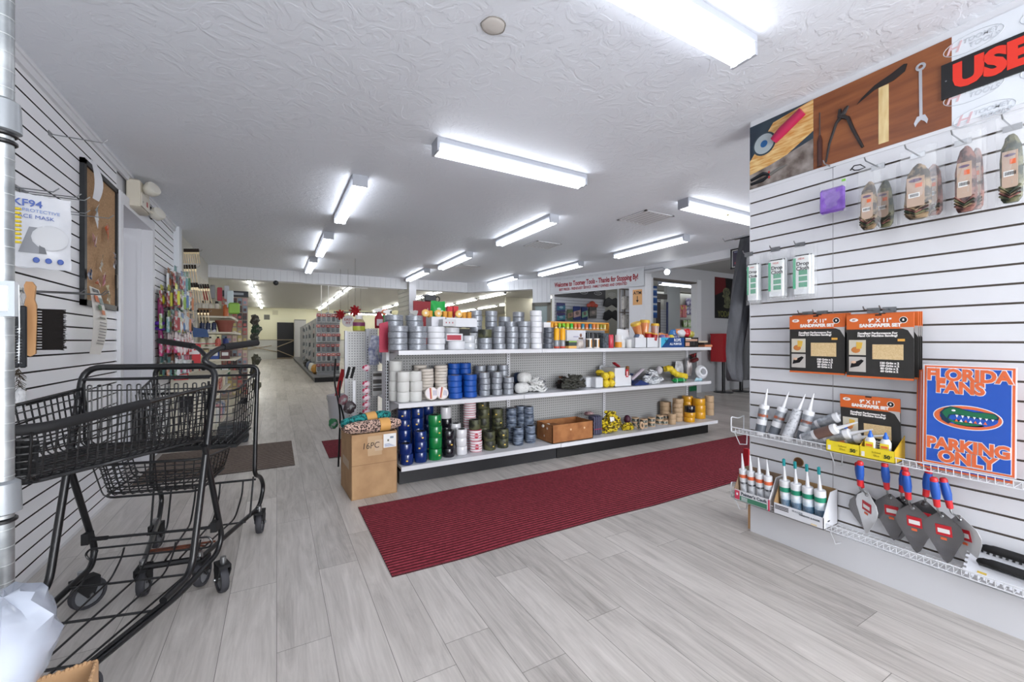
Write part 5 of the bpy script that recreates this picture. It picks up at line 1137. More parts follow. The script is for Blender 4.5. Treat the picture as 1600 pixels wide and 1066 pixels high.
for i, (u, zz, el, lab) in enumerate(((1262, .03, 62, 'dark labelled caulk tube lying tilted beside the upright ones'), (1278, .028, 68, 'long silver caulk tube lying on the wire shelf behind the glue'), (1292, .024, 72, 'orange labelled caulk tube lying in front, pointing to the glue cartons'), (1268, .075, 60, 'white nozzled caulk tube lying on top at the back'))):
    ps = rw(u - 8, 533, .10 - i * .02 if i < 3 else .04); caulk(lab, (ps.x, ps.y, ZS + zz), (radians(el), 0, 0), CAULKW, [(.01, .06, SIL), (.075, .15, mat('#6a5048', .5) if i == 0 else SIL)] if i != 2 else [(.01, .05, SIL), (.08, .11, mat('#d88a5c', .5)), (.12, .15, SIL)], L=.165, r=.0255)
# yellow glue cartons
YEL = mat('#e6cf2a', .5); GLW = mat('#e4e4e2', .35, coat=.3); GLB = mat('#1d5fc0', .35)
for i, (u0, u1, lab) in enumerate(((1291, 1344, 'low yellow glue carton on the left, price 50 on its front'), (1343, 1398, 'low yellow glue carton on the right holding two bottles'))):
    ya, yb = span(u0, u1, .13); w = ya - yb
    t = thing('glue_carton', lab, 'carton', (RX - .075, (ya + yb) / 2, ZS + .001), RR, 'yellow glue cartons')
    b = MB(); b.box(-w / 2, w / 2, -.058, -.055, 0, .052, YEL); b.box(-w / 2, w / 2, -.058, .055, 0, .003, YEL); b.box(-w / 2, -w / 2 + .002, -.058, .055, 0, .052, YEL); b.add([(w / 2, -.058, 0), (w / 2, .055, 0), (w / 2, .055, .11), (w / 2, -.058, .052), (w / 2 - .002, -.058, 0), (w / 2 - .002, .055, 0), (w / 2 - .002, .055, .11), (w / 2 - .002, -.058, .052)], [(0, 1, 2, 3), (7, 6, 5, 4), (3, 2, 6, 7)], mat('#d8b02c', .5)); b.box(-w / 2 + .008, -w / 2 + .02, -.0585, -.058, .008, .03, GLW)
    b.build('tray', t)
    text('50', .022, (w * .3, -.0592, .022), mat('#2a3a1a', .5), t, bold=.0008); text('c', .01, (w * .42, -.0592, .028), mat('#2a3a1a', .5), t); text('School', .012, (-.0, -.0592, .034), mat('#b0a020', .5), t); text('Glue', .012, (.0, -.0592, .02), mat('#b0a020', .5), t)
for i, (u, off, lab) in enumerate(((1322, .06, 'white glue bottle mostly hidden behind the sandpaper set'), (1360, .105, 'white glue bottle with blue cap, left of the pair in the yellow carton'), (1384, .10, 'white glue bottle with blue cap, right of the pair in the yellow carton'))):
    p = rw(u, 533, off); t = thing('glue_bottle', lab, 'bottle', (p.x, p.y, ZS + .006), RR, 'white glue bottles')
    b = MB(); b.lathe([(.017, 0), (.019, .003), (.019, .075), (.014, .088), (.009, .092)], GLW, 18, Matrix.Diagonal((1.05, .7, 1, 1))); b.box(-.016, .016, -.0145, -.0138, .012, .07, mat('#e8d23a', .5)); b.box(-.012, .012, -.015, -.0145, .05, .06, mat('#e0703a', .5)); b.build('bottle_body', t)
    b = MB(); b.lathe([(.010, .090), (.010, .1), (.006, .108), (.004, .118), (.002, .12)], GLB, 14); b.build('cap', t)
sandpack('sandpaper set standing on the wire shelf behind the glue cartons', 1315, 1408, 582, 682, .045, .006, tilt=radians(3), noz=ZS + .002, groupn=1)
# ---- blue parking sign ----
ya, yb = span(1441, 1588, .10); w = ya - yb; hS = .30
BLU = mat('#1c52b4', .25, coat=.5); SOR = mat('#d8683c', .4); SWH = mat('#e2e4ea', .35)
sg = thing('metal_sign', 'blue and orange Florida Fans Parking Only metal sign on the wire shelf', 'sign', (RX - .10, (ya + yb) / 2, ZS + .026), 0, rot=(radians(-2), 0, RR))
hS = rw(1515, 572, .10).z - ZS - .026
b = MB(); b.box(-w / 2, w / 2, 0, .002, 0, hS, SWH); b.box(-w / 2 + .004, w / 2 - .004, -.0012, 0, .004, hS - .004, SOR); b.box(-w / 2 + .011, w / 2 - .011, -.002, -.001, .011, hS - .011, SWH); b.box(-w / 2 + .013, w / 2 - .013, -.0026, -.002, .013, hS - .013, BLU); b.build('sheet', sg)
def otext(s, size, x, z, sx):
    text(s, size, (x, -.003, z), SWH, sg, sx=sx, bold=.0055, ext=.0004); text(s, size, (x, -.0042, z), SOR, sg, sx=sx, bold=.0030, ext=.0004)
otext('FLORIDA', .064, 0, hS - .042, .90); otext('FANS', .064, -.02, hS - .092, .90); otext('PARKING', .062, 0, .088, .88); otext('ONLY', .062, -.0, .038, .95)
b = MB()
def ell(cx, cz, rx, rz_, m, k): b.add([(cx + rx * cos(2 * pi * i / 40), -.003 - k, cz + rz_ * sin(2 * pi * i / 40)) for i in range(40)], [tuple(range(40))], m)
cz = hS * .50
ell(0, cz, .096, .048, SWH, 0); ell(0, cz, .093, .045, SOR, .0004); ell(.004, cz, .080, .034, BLU, .0008)
GRN = mat('#1c6b48', .35); DG = mat('#12304a', .4)
def pol(pts, m, k): b.prism([(x, cz + z_) for x, z_ in pts], -.003 - k - .0004, -.003 - k, m)
pol([(-.075, .012), (-.062, .030), (-.045, .040), (-.02, .036), (.0, .030), (.02, .026), (.05, .028), (.075, .026), (.086, .014), (.084, .004), (.05, .0), (.01, .002), (-.03, .008), (-.045, .004), (-.05, -.012), (-.03, -.03), (.0, -.034), (.04, -.030), (.05, -.024), (.0, -.018), (-.03, -.012), (-.04, -.02), (-.05, -.032), (-.07, -.018)], DG, .0012)
pol([(-.070, .012), (-.058, .027), (-.043, .036), (-.02, .033), (.0, .027), (.02, .023), (.05, .025), (.073, .023), (.082, .013), (.078, .007), (.05, .004), (.01, .006), (-.03, .012), (-.05, .006), (-.055, -.01)], GRN, .0016)
pol([(-.052, -.008), (-.035, -.016), (.0, -.020), (.045, -.022), (.03, -.028), (.0, -.032), (-.03, -.028), (-.048, -.018)], GRN, .0016)
for k in range(7): pol([(-.03 + k * .016, .008 - k * .0006), (-.022 + k * .016, .008 - k * .0006), (-.026 + k * .016, -.004)], SWH, .002); pol([(-.032 + k * .013, -.018), (-.022 + k * .013, -.019), (-.027 + k * .013, -.008)], SWH if k % 2 else SOR, .002)
b.ball((-.036, -.0052, cz + .024), .006, .0006, .004, SWH, 10, 5)
b.build('emblem', sg)
for k, (lab) in enumerate(('metal sign edge with orange rim directly behind the blue sign', 'second metal sign edge showing behind the blue sign', 'rearmost metal sign edge behind the blue sign')):
    o2 = RX - .09 + k * .018; ya2, yb2 = span(1438 - 3.5 * k, 1582 - 3.5 * k, .09 - k * .018); q = MB(); w2 = ya2 - yb2
    q.box(-w2 / 2, w2 / 2, 0, .002, 0, hS - .004 * k, SOR); q.box(-w2 / 2 + .006, w2 / 2 - .006, -.001, 0, .008, hS - .01, BLU if k % 2 == 0 else SWH)
    tag(q.build('metal_sign', loc=(o2, (ya2 + yb2) / 2, ZS + .004), rot=(radians(-2), 0, RR)), lab, 'sign', 'metal signs behind the front one')
# ---- cartons on the lower shelf ----
ZL = .2075
def slant(t, w, d, h0, h1, mo, mi, nm='carton_body'):
    b = MB(); k = .003
    b.box(-w / 2, w / 2, -d / 2, d / 2, 0, k, mi); b.box(-w / 2, w / 2, -d / 2, -d / 2 + k, 0, h0, mo); b.box(-w / 2, w / 2, d / 2 - k, d / 2, 0, h1, mi)
    for s in (-1, 1):
        x0 = s * w / 2; x1 = s * (w / 2 - k)
        pts = [(-d / 2, 0), (d / 2, 0), (d / 2, h1), (0, h1 * .98), (-d / 2, h0)]
        vs = [(x0, y, z_) for y, z_ in pts] + [(x1, y, z_) for y, z_ in pts]; n_ = 5
        fs = [tuple(range(n_)), tuple(range(2 * n_ - 1, n_ - 1, -1))] + [(i, i + n_, (i + 1) % n_ + n_, (i + 1) % n_) for i in range(n_)]
        if s < 0: fs = [tuple(reversed(f_)) for f_ in fs]
        b.add(vs[:5] + vs[5:], fs, mo if s > 0 else mi)
    return b.build(nm, t)
ya, yb = span(1161, 1226, .14); w = .165
KI = mat('#8f7761', .8); REDP = mat('#c8405a', .5)
c1 = thing('caulk_carton', "open carton reading Painter's Caulk at the far end of the lower wire shelf", 'carton', (RX - .078, 1.375, ZL), RR, rot=(0, 0, RR))
w1 = .20; slant(c1, w1, .14, .062, .175, mat('#dcdcdf', .5), KI)
b = MB(); b.box(-w1 / 2 + .006, -w1 / 2 + .034, -.0712, -.07, .008, .058, REDP); b.box(-w1 / 2 + .036, w1 / 2 - .012, -.0712, -.07, .006, .032, mat('#3f7a60', .5)); b.ball((-w1 / 2 + .02, -.0714, .038), .006, .0008, .008, SWH, 10, 5)
for k in range(3): b.box(-.055, -.02, -.0716, -.0712, .010 + k * .007, .013 + k * .007, SWH)
b.box(w1 / 2 - .006, w1 / 2 + .0006, -.071, -.066, .0, .06, REDP); b.build('print', c1)
text("Painter's Caulk", .024, (.016, -.0716, .046), mat('#38404c', .5), c1, bold=.0004)
GRP1 = [(.03, .12, noisy('#d6d8dc', '#aeb2b8', 70, .5, lo=.5, hi=.7)), (.125, .145, mat('#d86a44', .5)), (.09, .1, mat('#30343a', .5))]
for i in range(4):
    y = 1.375 + .073 - i * .047
    caulk('orange banded caulk tube, %s from the far side in the painters caulk carton' % ORD[i], (RX - .082, y, ZL + .005), (0, radians(-7), 0), CAULKW, GRP1, L=.165, r=.0215, grp="tubes in the painters caulk carton")
c2 = thing('caulk_carton', 'white open carton of teal tipped sealant tubes on the lower wire shelf', 'carton', (RX - .078, 1.135, ZL), RR)
w2 = .235; slant(c2, w2, .14, .058, .175, mat('#dcdde2', .5), mat('#a5845c', .8))
b = MB()
for k in range(3): b.box(-w2 / 2 + .008, -w2 / 2 + .075, -.0712, -.07, .028 + k * .008, .032 + k * .008, BLACK)
b.box(w2 / 2 - .055, w2 / 2 - .03, -.0712, -.07, .006, .012, mat('#e6cfa0', .5)); b.box(w2 / 2, w2 / 2 + .0008, -.03, -.01, .03, .036, BLACK); b.build('print', c2)
text('SILICONE', .012, (-.0, -.0716, .045), mat('#8a8e96', .5), c2); text('WINDOW & DOOR', .0105, (.055, -.0716, .036), mat('#5a5e66', .5), c2, bold=.0003)
TEAL = mat('#1c8f94', .4); GRP2 = [(.03, .11, noisy('#c4d8e6', '#eef2f6', 60, .5)), (.04, .075, mat('#3f94c8', .5)), (.115, .14, mat('#1f8a6c', .5))]
for i in range(4):
    y = 1.135 + .085 - i * .055
    caulk('teal tipped sealant tube, %s from the far side in the white carton' % ORD[i], (RX - .082, y, ZL + .005), (0, radians(-6), 0), CAULKW, GRP2, tip=TEAL, L=.165, r=.02555, grp='teal tipped tubes in the white carton')
b = MB(); b.lathe([(0, -.0005), (.022, -.0005)], mat('#5a3a20', .8), 20, Matrix.Rotation(-pi / 2, 4, 'Y')); b.lathe([(.021, 0), (.025, 0), (.025, .002), (.021, .002)], mat('#8a6a44', .8), 20, Matrix.Rotation(-pi / 2, 4, 'Y'), closed=True)
tag(b.build('cable_hole', loc=rw(1248, 722, .001)), 'round brown hole cut in the slat wall behind the sealant tubes', 'hole')
# ---- trowels ----
def blade_poly(): return [(-.006, 0), (-.052, -.045), (-.061, -.075), (-.058, -.10), (-.012, -.205), (0, -.218), (.012, -.205), (.058, -.10), (.061, -.075), (.052, -.045), (.006, 0)]
def trowel(u, v, off, lab, face, lean=0, yaw=0, half=False):
    p = rw(u, v, off)
    t = thing('trowel', lab, 'trowel', (p.x, p.y, p.z), 0, 'pointing trowels with blue handles', rot=(radians(8), radians(lean), RR + radians(yaw)))
    b = MB(); m = noisy('#4c4a4a', '#86868a', 5, .26, .8, stretch=(1, 1, .5), detail=2) if face else noisy('#c9cacc', '#e2e3e4', 6, .3, .4)
    pl = blade_poly(); b.prism([(x, z_) for x, z_ in reversed(pl)], 0, .0016, m); b.build('blade', t)
    b = MB(); b.box(-.022, .026, -.002, -.0005, -.10, -.055, mat('#c0202c', .5)); b.box(-.016, .02, -.0026, -.002, -.088, -.070, PAPER); b.box(-.01, .008, -.0022, -.0005, -.118, -.108, mat('#e2683c', .5)); b.build('price_tag', t)
    b = MB(); b.tube(fillet([(0, -.002, -.018), (0, -.012, .0), (0, -.03, .012), (0, -.03, .045)], .012, 4), .0038, STEEL, 8); b.lathe([(.008, 0), (.006, .004), (0, .006)], STEEL, 10, Matrix.Translation((0, -.0005, -.018)) @ Matrix.Rotation(pi / 2, 4, 'X')); b.build('tang', t)
    b = MB(); mt = Matrix.Translation((0, -.03, .03))
    b.lathe([(.006, 0), (.0105, .004), (.0115, .03), (.0125, .036)], mat('#c8242c', .4), 14, mt); b.lathe([(.0125, .036), (.0155, .06), (.0150, .09), (.0125, .108)], mat('#1c4fa4', .4), 14, mt); b.lathe([(.0125, .108), (.0128, .118), (.009, .124), (0, .125)], mat('#c8242c', .4), 14, mt); b.build('handle', t)
    o = text('Grip', .013, (0, -.0455, .10), SWH, t, rot=(pi / 2, -pi / 2, 0)); bpy.data.objects.remove(o)
    return t
TR = [(1347, 768, .028, 'trowel with silver back showing, leftmost behind another', 1, -8, 25), (1354, 768, .098, 'front left trowel, blade turned half silver beside the white carton', 0, 10, -30),
      (1390, 772, .06, 'dark bladed trowel second handle from the left', 1, -2, 5), (1412, 776, .045, 'dark bladed trowel behind the middle one, handle tilted right', 1, 8, 0),
      (1425, 788, .09, 'middle trowel with the widest dark blade and red tag', 1, -2, 0), (1444, 782, .05, 'trowel with bent neck between the middle and right dark blades', 1, 4, 20),
      (1470, 800, .09, 'right dark bladed trowel with red tag hanging in front', 1, -3, 0), (1498, 805, .055, 'rightmost trowel with light silver blade half hidden', 0, -6, -25)]
for u, v, off, lab, face, lean, yaw in TR: trowel(u, v, off, lab, face, lean, yaw)
# notched trowels
def notched(u0, u1, v, off, lab, grp='notched trowels'):
    ya, yb = span(u0, u1, off); L = .28; p = rw(u0, v, off)
    t = thing('notched_trowel', lab, 'notched trowel', (p.x, p.y, p.z), 0, grp, rot=(radians(-38), radians(2), RR))
    b = MB(); pts = []; n_ = 17
    b.box(0, L, 0, .0015, .0, .095, SWH)
    for k in range(n_): b.box(k * L / n_, k * L / n_ + L / n_ * .5, 0, .0015, .095, .104, SWH); b.box(k * L / n_, k * L / n_ + L / n_ * .5, 0, .0015, -.009, 0, SWH)
    for k in range(5): b.box(-.009, 0, 0, .0015, .004 + k * .019, .014 + k * .019, SWH)
    b.box(.03, .055, -.001, 0, .012, .02, mat('#e0c050', .5)); b.build('blade', t)
    b = MB(); b.tube(fillet([(.035, -.006, .05), (.035, -.035, .05), (.08, -.045, .05), (.21, -.045, .05), (.23, -.02, .05)], .02, 5), [.008, .010, .012, .014, .016, .016, .016, .016, .016, .014], CG, 12); b.box(.03, .22, -.008, 0, .042, .058, STEEL); b.build('handle', t)
notched(1512, 1600, 872, .045, 'notched trowel with black handle behind, at the right edge')
notched(1508, 1600, 893, .095, 'notched trowel with black handle in front, at the right edge')
# ---- garments hanging on the far end of this wall ----
GARM = noisy('#35363a', '#4a4b50', 9, .75, bump=.01, bscale=6, stretch=(2, 2, .6)); GARM2 = mat('#1d1e22', .8)
def garment(name, lab, pts_l, pts_r, Y, m, depth=.05, seed=2):
    """cloth hanging between two outlines (u, v) at distance Y"""
    rr = random.Random(seed); L = [onY(u, v, Y) for u, v in pts_l]; Rr = [onY(u, v, Y) for u, v in pts_r]; n_ = 10; vs = []; fs = []
    for j, (a, c) in enumerate(zip(L, Rr)):
        for s in (0, 1):
            for i in range(n_ + 1):
                q = i / n_; p = a.lerp(c, q); k = sin(pi * q) ** .5 * depth / 2; wv = .012 * sin(q * 14 + j * .5) + .006 * sin(q * 31 - j)
                vs.append((p.x, p.y + (k if s else -k) + wv, p.z))
    W_ = 2 * (n_ + 1)
    for j in range(len(L) - 1):
        for i in range(n_):
            a = j * W_ + i; fs.append((a, a + W_, a + W_ + 1, a + 1)); b_ = a + n_ + 1; fs.append((b_, b_ + 1, b_ + W_ + 1, b_ + W_))
        a = j * W_; fs.append((a, a + n_ + 1, a + W_ + n_ + 1, a + W_)); a += n_; fs.append((a, a + W_, a + W_ + n_ + 1, a + n_ + 1))
    fs.append(tuple(range(n_ + 1)) + tuple(range(2 * n_ + 1, n_, -1)))
    b0 = (len(L) - 1) * W_; fs.append(tuple(range(b0 + n_, b0 - 1, -1)) + tuple(range(b0 + n_ + 1, b0 + 2 * n_ + 2)))
    mb = MB(); mb.add(vs, fs, m, True); return tag(mb.build(name, ang=80), lab, 'garment', 'dark garments at the wall end')
garment('apron', 'black garment hanging flat against the end of the right slat wall', [(1166, 372), (1163, 400), (1160, 450), (1158, 500), (1157, 560), (1156, 594)], [(1182, 372), (1182, 400), (1182, 450), (1182, 500), (1182, 560), (1182, 594)], 1.66, GARM2, .03)
garment('jacket', 'dark grey jacket with folded sleeve hanging in front of the black garment', [(1163, 372), (1158, 400), (1150, 440), (1143, 480), (1139, 520), (1137, 550), (1137, 575), (1141, 592), (1146, 596)], [(1171, 372), (1171, 400), (1172, 440), (1172, 470), (1166, 500), (1161, 530), (1158, 560), (1155, 585), (1152, 596)], 1.56, GARM, .07)
b = MB(); b.box(-.02, .02, -.1, .1, -.004, .004, STEEL); b.tube([(0, 0, 0), (0, .16, 0), (0, .17, .02)], .004, STEEL, 6); tag(b.build('coat_hook', loc=(RX + .03, 1.49, onY(1167, 374, 1.55).z)), 'steel hook carrying the dark garments at the wall end', 'hook')
b = MB(); b.box(-.012, .012, -.02, .02, 0, .30, mat('#b01c28', .5)); tag(b.build('red_post', loc=(onY(1167, 640, 1.9).x, 1.9, 0)), 'red upright strip low beside the end of the right wall', 'panel'); b = None
# ================= things on the floor =================
def ribbed(name, lab, x0, x1, y0, y1, pitch, top, groove, h=.006, wav=0, seed=1, cat='mat', grp=None, rz=0):
    rr = random.Random(seed); b = MB(); n_ = int(round((y1 - y0) / pitch)); K = 26 if wav else 1
    ys = []
    for i in range(n_):
        a = y0 + i * pitch; ys += [(a, h, 0), (a + pitch * .68, h, 1), (a + pitch * .72, h * .45, 0), (a + pitch * .96, h * .45, 1)]
    ph = [rr.uniform(0, 6) for _ in range(4)]
    def wy(x, y):
        e = abs(y - (y0 + y1) / 2) / ((y1 - y0) / 2)
        return wav * e * (sin(x * 4 + ph[0] + (y > (y0 + y1) / 2)) + .5 * sin(x * 9 + ph[1]))
    vs = []; fs1 = []; fs2 = []
    for k in range(K + 1):
        x = x0 + (x1 - x0) * k / K
        for (y, z, _) in ys: vs.append((x, y + wy(x, y), z))
    m_ = len(ys)
    for k in range(K):
        for i in range(m_ - 1):
            (fs1 if i % 4 == 0 else fs2).append((k * m_ + i, (k + 1) * m_ + i, (k + 1) * m_ + i + 1, k * m_ + i + 1))
    b.add(vs, fs1, top); b.add(vs, fs2, groove)
    sk = [(x0 + (x1 - x0) * k / K, y0 + wy(x0 + (x1 - x0) * k / K, y0)) for k in range(K + 1)] + [(x0 + (x1 - x0) * k / K, y1 + wy(x0 + (x1 - x0) * k / K, y1)) for k in range(K, -1, -1)]
    q = len(sk); b.add([(x, y, 0) for x, y in sk] + [(x, y, h * .8) for x, y in sk], [(i, (i + 1) % q, (i + 1) % q + q, i + q) for i in range(q)], groove)
    return tag(b.build(name, rz=rz), lab, cat, grp)
REDT = noisy('#7c1c2a', '#9a3040', 50, .9, bump=.002, bscale=300); REDG = mat('#3f0e16', .95)
ribbed('floor_runner', 'long red ribbed runner lying in front of the tape shelves', .48, 5.6, 2.01, 2.965, .0272, REDT, REDG, .007, .006, 3, 'mat')
ribbed('floor_runner', 'corner of a second red ribbed runner showing behind the cardboard box', .44, .80, 4.35, 5.12, .0272, REDT, REDG, .007, 0, 4, 'mat')
ribbed('door_mat', 'brown ribbed door mat in front of the left doorway behind the carts', -.985, .145, 4.26, 5.30, .034, noisy('#6a5c52', '#84756a', 60, .9), mat('#3f352f', .95), .008, 0, 5, 'mat')
# cardboard box by the shelf end
bx = thing('cardboard_box', 'tall open cardboard box marked 16PC at the end of the tape shelves', 'box', (.612, 3.32, 0), radians(2.5))
b = MB(); w, d, h, th = .325, .40, .462, .005
for (a0, a1, b0, b1) in ((-w / 2, w / 2, -d / 2, -d / 2 + th), (-w / 2, w / 2, d / 2 - th, d / 2), (-w / 2, -w / 2 + th, -d / 2, d / 2), (w / 2 - th, w / 2, -d / 2, d / 2)): b.box(a0, a1, b0, b1, .003, h, KRAFT)
b.box(-w / 2, w / 2, -d / 2, d / 2, .0, .006, KRAFT); b.build('carton_body', bx)
b = MB(); TAPEC = mat('#b99a74', .35, coat=.3)
b.box(-.05, .05, -d / 2 - .0008, -d / 2, .30, .44, TAPEC); b.box(.0, .055, -d / 2 - .0012, -d / 2, .33, .41, mat('#bda386', .5)); b.box(-w / 2, w / 2, -d / 2 - .0008, -d / 2, .24, .243, mat('#8a6a4a', .8)); b.box(-w / 2 - .0008, -w / 2, -.12, .12, .2, .26, TAPEC); b.build('packing_tape', bx)
b = MB(); b.box(.062, .155, -d / 2 - .0018, -d / 2 - .0008, .345, .445, PAPER)
for k in range(4): b.box(.07, .145 - k * .012, -d / 2 - .0022, -d / 2 - .0018, .352 + k * .006, .355 + k * .006, mat('#7a8ab0', .6))
b.box(.09, .102, -d / 2 - .0022, -d / 2 - .0018, .39, .405, mat('#6a6a5a', .6)); b.box(.11, .135, -d / 2 - .0022, -d / 2 - .0018, .41, .425, mat('#7a8a9a', .6)); b.build('shipping_label', bx)
text('16PC', .062, (-.03, -d / 2 - .0016, .372), mat('#3c2f26', .7), bx, sx=.9, shear=.12)
def skein(name, lab, p, L, r, m, band, rz, tilt=0):
    t = thing(name, lab, 'yarn', p, 0, 'yarn skeins', rot=(0, tilt, rz))
    b = MB(); 
    for k in range(15):
        a = 2 * pi * k / 15; q = R.uniform(.8, 1.0); pts = []
        for i in range(13):
            x = -L / 2 + L * i / 12; e = (1 - (2 * x / L) ** 4) ** .5 if abs(2 * x / L) < 1 else .25; e = max(e, .35); aa = a + i * .35
            pts.append((x, cos(aa) * r * .72 * q * e, sin(aa) * r * .62 * q * e))
        b.tube(pts, r * .30, m, 6)
    b.build('yarn_strands', t)
    if band is None: return t
    g = MB(); mt = Matrix.Translation((band - .035, 0, 0)) @ Matrix.Rotation(pi / 2, 4, 'Y') @ Matrix.Diagonal((.93, 1.03, 1, 1)); g.lathe([(r * .97, 0), (r * 1.0, .01), (r * 1.0, .065), (r * .97, .075)], mat('#dba45c', .6), 20, mt); g.build('paper_band', t)
    return t
YA = noisy('#2a1a1c', '#d8b8a8', 95, .95, lo=.42, hi=.56, detail=2, bump=.004, bscale=120); YT = noisy('#0c3a3e', '#2f9a96', 70, .95, lo=.4, hi=.58, bump=.004, bscale=100)
skein('yarn_skein', 'mixed brown and cream yarn skein with orange band in front on the box', (.625, 3.20, .500), .40, .055, YA, .075, radians(6))
skein('yarn_skein', 'teal yarn skein with orange band lying behind the brown one', (.60, 3.335, .530), .36, .052, YT, .03, radians(8), -.10)
skein('yarn_skein', 'dark mixed yarn skein end sticking out at the left of the box', (.475, 3.40, .49), .16, .048, YA, None, radians(60))
# ================= left wall =================
LR = pi / 2
def lw(u, v, off=0.0): return onX(u, v, LX + off)
ck = thing('cork_board', 'tall cork notice board with black frame on the left slat wall', 'notice board', (LX, 0, 0), 0)
yA, yB = lw(131, 533, .02).y, lw(184, 533, .02).y; zA, zB = 1.345, 2.225
CORK = noisy('#9c7a58', '#b8946e', 120, .85)
b = MB(); b.box(.001, .012, yA + .02, yB - .02, zA + .02, zB - .02, CORK); b.build('cork_panel', ck)
b = MB()
for (a0, a1, c0, c1) in ((yA, yA + .035, zA, zB), (yB - .03, yB, zA, zB), (yA, yB, zB - .032, zB), (yA, yB, zA, zA + .035)): b.box(.001, .024, a0, a1, c0, c1, mat('#14161a', .45))
b.build('frame', ck)
def note(name, lab, u, v, w, h, m, off=.03, tilt=0, curl=.02, cat='paper', marks=None, grp='papers pinned around the cork board'):
    p = lw(u, v, off); b = MB(); vs = []; fs = []; n_ = 8
    for j in range(n_ + 1):
        for i in (0, 1):
            t = j / n_; vs.append(((i - .5) * w, -curl * sin(pi * t * .9) * (1 if i else .5) - .004, -h * t))
    for j in range(n_): a = j * 2; fs.append((a, a + 2, a + 3, a + 1))
    vs2 = [(x, y + .0012, z) for x, y, z in vs]; N = len(vs)
    b.add(vs + vs2, fs + [tuple(reversed([q + N for q in f_])) for f_ in fs], m, True)
    if marks: marks(b, w, h)
    o = b.build(name, loc=p, rot=(0, tilt, LR)); return tag(o, lab, cat, grp)
def poster_marks(b, w, h):
    def yy(t): return -.04 * sin(pi * t * .9) * 1.0 - .0062
    for t0, t1, x0, x1, m in ((.02, .07, -.35, .3, BLACK), (.12, .22, -.4, .0, mat('#c86a3a', .6)), (.14, .24, .02, .42, mat('#8a9a9a', .6)), (.26, .34, -.3, .1, mat('#4a6a4a', .6)), (.33, .40, .0, .35, mat('#d0805a', .6)), (.44, .47, -.35, .3, BLACK)):
        b.add([(x0 * w, yy(t0), -h * t0), (x1 * w, yy(t0), -h * t0), (x1 * w, yy(t1), -h * t1), (x0 * w, yy(t1), -h * t1)], [(0, 3, 2, 1)], m)
    for k in range(8):
        t0 = .52 + k * .045; b.add([(-.38 * w, yy(t0), -h * t0), (.38 * w, yy(t0), -h * t0), (.38 * w, yy(t0 + .014), -h * (t0 + .014)), (-.38 * w, yy(t0 + .014), -h * (t0 + .014))], [(0, 3, 2, 1)], mat('#8a8684', .7))
note('printed_flyer', 'long curling printed flyer hanging from the cork board bottom corner', 146, 450, .15, .40, mat('#dcd9d2', .6), .06, .05, .04, marks=poster_marks)
note('torn_note', 'crumpled white receipt pinned over the top left corner of the cork board', 145, 252, .085, .23, mat('#dedfe4', .6), .05, -.05, .03)
def scrap(u, v, s, c, lab, asp=1.6, seed=1, mt=None):
    rr = random.Random(seed); p = lw(u, v, .025); b = MB()
    for k in range(4): x, z_ = rr.uniform(-.5, .5) * s, rr.uniform(-.5, .5) * s * asp; q = s * rr.uniform(.3, .5); a = rr.uniform(0, 3); b.add([(x + q * cos(a), -.003 * k - .002, z_ + q * asp * sin(a)), (x + q * cos(a + 1.6), -.02, z_ + q * asp * sin(a + 1.6)), (x + q * cos(a + 3.1), -.004 * k - .002, z_ + q * asp * sin(a + 3.1)), (x + q * cos(a + 4.6), -.012, z_ + q * asp * sin(a + 4.6))], [(0, 1, 2, 3)], noisy(c, '#d8d8d8', 40, .5) if k % 2 else mat(c, .5))
    return tag(b.build('pinned_charm', loc=p, rz=LR), lab, 'decoration', 'small decorations on the cork board')
scrap(147, 340, .06, '#d4d8dc', 'white paper flower pinned on the upper left of the cork board', 2.2, 2)
scrap(145, 372, .04, '#c8a0a0', 'pale pink scrap hanging below the white paper flower', 2, 3)
scrap(164, 366, .045, '#c8622c', 'orange leaf shaped scrap in the middle of the cork board', 2.4, 5)
scrap(156, 410, .035, '#c4bcae', 'pale diamond charm pinned left of the cork board centre', 2.6, 7)
scrap(177, 408, .035, '#9a9aa6', 'silver charm pinned at the right side of the cork board', 2.4, 8)
scrap(138, 428, .04, '#5a6a88', 'blue and white charm at the lower left of the cork board', 2.2, 9)
scrap(149, 440, .05, '#d07a5a', 'orange and purple ribbon scrap at the lower part of the cork board', .8, 10)
scrap(160, 440, .04, '#cf8f98', 'pink ribbon at the lower middle of the cork board', 2.2, 11)
scrap(167, 458, .045, '#c8c0a0', 'large gold and silver ribbon above the frame bottom', 2.4, 13)
b = MB(); b.rbox(-.012, .012, -.012, 0, -.05, .05, BLACK, .004); tag(b.build('black_clip', loc=lw(180, 440, .026), rz=LR), 'black clip on the right frame of the cork board', 'clip')
# emergency light over the door
em = thing('emergency_light', 'aged cream emergency light with two round lamps above the left door', 'emergency light', (LX, 4.42, 2.18))
b = MB(); EC = mat('#cfc8b8', .5); b.rbox(.0, .085, -.13, .15, .0, .225, EC, .012); b.rbox(.085, .092, -.11, .13, .02, .13, mat('#d8d2c6', .5), .003); b.build('case', em)
for y, x, z_ in ((-.04, .13, .175), (.30, .10, .06)):
    b = MB(); mt = Matrix.Translation((x, y, z_)) @ Matrix.Rotation(radians(60), 4, 'Y') @ Matrix.Rotation(radians(30), 4, 'X'); b.lathe([(.02, -.045), (.05, -.02), (.058, .02), (.052, .04), (0, .044)], mat('#d9d6cc', .35), 20, mt); b.cyl((.05, min(y, .14), z_), (x, y, z_), .012, EC); b.build('lamp_head', em)
b = MB(); b.box(.093, .094, .02, .06, .05, .09, mat('#b8605a', .6)); b.lathe([(0, .001), (.008, .001)], BLACK, 10, Matrix.Translation((.093, -.08, .06)) @ Matrix.Rotation(pi / 2, 4, 'Y')); b.build('test_label', em)
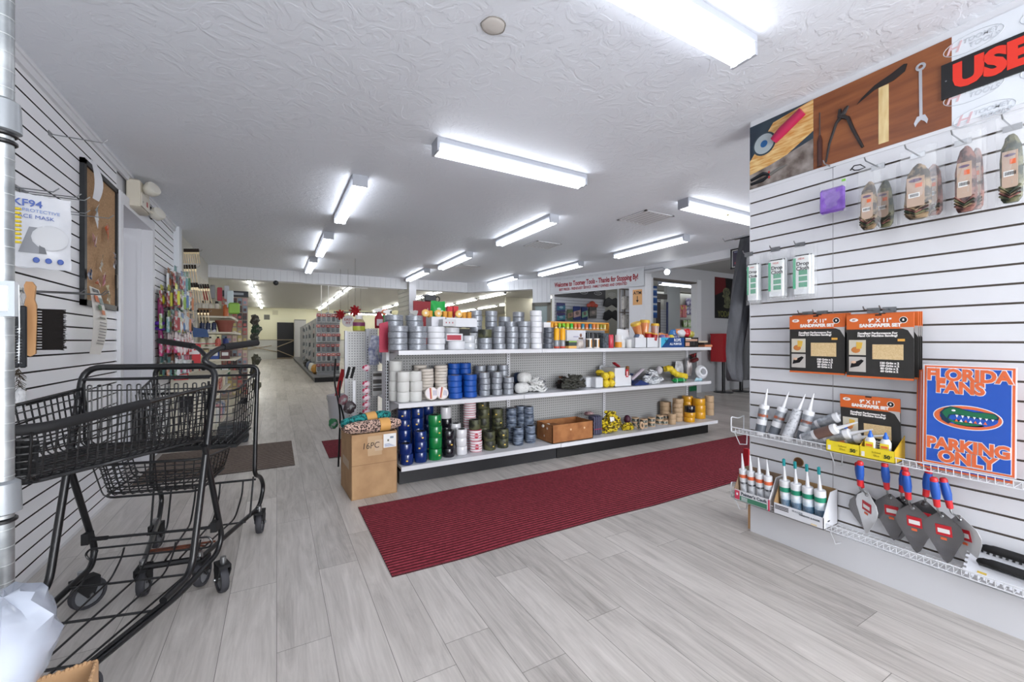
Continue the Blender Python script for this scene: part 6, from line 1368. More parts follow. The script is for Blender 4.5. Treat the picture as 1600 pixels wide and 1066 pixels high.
# ---- hooks and goods near the camera ----
def hook_l(u, v, L, lab, up=.02):
    p = lw(u, v, 0); gz = min(GL, key=lambda g: abs(g - p.z)); b = MB(); b.box(-.02, .02, -.003, .008, -.012, .012, STEEL); b.tube([(0, 0, 0), (0, -L, 0), (0, -L - .02, up)], .0026, STEEL, 6)
    return tag(b.build('display_hook', loc=(LX, p.y, gz), rz=LR), lab, 'hook', 'metal hooks on the left slat wall')
for u, v, L, lab in ((78, 208, .20, 'single empty hook high on the left wall near the ceiling'), (24, 285, .12, 'short hook by the chrome post above the mask bag'), (33, 300, .18, 'curved hook just above the mask bag, left one'), (40, 312, .20, 'hook carrying the mask bag'), (84, 330, .12, 'hook end above the knives, right of the mask bag'), (92, 342, .2, 'long hook beside the mask bag pointing to the cork board'),
                     (32, 445, .2, 'top hook above the wooden brush'), (40, 452, .26, 'middle hook carrying the wooden brush'), (46, 458, .26, 'lowest hook beside the wooden brush')):
    hook_l(u, v, L, lab)
def lt(u, v, t): return dep(u, v, t)
# mask bag
p = lt(62, 420, 1.80); t = thing('mask_bag', 'large clear bag of KF94 face masks hanging on the left wall', 'mask packet', p, 0, rot=(0, 0, radians(20)))
b = MB(); film(b, .185, .315, .07, noisy('#c9ccd2', '#dfe1e6', 8, .25), 51); b.build('bag', t)
b = MB(); b.ball((.03, -.036, .13), .055, .004, .055, mat('#c2c4c8', .5), 18, 8); b.add([(-.06, -.034, .06), (-.03, -.036, .17), (-.005, -.037, .17), (.0, -.037, .06)], [(0, 3, 2, 1)], mat('#7c7f86', .5)); b.add([(-.003, -.038, .06), (.0, -.038, .15), (.02, -.038, .06)], [(0, 2, 1)], mat('#55585e', .5))
for k in range(3): b.ball((-.01 + k * .035, -.034, .032), .010, .002, .012, mat('#3a56a0', .5), 12, 6)
b.build('print', t)
KB_ = mat('#3c58a4', .5)
text('KF94', .040, (-.035, -.034, .268), KB_, t, bold=.0008); text('3D PROTECTIVE', .019, (-.01, -.040, .238), mat('#6a86c0', .5), t); text('FACE MASK', .022, (-.015, -.040, .212), KB_, t)
p = lt(20, 415, 1.9); t = thing('mask_bag', 'second face mask bag half hidden between the post and the large bag', 'mask packet', p, radians(20)); b = MB(); film(b, .10, .26, .05, noisy('#3a3e46', '#aab0bc', 8, .3), 52); b.build('bag', t); text('KF94', .03, (-.01, -.03, .20), KB_, t)
p = lt(26, 380, 1.60); b = MB()
for k in range(9): b.box(-.018, .012, -.01, .004, k * .016, k * .016 + .008, mat('#d8be1e', .4))
b.rbox(-.02, -.008, -.012, .01, -.01, .19, mat('#c9ae18', .4), .004); tag(b.build('yellow_comb', loc=p), 'yellow toothed plastic comb hanging beside the chrome post', 'comb')
p = lt(93, 398, 1.9); b = MB()
for k in range(3): b.box(-.02 + k * .012, -.013 + k * .012, -.004, .004, .0, .16 + .02 * k, STEEL)
b.rbox(-.022, .0, -.008, .008, .15, .2, mat('#9a8078', .5), .004); tag(b.build('knife_set', loc=p), 'steel blades with pale handle hanging right of the mask bag', 'knife')
# brush
p = lt(48, 553, 1.84); t = thing('bench_brush', 'wooden bench brush with long black bristles hanging on the left wall', 'brush', p, 0, rot=(0, 0, radians(10)))
WD = noisy('#b07c48', '#cf9d68', 6, .5, stretch=(3, 3, .6)); b = MB(); b.prism([(-.018, .0), (-.0, -.012), (.016, .0), (.020, .16), (.018, .215), (.012, .24), (.016, .30), (.006, .318), (-.012, .318), (-.018, .30), (-.014, .24), (-.018, .2)], -.012, .012, WD); b.build('handle', t)
b = MB(); rr = random.Random(5); BR = mat('#17110d', .9)
for k in range(15):
    for j in range(9):
        z_ = .02 + k * .0125 + rr.uniform(-.002, .002); y_ = rr.uniform(-.009, .009); b.tube([(.015, y_ * .6, z_), (.06, y_, z_ + rr.uniform(-.004, .004)), (.106 + rr.uniform(-.004, .003), y_ * 1.7, z_ + rr.uniform(-.007, .007))], [.0016, .0012, .0009], BR, 4)
    b.cyl((.012, 0, .02 + k * .0125), (.045, 0, .02 + k * .0125), .0045, BR, 6)
b.box(.035, .098, -.011, .011, .016, .200, mat('#120d0a', .95)); b.build('bristles', t)
for i, (u, lab) in enumerate(((25, 'black slim tool with loop hanging left of the wooden brush'), (36, 'black slim tool next to the wooden brush handle'))):
    p = lt(u, 575, 1.74); b = MB(); b.rbox(-.011, .011, -.006, .006, 0, .26, mat('#16191f', .4), .005); b.tube([(0, 0, .26), (-.008, 0, .30), (0, 0, .335), (.008, 0, .30), (0, 0, .26)], .0015, mat('#b84a3a', .5) if i == 0 else STEEL, 5); tag(b.build('slim_tool', loc=p), lab, 'tool')
p = lt(29, 606, 1.70); b = MB(); b.tube([(.0, 0, .10), (.002, 0, .25), (0, 0, .42)], .003, STEEL, 6)
pts = []
for i in range(90): a = i * .9; pts.append((.009 * cos(a), .009 * sin(a), .10 + i * .0017))
b.tube(pts, .0012, STEEL, 4)
for k in range(60):
    a = rr.uniform(0, 6.28); z_ = rr.uniform(.0, .08); b.tube([(0, 0, z_), (.022 * cos(a), .022 * sin(a), z_ - .02)], .001, mat('#3a3020', .8), 3)
tag(b.build('wire_brush', loc=p), 'twisted wire bottle brush hanging lowest beside the chrome post', 'brush')
p = lt(28, 640, 1.70); b = MB(); film(b, .04, .09, .02, CLEAR2, 61); tag(b.build('clear_packet', loc=p), 'small clear packet at the very bottom of the left hooks', 'packet')
# ---- wire rack beside the camera ----
rk = thing('wire_rack', 'chrome wire rack whose ribbed corner post fills the left edge', 'rack', (0, 0, 0))
for (x, y) in ((-.345, .884), (-.345, .42), (-.86, .884), (-.86, .42)):
    b = MB(); prof = []
    if y > .5 and x > -.5:
        z_ = .02
        while z_ < 2.3: prof += [(.0125, z_), (.0122, z_ + .0006), (.0122, z_ + .0014), (.0125, z_ + .002)]; z_ += .0254
    else: prof = [(.0125, .02), (.0125, 2.3)]
    b.lathe([(.0125, .02), (.0125, 2.3)], noisy('#85898b', '#a9acad', 25, .38, .7), 24, Matrix.Translation((x, y, 0)))
    if len(prof) > 4:
        for (r_, z_) in prof[::4]: b.lathe([(.0124, 0), (.0129, .0004), (.0129, .0012), (.0124, .0016)], mat('#b9bcbd', .35, .6), 20, Matrix.Translation((x, y, z_)), closed=True)
    b.lathe([(.016, 0), (.018, .015), (.010, .03)], CG, 14, Matrix.Translation((x, y, 0))); b.build('post', rk)
for z_ in (.40, .905, 1.455, 1.9):
    b = MB()
    for (x, y) in ((-.345, .884), (-.345, .42), (-.86, .884), (-.86, .42)): b.lathe([(.0135, -.025), (.020, -.022), (.0185, .02), (.0135, .024)], mat('#8a8e92', .35, .4), 18, Matrix.Translation((x, y, z_)))
    for y in (.42, .884): b.tube([(-.86, y, z_), (-.345, y, z_)], .004, CHROME, 6); b.tube([(-.86, y, z_ + .03), (-.345, y, z_ + .03)], .003, CHROME, 6)
    for x in (-.345, -.86): b.tube([(x, .42, z_), (x, .884, z_)], .004, CHROME, 6)
    for k in range(18): b.tube([(-.86 + k * .03, .42, z_ + .003), (-.86 + k * .03, .884, z_ + .003)], .0018, CHROME, 4)
    b.build('wire_shelf', rk)
b = MB(); 
for zz in (1.425, 1.413, .868): b = MB(); b.lathe([(.0137, 0), (.016, .002), (.016, .005), (.0137, .007)], BLACK, 18, Matrix.Translation((-.345, .884, zz)), closed=True); b.build('collar_ring', rk)
b = MB(); b.box(-.362, -.324, .862, .872, 1.165, 1.215, mat('#a9b0b6', .25, coat=.5)); b.box(-.358, -.33, .858, .863, 1.172, 1.208, mat('#e4eaec', .3)); b.build('plastic_clip', rk)
b = MB(); b.box(-.352, -.342, .868, .872, 1.125, 1.135, mat('#b8ae4a', .6)); b.build('sticker', rk)
# open box and torn plastic in the near corner
bx = thing('cardboard_box', 'torn cardboard box edge at the bottom left corner of the photo', 'box', (-.250, .615, 0), radians(8))
b = MB(); h = .733
for (a0, a1, c0, c1) in ((-.065, .068, -.12, -.116), (-.065, .068, .085, .089), (-.065, -.061, -.12, .089), (.064, .068, -.12, .089)): b.box(a0, a1, c0, c1, .0, h - .004, KRAFT)
for k in range(34): b.ball((.066, -.115 + k * .006, h - .004), .0026, .004, .0012 + R.uniform(0, .003), KRAFT, 6, 4); b.ball((-.062 + k * .0038, .087, h - .004), .003, .0026, .0012 + R.uniform(0, .003), KRAFT, 6, 4)
b.build('carton_body', bx)
rr = random.Random(8); b = MB()
FOAM = mat('#dfe3ea', .45); p = Vector((-.275, .60, .735))
vs = []; nu, nv = 14, 8; base = [(dep(-40, 1120, .50)), (dep(60, 1090, .62))]
def crump(c, rx, ry, rz_, m, seed, amp):
    q = random.Random(seed); mb = MB(); mb.ball((0, 0, 0), rx, ry, rz_, m, 18, 12, None, amp, q); return mb
o = crump(None, .045, .09, .055, mat('#c3cad8', .18, alpha=.75, key='polybag'), 6, .12).build('plastic_wrap', loc=(-.272, .700, .782), rz=radians(15), ang=35); tag(o, 'crumpled clear plastic wrap bulging over the box in the near left corner', 'plastic wrap')
o = crump(None, .034, .06, .04, FOAM, 9, .12).build('foam_block', loc=(-.283, .69, .776), ang=25); tag(o, 'white padded item inside the crumpled plastic wrap', 'foam')
# ================= merchandise along the far left wall =================
PAL = [('pink', '#b8607c'), ('lime', '#8fae52'), ('white', '#dcdfe2'), ('green', '#4a7a56'), ('red', '#9a3a3c'), ('blue', '#5a7aa8'), ('white', '#d4d8da'), ('teal', '#6a9c9c'), ('orange', '#c0805a'), ('silver', '#a8b0b8'), ('black', '#26282c'), ('silver', '#b8bcc0')]
def packet(name, lab, loc, w, h, d, c1, c2, grp, rz=LR, cat='packet', kind=0):
    key = (name, c1, c2, w, h, d, kind)
    if key in _pk: o = _pk[key].copy(); COL.objects.link(o)
    else:
        b = MB(); m1, m2 = mat(c1, .4), mat(c2, .45)
        b.rbox(-w / 2, w / 2, -d / 2, d / 2, 0, h * .72, noisy(c1, '#cfd2d0', 26, .45, lo=.45, hi=.6), .004); b.box(-w / 2, w / 2, -.001, .001, h * .72, h, m2); b.box(-w * .4, w * .4, -d / 2 - .0006, -d / 2 + .001, h * .25, h * .5, m2)
        if kind == 1: b.ball((0, -d / 2, h * .25), w * .32, d * .6, h * .22, m2, 10, 6)
        if kind == 2: b.cyl((0, -d / 2, .01), (0, -d / 2, h * .66), w * .16, m2, 8)
        b.tube([(0, d * .5, h * .96), (0, -d, h * .96)], .0025, STEEL, 5)
        o = b.build(name); _pk[key] = o
    o.location = loc; o.rotation_euler = (0, 0, rz); return tag(o, lab, cat, grp)
_pk = {}
q = random.Random(77)
rowsz = [(1.69, 3), (1.46, 6), (1.23, 6), (1.0, 6), (.78, 6)]
for ri, (z_, n_) in enumerate(rowsz):
    for ci in range(6 - n_, 6):
        y = 5.14 + ci * .155
        for k in range(3):
            cn, cc_ = PAL[q.randrange(len(PAL))] if ri != 3 else (('red', '#c81e2c') if ci > 0 else ('pink', '#c83a78')); c2 = PAL[(q.randrange(12))][1] if ri != 3 else '#e6d8da'
            if ri == 1 and ci < 2: cn, cc_ = 'red', '#8a1e20'; c2 = '#c8c83a' if ci == 0 else '#3a2a2a'
            packet('hanging_packet', '%s hanging packet, %s row, %s hook past the door, %s' % (cn, ORD[ri], ORD[ci], ['front', 'middle', 'rear'][k]), (LX + .17 - k * .055 - .03 * (ri == 0), y, z_ + q.uniform(-.02, .02)), .11, .19 + q.uniform(0, .03), .022, cc_, c2, 'packets hanging past the left door', kind=q.randrange(3))
# tall magenta toys nearest the door
for k, (z_, r0) in enumerate(((1.40, 0), (1.12, .3))):
    b = MB(); b.tube([(0, 0, .26), (.01, 0, .13), (0, 0, 0)], [.014, .024, .012], mat('#8f3468', .6), 10); b.ball((0, 0, .02 if k == 0 else .25), .045, .03, .02, mat('#5a2aa0', .6), 10, 6, None, .15, q)
    tag(b.build('plush_toy', loc=(LX + .045, 5.12 + .02 * k, z_ - .12)), 'long magenta and purple toy hanging beside the door trim, %s one' % ['upper', 'lower'][k], 'toy')
b = MB(); b.rbox(-.05, .05, -.02, .02, 0, .22, mat('#c81e28', .45), .005); b.box(-.04, .04, -.0215, -.02, .12, .16, PAPER)
o = b.build('red_carton'); tag(o, 'x', 'carton'); first = True
for i, (u, v, t_) in enumerate(((262, 572, 4.7), (283, 570, 4.75), (303, 572, 4.9), (262, 612, 4.6), (283, 612, 4.6))):
    c = o if first else o.copy()
    if not first: COL.objects.link(c)
    first = False; c.location = dep(u, v, t_); c.rotation_euler = (0, 0, radians(20)); c.scale = (1.25, 1, 1.15)
    tag(c, 'bright red carton hanging behind the near cart, %s from top left' % ORD[i], 'carton', 'bright red cartons past the door')
# paint brushes
def make_brush():
    t = thing('paint_brush', 'x', 'brush')
    b = MB(); b.lathe([(.004, 0), (.008, .01), (.006, .06), (.009, .12), (.007, .15)], mat('#d9c3a0', .5), 8, Matrix.Diagonal((1.1, .6, 1, 1))); b.build('handle', t)
    b = MB(); b.box(-.014, .014, -.006, .006, .15, .18, mat('#a89878', .35, .6)); b.box(-.015, .015, -.007, .007, .18, .235, mat('#2e2620', .9)); b.build('bristles', t); return t
br = make_brush(); remember(br); first = True
rows = [(285, 312, 389, 412, 9, 6.60, 'top'), (291, 308, 414, 442, 5, 6.62, 'second'), (288, 311, 442, 473, 7, 6.64, 'third'), (312, 331, 444, 474, 6, 7.25, 'pale'), (286, 303, 474, 498, 6, 6.5, 'fourth'), (286, 301, 500, 528, 5, 6.45, 'fifth'), (312, 327, 484, 505, 4, 7.2, 'sixth')]
for (u0, u1, v0, v1, n_, Y, rn) in rows:
    for i in range(n_):
        u = u0 + (u1 - u0) * i / (n_ - 1); a = onY(u, v1, Y); zt_ = onY(u, v0, Y).z; s_ = (zt_ - a.z) / .235
        c = br if first else dup(br, (0, 0, 0)); first = False
        c.location = a; c.scale = (.75, .9, s_); c.rotation_euler = (0, radians(-6 - (4 if rn == 'pale' else 0)), radians(10)); c['label'] = 'wooden handled paint brush, %s from the wall in the %s bunch' % (ORD[i], rn); c['group'] = 'paint brushes hanging on the far left wall'
    b = MB(); p0 = onY(u0 - 2, v0 + 3, Y); p1 = onY(u1 + 2, v0 + 3, Y); b.tube([(LX - p1.x, 0, 0), (0, 0, 0), (0.01, 0, .02)], .003, STEEL, 5)
    tag(b.build('display_hook', loc=(p1.x, Y + .02, p1.z)), 'long hook carrying the %s bunch of paint brushes' % rn, 'hook', 'hooks of the paint brushes')
# shelf bay behind the brushes
SB = thing('shelf_bay', 'cream shelf bay crowded with bottles and pots behind the paint brushes', 'shelf unit', (LX, 0, 0))
CRS = mat('#d8d2c0', .5)
b = MB(); b.box(.0, .02, 7.5, 8.7, 0, 2.1, noisy('#c8c2b2', '#d8d4c6', 4, .6)); b.build('back_panel', SB)
SZ = [1.50, 1.265, 1.05, .86, .62, .15]
for i, z_ in enumerate(SZ):
    b = MB(); b.box(.02, .46 if i else .42, 7.5, 8.7, z_ - .025, z_, CRS); b.box(.46 if i else .42, .475 if i else .435, 7.5, 8.7, z_ - .03, z_ + .004, CRS); b.build('shelf', SB)
b = MB(); b.box(0, .44, 7.49, 7.505, 0, .15, CRS); b.build('end_panel', SB)
def onbay(name, lab, cat, x, y, z_, prof, m, capm=None, cap=None, grp=None):
    b = MB(); b.lathe(prof, m, 14)
    if cap: b.lathe(cap, capm, 12)
    return tag(b.build(name, loc=(LX + x, y, z_)), lab, cat, grp)
b = MB(); b.box(-.15, .15, -.12, .12, 0, .11, mat('#8a6a48', .7)); tag(b.build('brown_carton', loc=(LX + .17, 7.66, SZ[0] + .001)), 'brown carton on the top shelf of the cream bay', 'box')
for i, x in enumerate((.08, .16, .24)):
    onbay('bottle', 'white bottle with black cap in the brown carton, %s from the wall' % ORD[i], 'bottle', x, 7.62, SZ[0] + .112, [(.03, 0), (.032, .06), (.015, .08)], mat('#ddd8cc', .5), BLACK, [(.022, .08), (.022, .115), (0, .116)], 'black capped bottles')
onbay('orange_bottle', 'orange and white bottle beside the brown carton', 'bottle', .35, 7.6, SZ[0] + .001, [(.035, 0), (.037, .15), (.015, .18)], mat('#d8784a', .5), WHITE, [(.015, .18), (.012, .22), (0, .221)])
b = MB(); b.rbox(-.07, .07, -.03, .03, 0, .17, mat('#8fbf4a', .5), .02); tag(b.build('green_pouch', loc=(LX + .47, 7.42, 1.53)), 'light green hanging pouch at the corner of the cream bay', 'pouch')
b = MB(); b.rbox(-.04, .04, -.02, .02, 0, .26, mat('#c9d8dc', .3), .01); tag(b.build('clear_bottle_pack', loc=(LX + .42, 7.44, 1.62)), 'pale clear packs hanging above the light green pouch', 'packet')
for k in range(4):
    b = MB(); b.rbox(-.03, .03, -.015, .015, 0, .2, mat(['#9a2430', '#8a8a8c', '#a82a3a', '#b4b8c0'][k], .5), .008); tag(b.build('carded_tool', loc=(LX + .12 + k * .085, 7.46, 1.72 + .03 * (k % 2))), 'carded tool hanging above the brown carton, %s from the wall' % ORD[k], 'packet', 'carded tools above the cream bay')
for i in range(3):
    onbay('blue_can', 'navy and white can on the second shelf, %s from the wall' % ORD[i], 'can', .07 + i * .07, 7.56, SZ[1] + .001, [(.03, 0), (.032, .004), (.032, .12), (.028, .13)], noisy('#1e2c50', '#d8d8e0', 9, .4, lo=.5, hi=.55), BLACK, [(.02, .13), (.018, .15), (0, .151)], 'navy cans')
onbay('flower_pot', 'large terracotta coloured flower pot on the second shelf', 'flower pot', .34, 7.62, SZ[1] + .001, [(.08, 0), (.11, .14), (.122, .14), (.125, .175), (.112, .175), (.10, .15)], mat('#8f4f42', .7))
for i in range(4):
    onbay('white_bottle', 'cream bottle on the third shelf, %s from the wall' % ORD[i], 'bottle', .07 + i * .095, 7.57, SZ[2] + .001, [(.036, 0), (.038, .005), (.038, .09), (.02, .12)], mat(['#dcd8b8', '#e0dcc8', '#c86a5a', '#2a3a7a'][i], .4), BLACK, [(.014, .12), (.014, .145), (0, .146)], 'bottles on the third shelf')
for i in range(6):
    z_ = SZ[3] if i < 3 else SZ[4]; b = MB(); b.rbox(-.055, .055, -.05, .05, 0, .14, mat(['#c8b88a', '#2a4a9a', '#5a2a2a', '#b0453a', '#dcdcd8', '#3a6a4a'][i], .5), .004); b.box(-.04, .04, -.0515, -.05, .05, .1, PAPER)
    tag(b.build('small_box', loc=(LX + .09 + (i % 3) * .13, 7.57, z_ + .001)), 'small printed box on the %s shelf from below, %s from the wall' % ('third' if i < 3 else 'second', ORD[i % 3]), 'box', 'small boxes in the cream bay')
b = MB(); b.prism([(-.12, 0), (.12, 0), (.10, .10), (-.03, .12), (-.08, .16)], -.05, .05, mat('#33507e', .6)); tag(b.build('sun_hat', loc=dep(307, 527, 5.3), rz=.4), 'dark blue cloth hat shape below the lowest brushes', 'hat')
b = MB(); b.box(-.14, .14, -.1, .1, 0, .012, mat('#9a2c2a', .5)); b.box(-.13, .0, -.101, .09, .012, .02, PAPER); tag(b.build('red_tray', loc=dep(318, 538, 5.4), rz=.3), 'red and white flat packet below the blue hat', 'packet')
# lower goods seen through the cart
for i in range(10):
    u = 268 + (i % 5) * 26; v = 640 if i < 5 else 668; y_ = 5.9 + (i % 5) * .35; cN, cC = [('brown', '#7a5a44'), ('orange', '#a8603a'), ('red', '#a03a34'), ('cream', '#c8b89a'), ('grey', '#8a8a88'), ('green', '#4a7a5a'), ('white', '#cfd2cf'), ('pink', '#b8707a'), ('blue', '#5a6a8a'), ('tan', '#a08a6a')][i]
    x_ = LX + .24; z_ = .50 if i < 5 else .12
    b = MB(); b.rbox(-.15, .15, -.14, .14, 0, .17, noisy(cC, '#d8d0c4', 14, .6, lo=.5, hi=.6), .01); tag(b.build('stocked_carton', loc=(x_, y_, z_)), '%s carton of small goods on the low left shelves, %s row' % (cN, 'upper' if i < 5 else 'lower'), 'box', 'cartons on the low left shelves')
ls = thing('low_shelf', 'low cream shelf running below the hanging packets past the door', 'shelf unit', (LX, 0, 0))
for z_ in (.115, .495, .70): b = MB(); b.box(.02, .42, 5.75, 7.48, z_ - .02, z_, CRS); b.build('shelf', ls)
b = MB(); b.box(.02, .04, 5.75, 7.48, 0, .75, CRS); b.build('back_panel', ls); b = MB(); b.box(.02, .42, 5.74, 5.755, 0, .70, CRS); b.build('end_panel', ls)
b = MB(); b.rbox(-.14, .14, -.12, .12, 0, .2, mat('#3c4044', .6), .01); tag(b.build('dark_bin', loc=(-.42, 5.62, 0)), 'dark grey bin on the floor seen through the rear cart', 'bin')
# tall rotating rack of small cards with dark header
rkk = thing('card_rack', 'tall card rack with black header sign at the end of the left aisle goods', 'rack', (-.66, 9.0, 0))
b = MB(); b.box(-.20, .20, .02, .04, 0, 1.95, mat('#b8a898', .6)); b.box(-.19, .19, -.12, .1, 0, .1, CG); b.build('panel', rkk)
b = MB(); b.box(-.21, .21, -.05, .05, 1.93, 2.03, mat('#20242c', .5)); b.box(-.12, .14, -.052, -.05, 1.96, 2.0, mat('#9aa0a8', .5)); b.build('header', rkk)
CC = ['#b8605a', '#d8c8b0', '#5a3a3a', '#9a8a7a', '#c8a0a0', '#3a3a3c', '#c8b878', '#8a9aa8']
b0 = None
for r_ in range(13):
    for c_ in range(5):
        if b0 is None or (r_ * 5 + c_) % 8 >= len(b0 or []):
            pass
        ci = (r_ * 3 + c_ * 5) % 8; key = ('card', ci)
        if key in _pk: o = _pk[key].copy(); COL.objects.link(o)
        else: b = MB(); b.box(-.032, .032, -.012, .0, 0, .12, mat(CC[ci], .5)); b.box(-.022, .022, -.018, -.012, .02, .07, mat(CC[(ci + 3) % 8], .5)); o = b.build('small_card'); _pk[key] = o
        o.location = (-.66 - .155 + c_ * .078, 9.0 - .0, 1.785 - r_ * .135); tag(o, 'small carded item, %s row down, %s from the left on the card rack' % (ORD[r_], ORD[c_]), 'card', 'small cards on the card rack')
# leafy dark goods beyond the rack
for i, (u, v, s_, c) in enumerate(((391, 500, .12, '#3a3430'), (393, 515, .13, '#23402c'), (394, 528, .12, '#2a3028'), (397, 562, .12, '#4a4a3a'), (398, 582, .12, '#3a3a30'), (395, 602, .12, '#6a6a50'))):
    b = MB(); s_ *= .62; b.ball((0, 0, 0), s_, s_ * .5, s_ * 1.3, noisy(c, '#6a6a60', 22, .6, lo=.5, hi=.6), 12, 8, None, .3, q); tag(b.build('bundled_goods', loc=(-.36 + .02 * (i % 2), 9.3, onY(u, v, 9.3).z)), 'dark bundled goods hanging beyond the card rack, %s from the top' % ORD[i], 'packet', 'bundled goods beyond the card rack')
# ================= far aisle gondola =================
FG = thing('shelf_unit', 'far double sided aisle unit covered in blister packs with dark base', 'shelf unit', (0, 0, 0))
b = MB(); b.box(.90, 1.62, 12.5, 28.3, 0, .13, mat('#121216', .5)); b.build('base', FG)
b = MB(); b.box(.86, 1.66, 12.45, 28.3, .13, .17, mat('#77777a', .5)); b.build('shelf', FG)
b = MB(); b.box(1.24, 1.30, 12.9, 28.3, .17, 1.95, mat('#8a8c90', .6)); b.box(.98, 1.58, 12.85, 12.89, .17, 1.92, mat('#9a9ca0', .6)); b.build('back_panel', FG)
def blister(loc, lab, c, rz=0, s=1):
    key = ('bl', c)
    if key in _pk: o = _pk[key].copy(); COL.objects.link(o)
    else:
        b = MB(); b.box(-.055, .055, -.002, .002, 0, .24, mat('#c9cdd2', .4)); b.box(-.05, .05, -.003, -.002, .15, .225, mat(c, .5)); b.rbox(-.038, .038, -.03, 0, .02, .15, mat('#6a7078' if c != '#b0352f' else '#3a3c42', .3), .01); b.box(-.03, .03, -.0035, -.002, .18, .2, PAPER); o = b.build('blister_pack'); _pk[key] = o
    o.location = loc; o.rotation_euler = (0, 0, rz); o.scale = (s, s, s); return tag(o, lab, 'blister pack', 'blister packs on the far aisle unit')
for r_ in range(6):
    for c_ in range(5):
        for k in (0, 1):
            if k == 1 and r_ % 2: continue
            blister((1.02 + c_ * .125 + .0, 12.83 - k * .16, 1.64 - r_ * .275 + (.02 if k else 0)), 'red topped blister pack, %s row, %s column on the aisle end, %s' % (ORD[r_], ORD[c_], 'back' if k == 0 else 'front'), ['#b0352f', '#c25a50', '#8f2c30'][(r_ + c_) % 3])
for r_ in range(5):
    for c_ in range(7):
        blister((1.08 - (c_ % 3) * .05, 13.3 + c_ * 1.2, 1.5 - r_ * .3), 'blister pack, %s row, %s along the left side of the far aisle unit' % (ORD[r_], ORD[c_]), ['#b8bcc4', '#3a3a3e', '#8a6a5a', '#b0352f'][(r_ * 2 + c_) % 4], -pi / 2, 1.15)
for i, (x, y, c, lab) in enumerate(((.98, 13.4, '#b8863a', 'tan sack at the foot of the far aisle unit'), (.97, 14.4, '#dcdcd8', 'white tilted carton on the far aisle base'), (.97, 15.6, '#3a4a6a', 'blue bundle on the far aisle base'), (.97, 17.2, '#2a2a2a', 'black bundle further along the far aisle base'))):
    b = MB(); b.ball((0, 0, 0), .12, .22, .14, noisy(c, '#8a8a80', 6, .6, lo=.55, hi=.6), 12, 8, None, .12, q); tag(b.build('aisle_goods', loc=(x, y, .31)), lab, 'bundle')
# two white poles over it and hanging strip
for i, u in enumerate((502, 513)):
    b = MB(); b.cyl((0, 0, 0), (0, 0, 1.2), .012, WHITE); p = onY(u, 480, 13.2); tag(b.build('white_pole', loc=(p.x, 13.2, 1.9)), 'thin white pole rising above the far aisle unit, %s one' % ('left' if i == 0 else 'right'), 'pole')
b = MB(); b.box(-1.7, 1.7, -.06, .06, -.03, .03, mat('#6a6a66', .5)); b.cyl((-1.2, -.0, -.05), (1.5, -.0, -.05), .02, TUBE_R, 8); b.cyl((-.8, 0, .03), (-.8, 0, 1.05), .004, BLACK, 5); b.cyl((1.0, 0, .03), (1.0, 0, 1.05), .004, BLACK, 5)
tag(b.build('hanging_strip_light', loc=(3.45, 15.8, 2.15)), 'strip light hanging on thin cables in the rear room', 'ceiling light')
# rear wall door, braces and panels
t = thing('panel_door', 'dark panelled door with pale crossed braces on the rear wall', 'door', (0, YW, 0)); xa, xb = onY(433, 533, YW).x, onY(459, 533, YW).x
b = MB(); b.box(xa, xb, -.09, -.04, 0, 2.3, mat('#14151d', .4)); b.build('slab', t)
b = MB(); BRC = mat('#a89880', .6)
for (a, c, d_, e) in ((xa, 1.2, xb, 1.2), (xa, .75, xb, 1.15), (xa, .55, xb, .12), (xa, .05, xb, .05), (xb + .02, .05, xb + .02, .5)): b.tube([(a, -.13, c), (d_, -.13, e)], .03, BRC, 6)
for (a, c, d_, e) in ((-2.2, 1.0, xa, .45), (-2.2, .45, xa - .3, .85)): b.tube([(a, -.06, c), (d_, -.06, e)], .025, BRC, 6)
b.build('brace', t)
b = MB(); b.box(onY(460, 533, 29).x, onY(478, 533, 29).x, 0, .6, 0, 2.45, mat('#b4b4b4', .5)); b.box(onY(460, 533, 29).x, onY(478, 533, 29).x, -.01, 0, 2.4, 2.46, mat('#7a7a76', .5)); tag(b.build('grey_cabinet', loc=(0, 28.9, 0)), 'tall pale grey cabinet beside the dark rear door', 'cabinet')
for i, (u0, u1, v0, v1, c, lab) in enumerate(((412.5, 421.5, 492, 499.5, '#7d7c72', 'dark square vent on the cream rear wall'), (425.5, 434.5, 485.5, 492, '#d3d0b4', 'pale square vent on the cream rear wall'))):
    p0, p1 = onY(u0, v1, YW - .02), onY(u1, v0, YW - .02); b = MB(); b.box(p0.x, p1.x, -.01, .01, p0.z, p1.z, mat(c, .6))
    for k in range(5): b.box(p0.x + .03, p1.x - .03, -.016, -.01, p0.z + .03 + k * .055, p0.z + .045 + k * .055, mat('#5f5e56' if i == 0 else '#bcb89c', .6))
    tag(b.build('wall_vent', loc=(0, YW - .02, 0)), lab, 'vent')
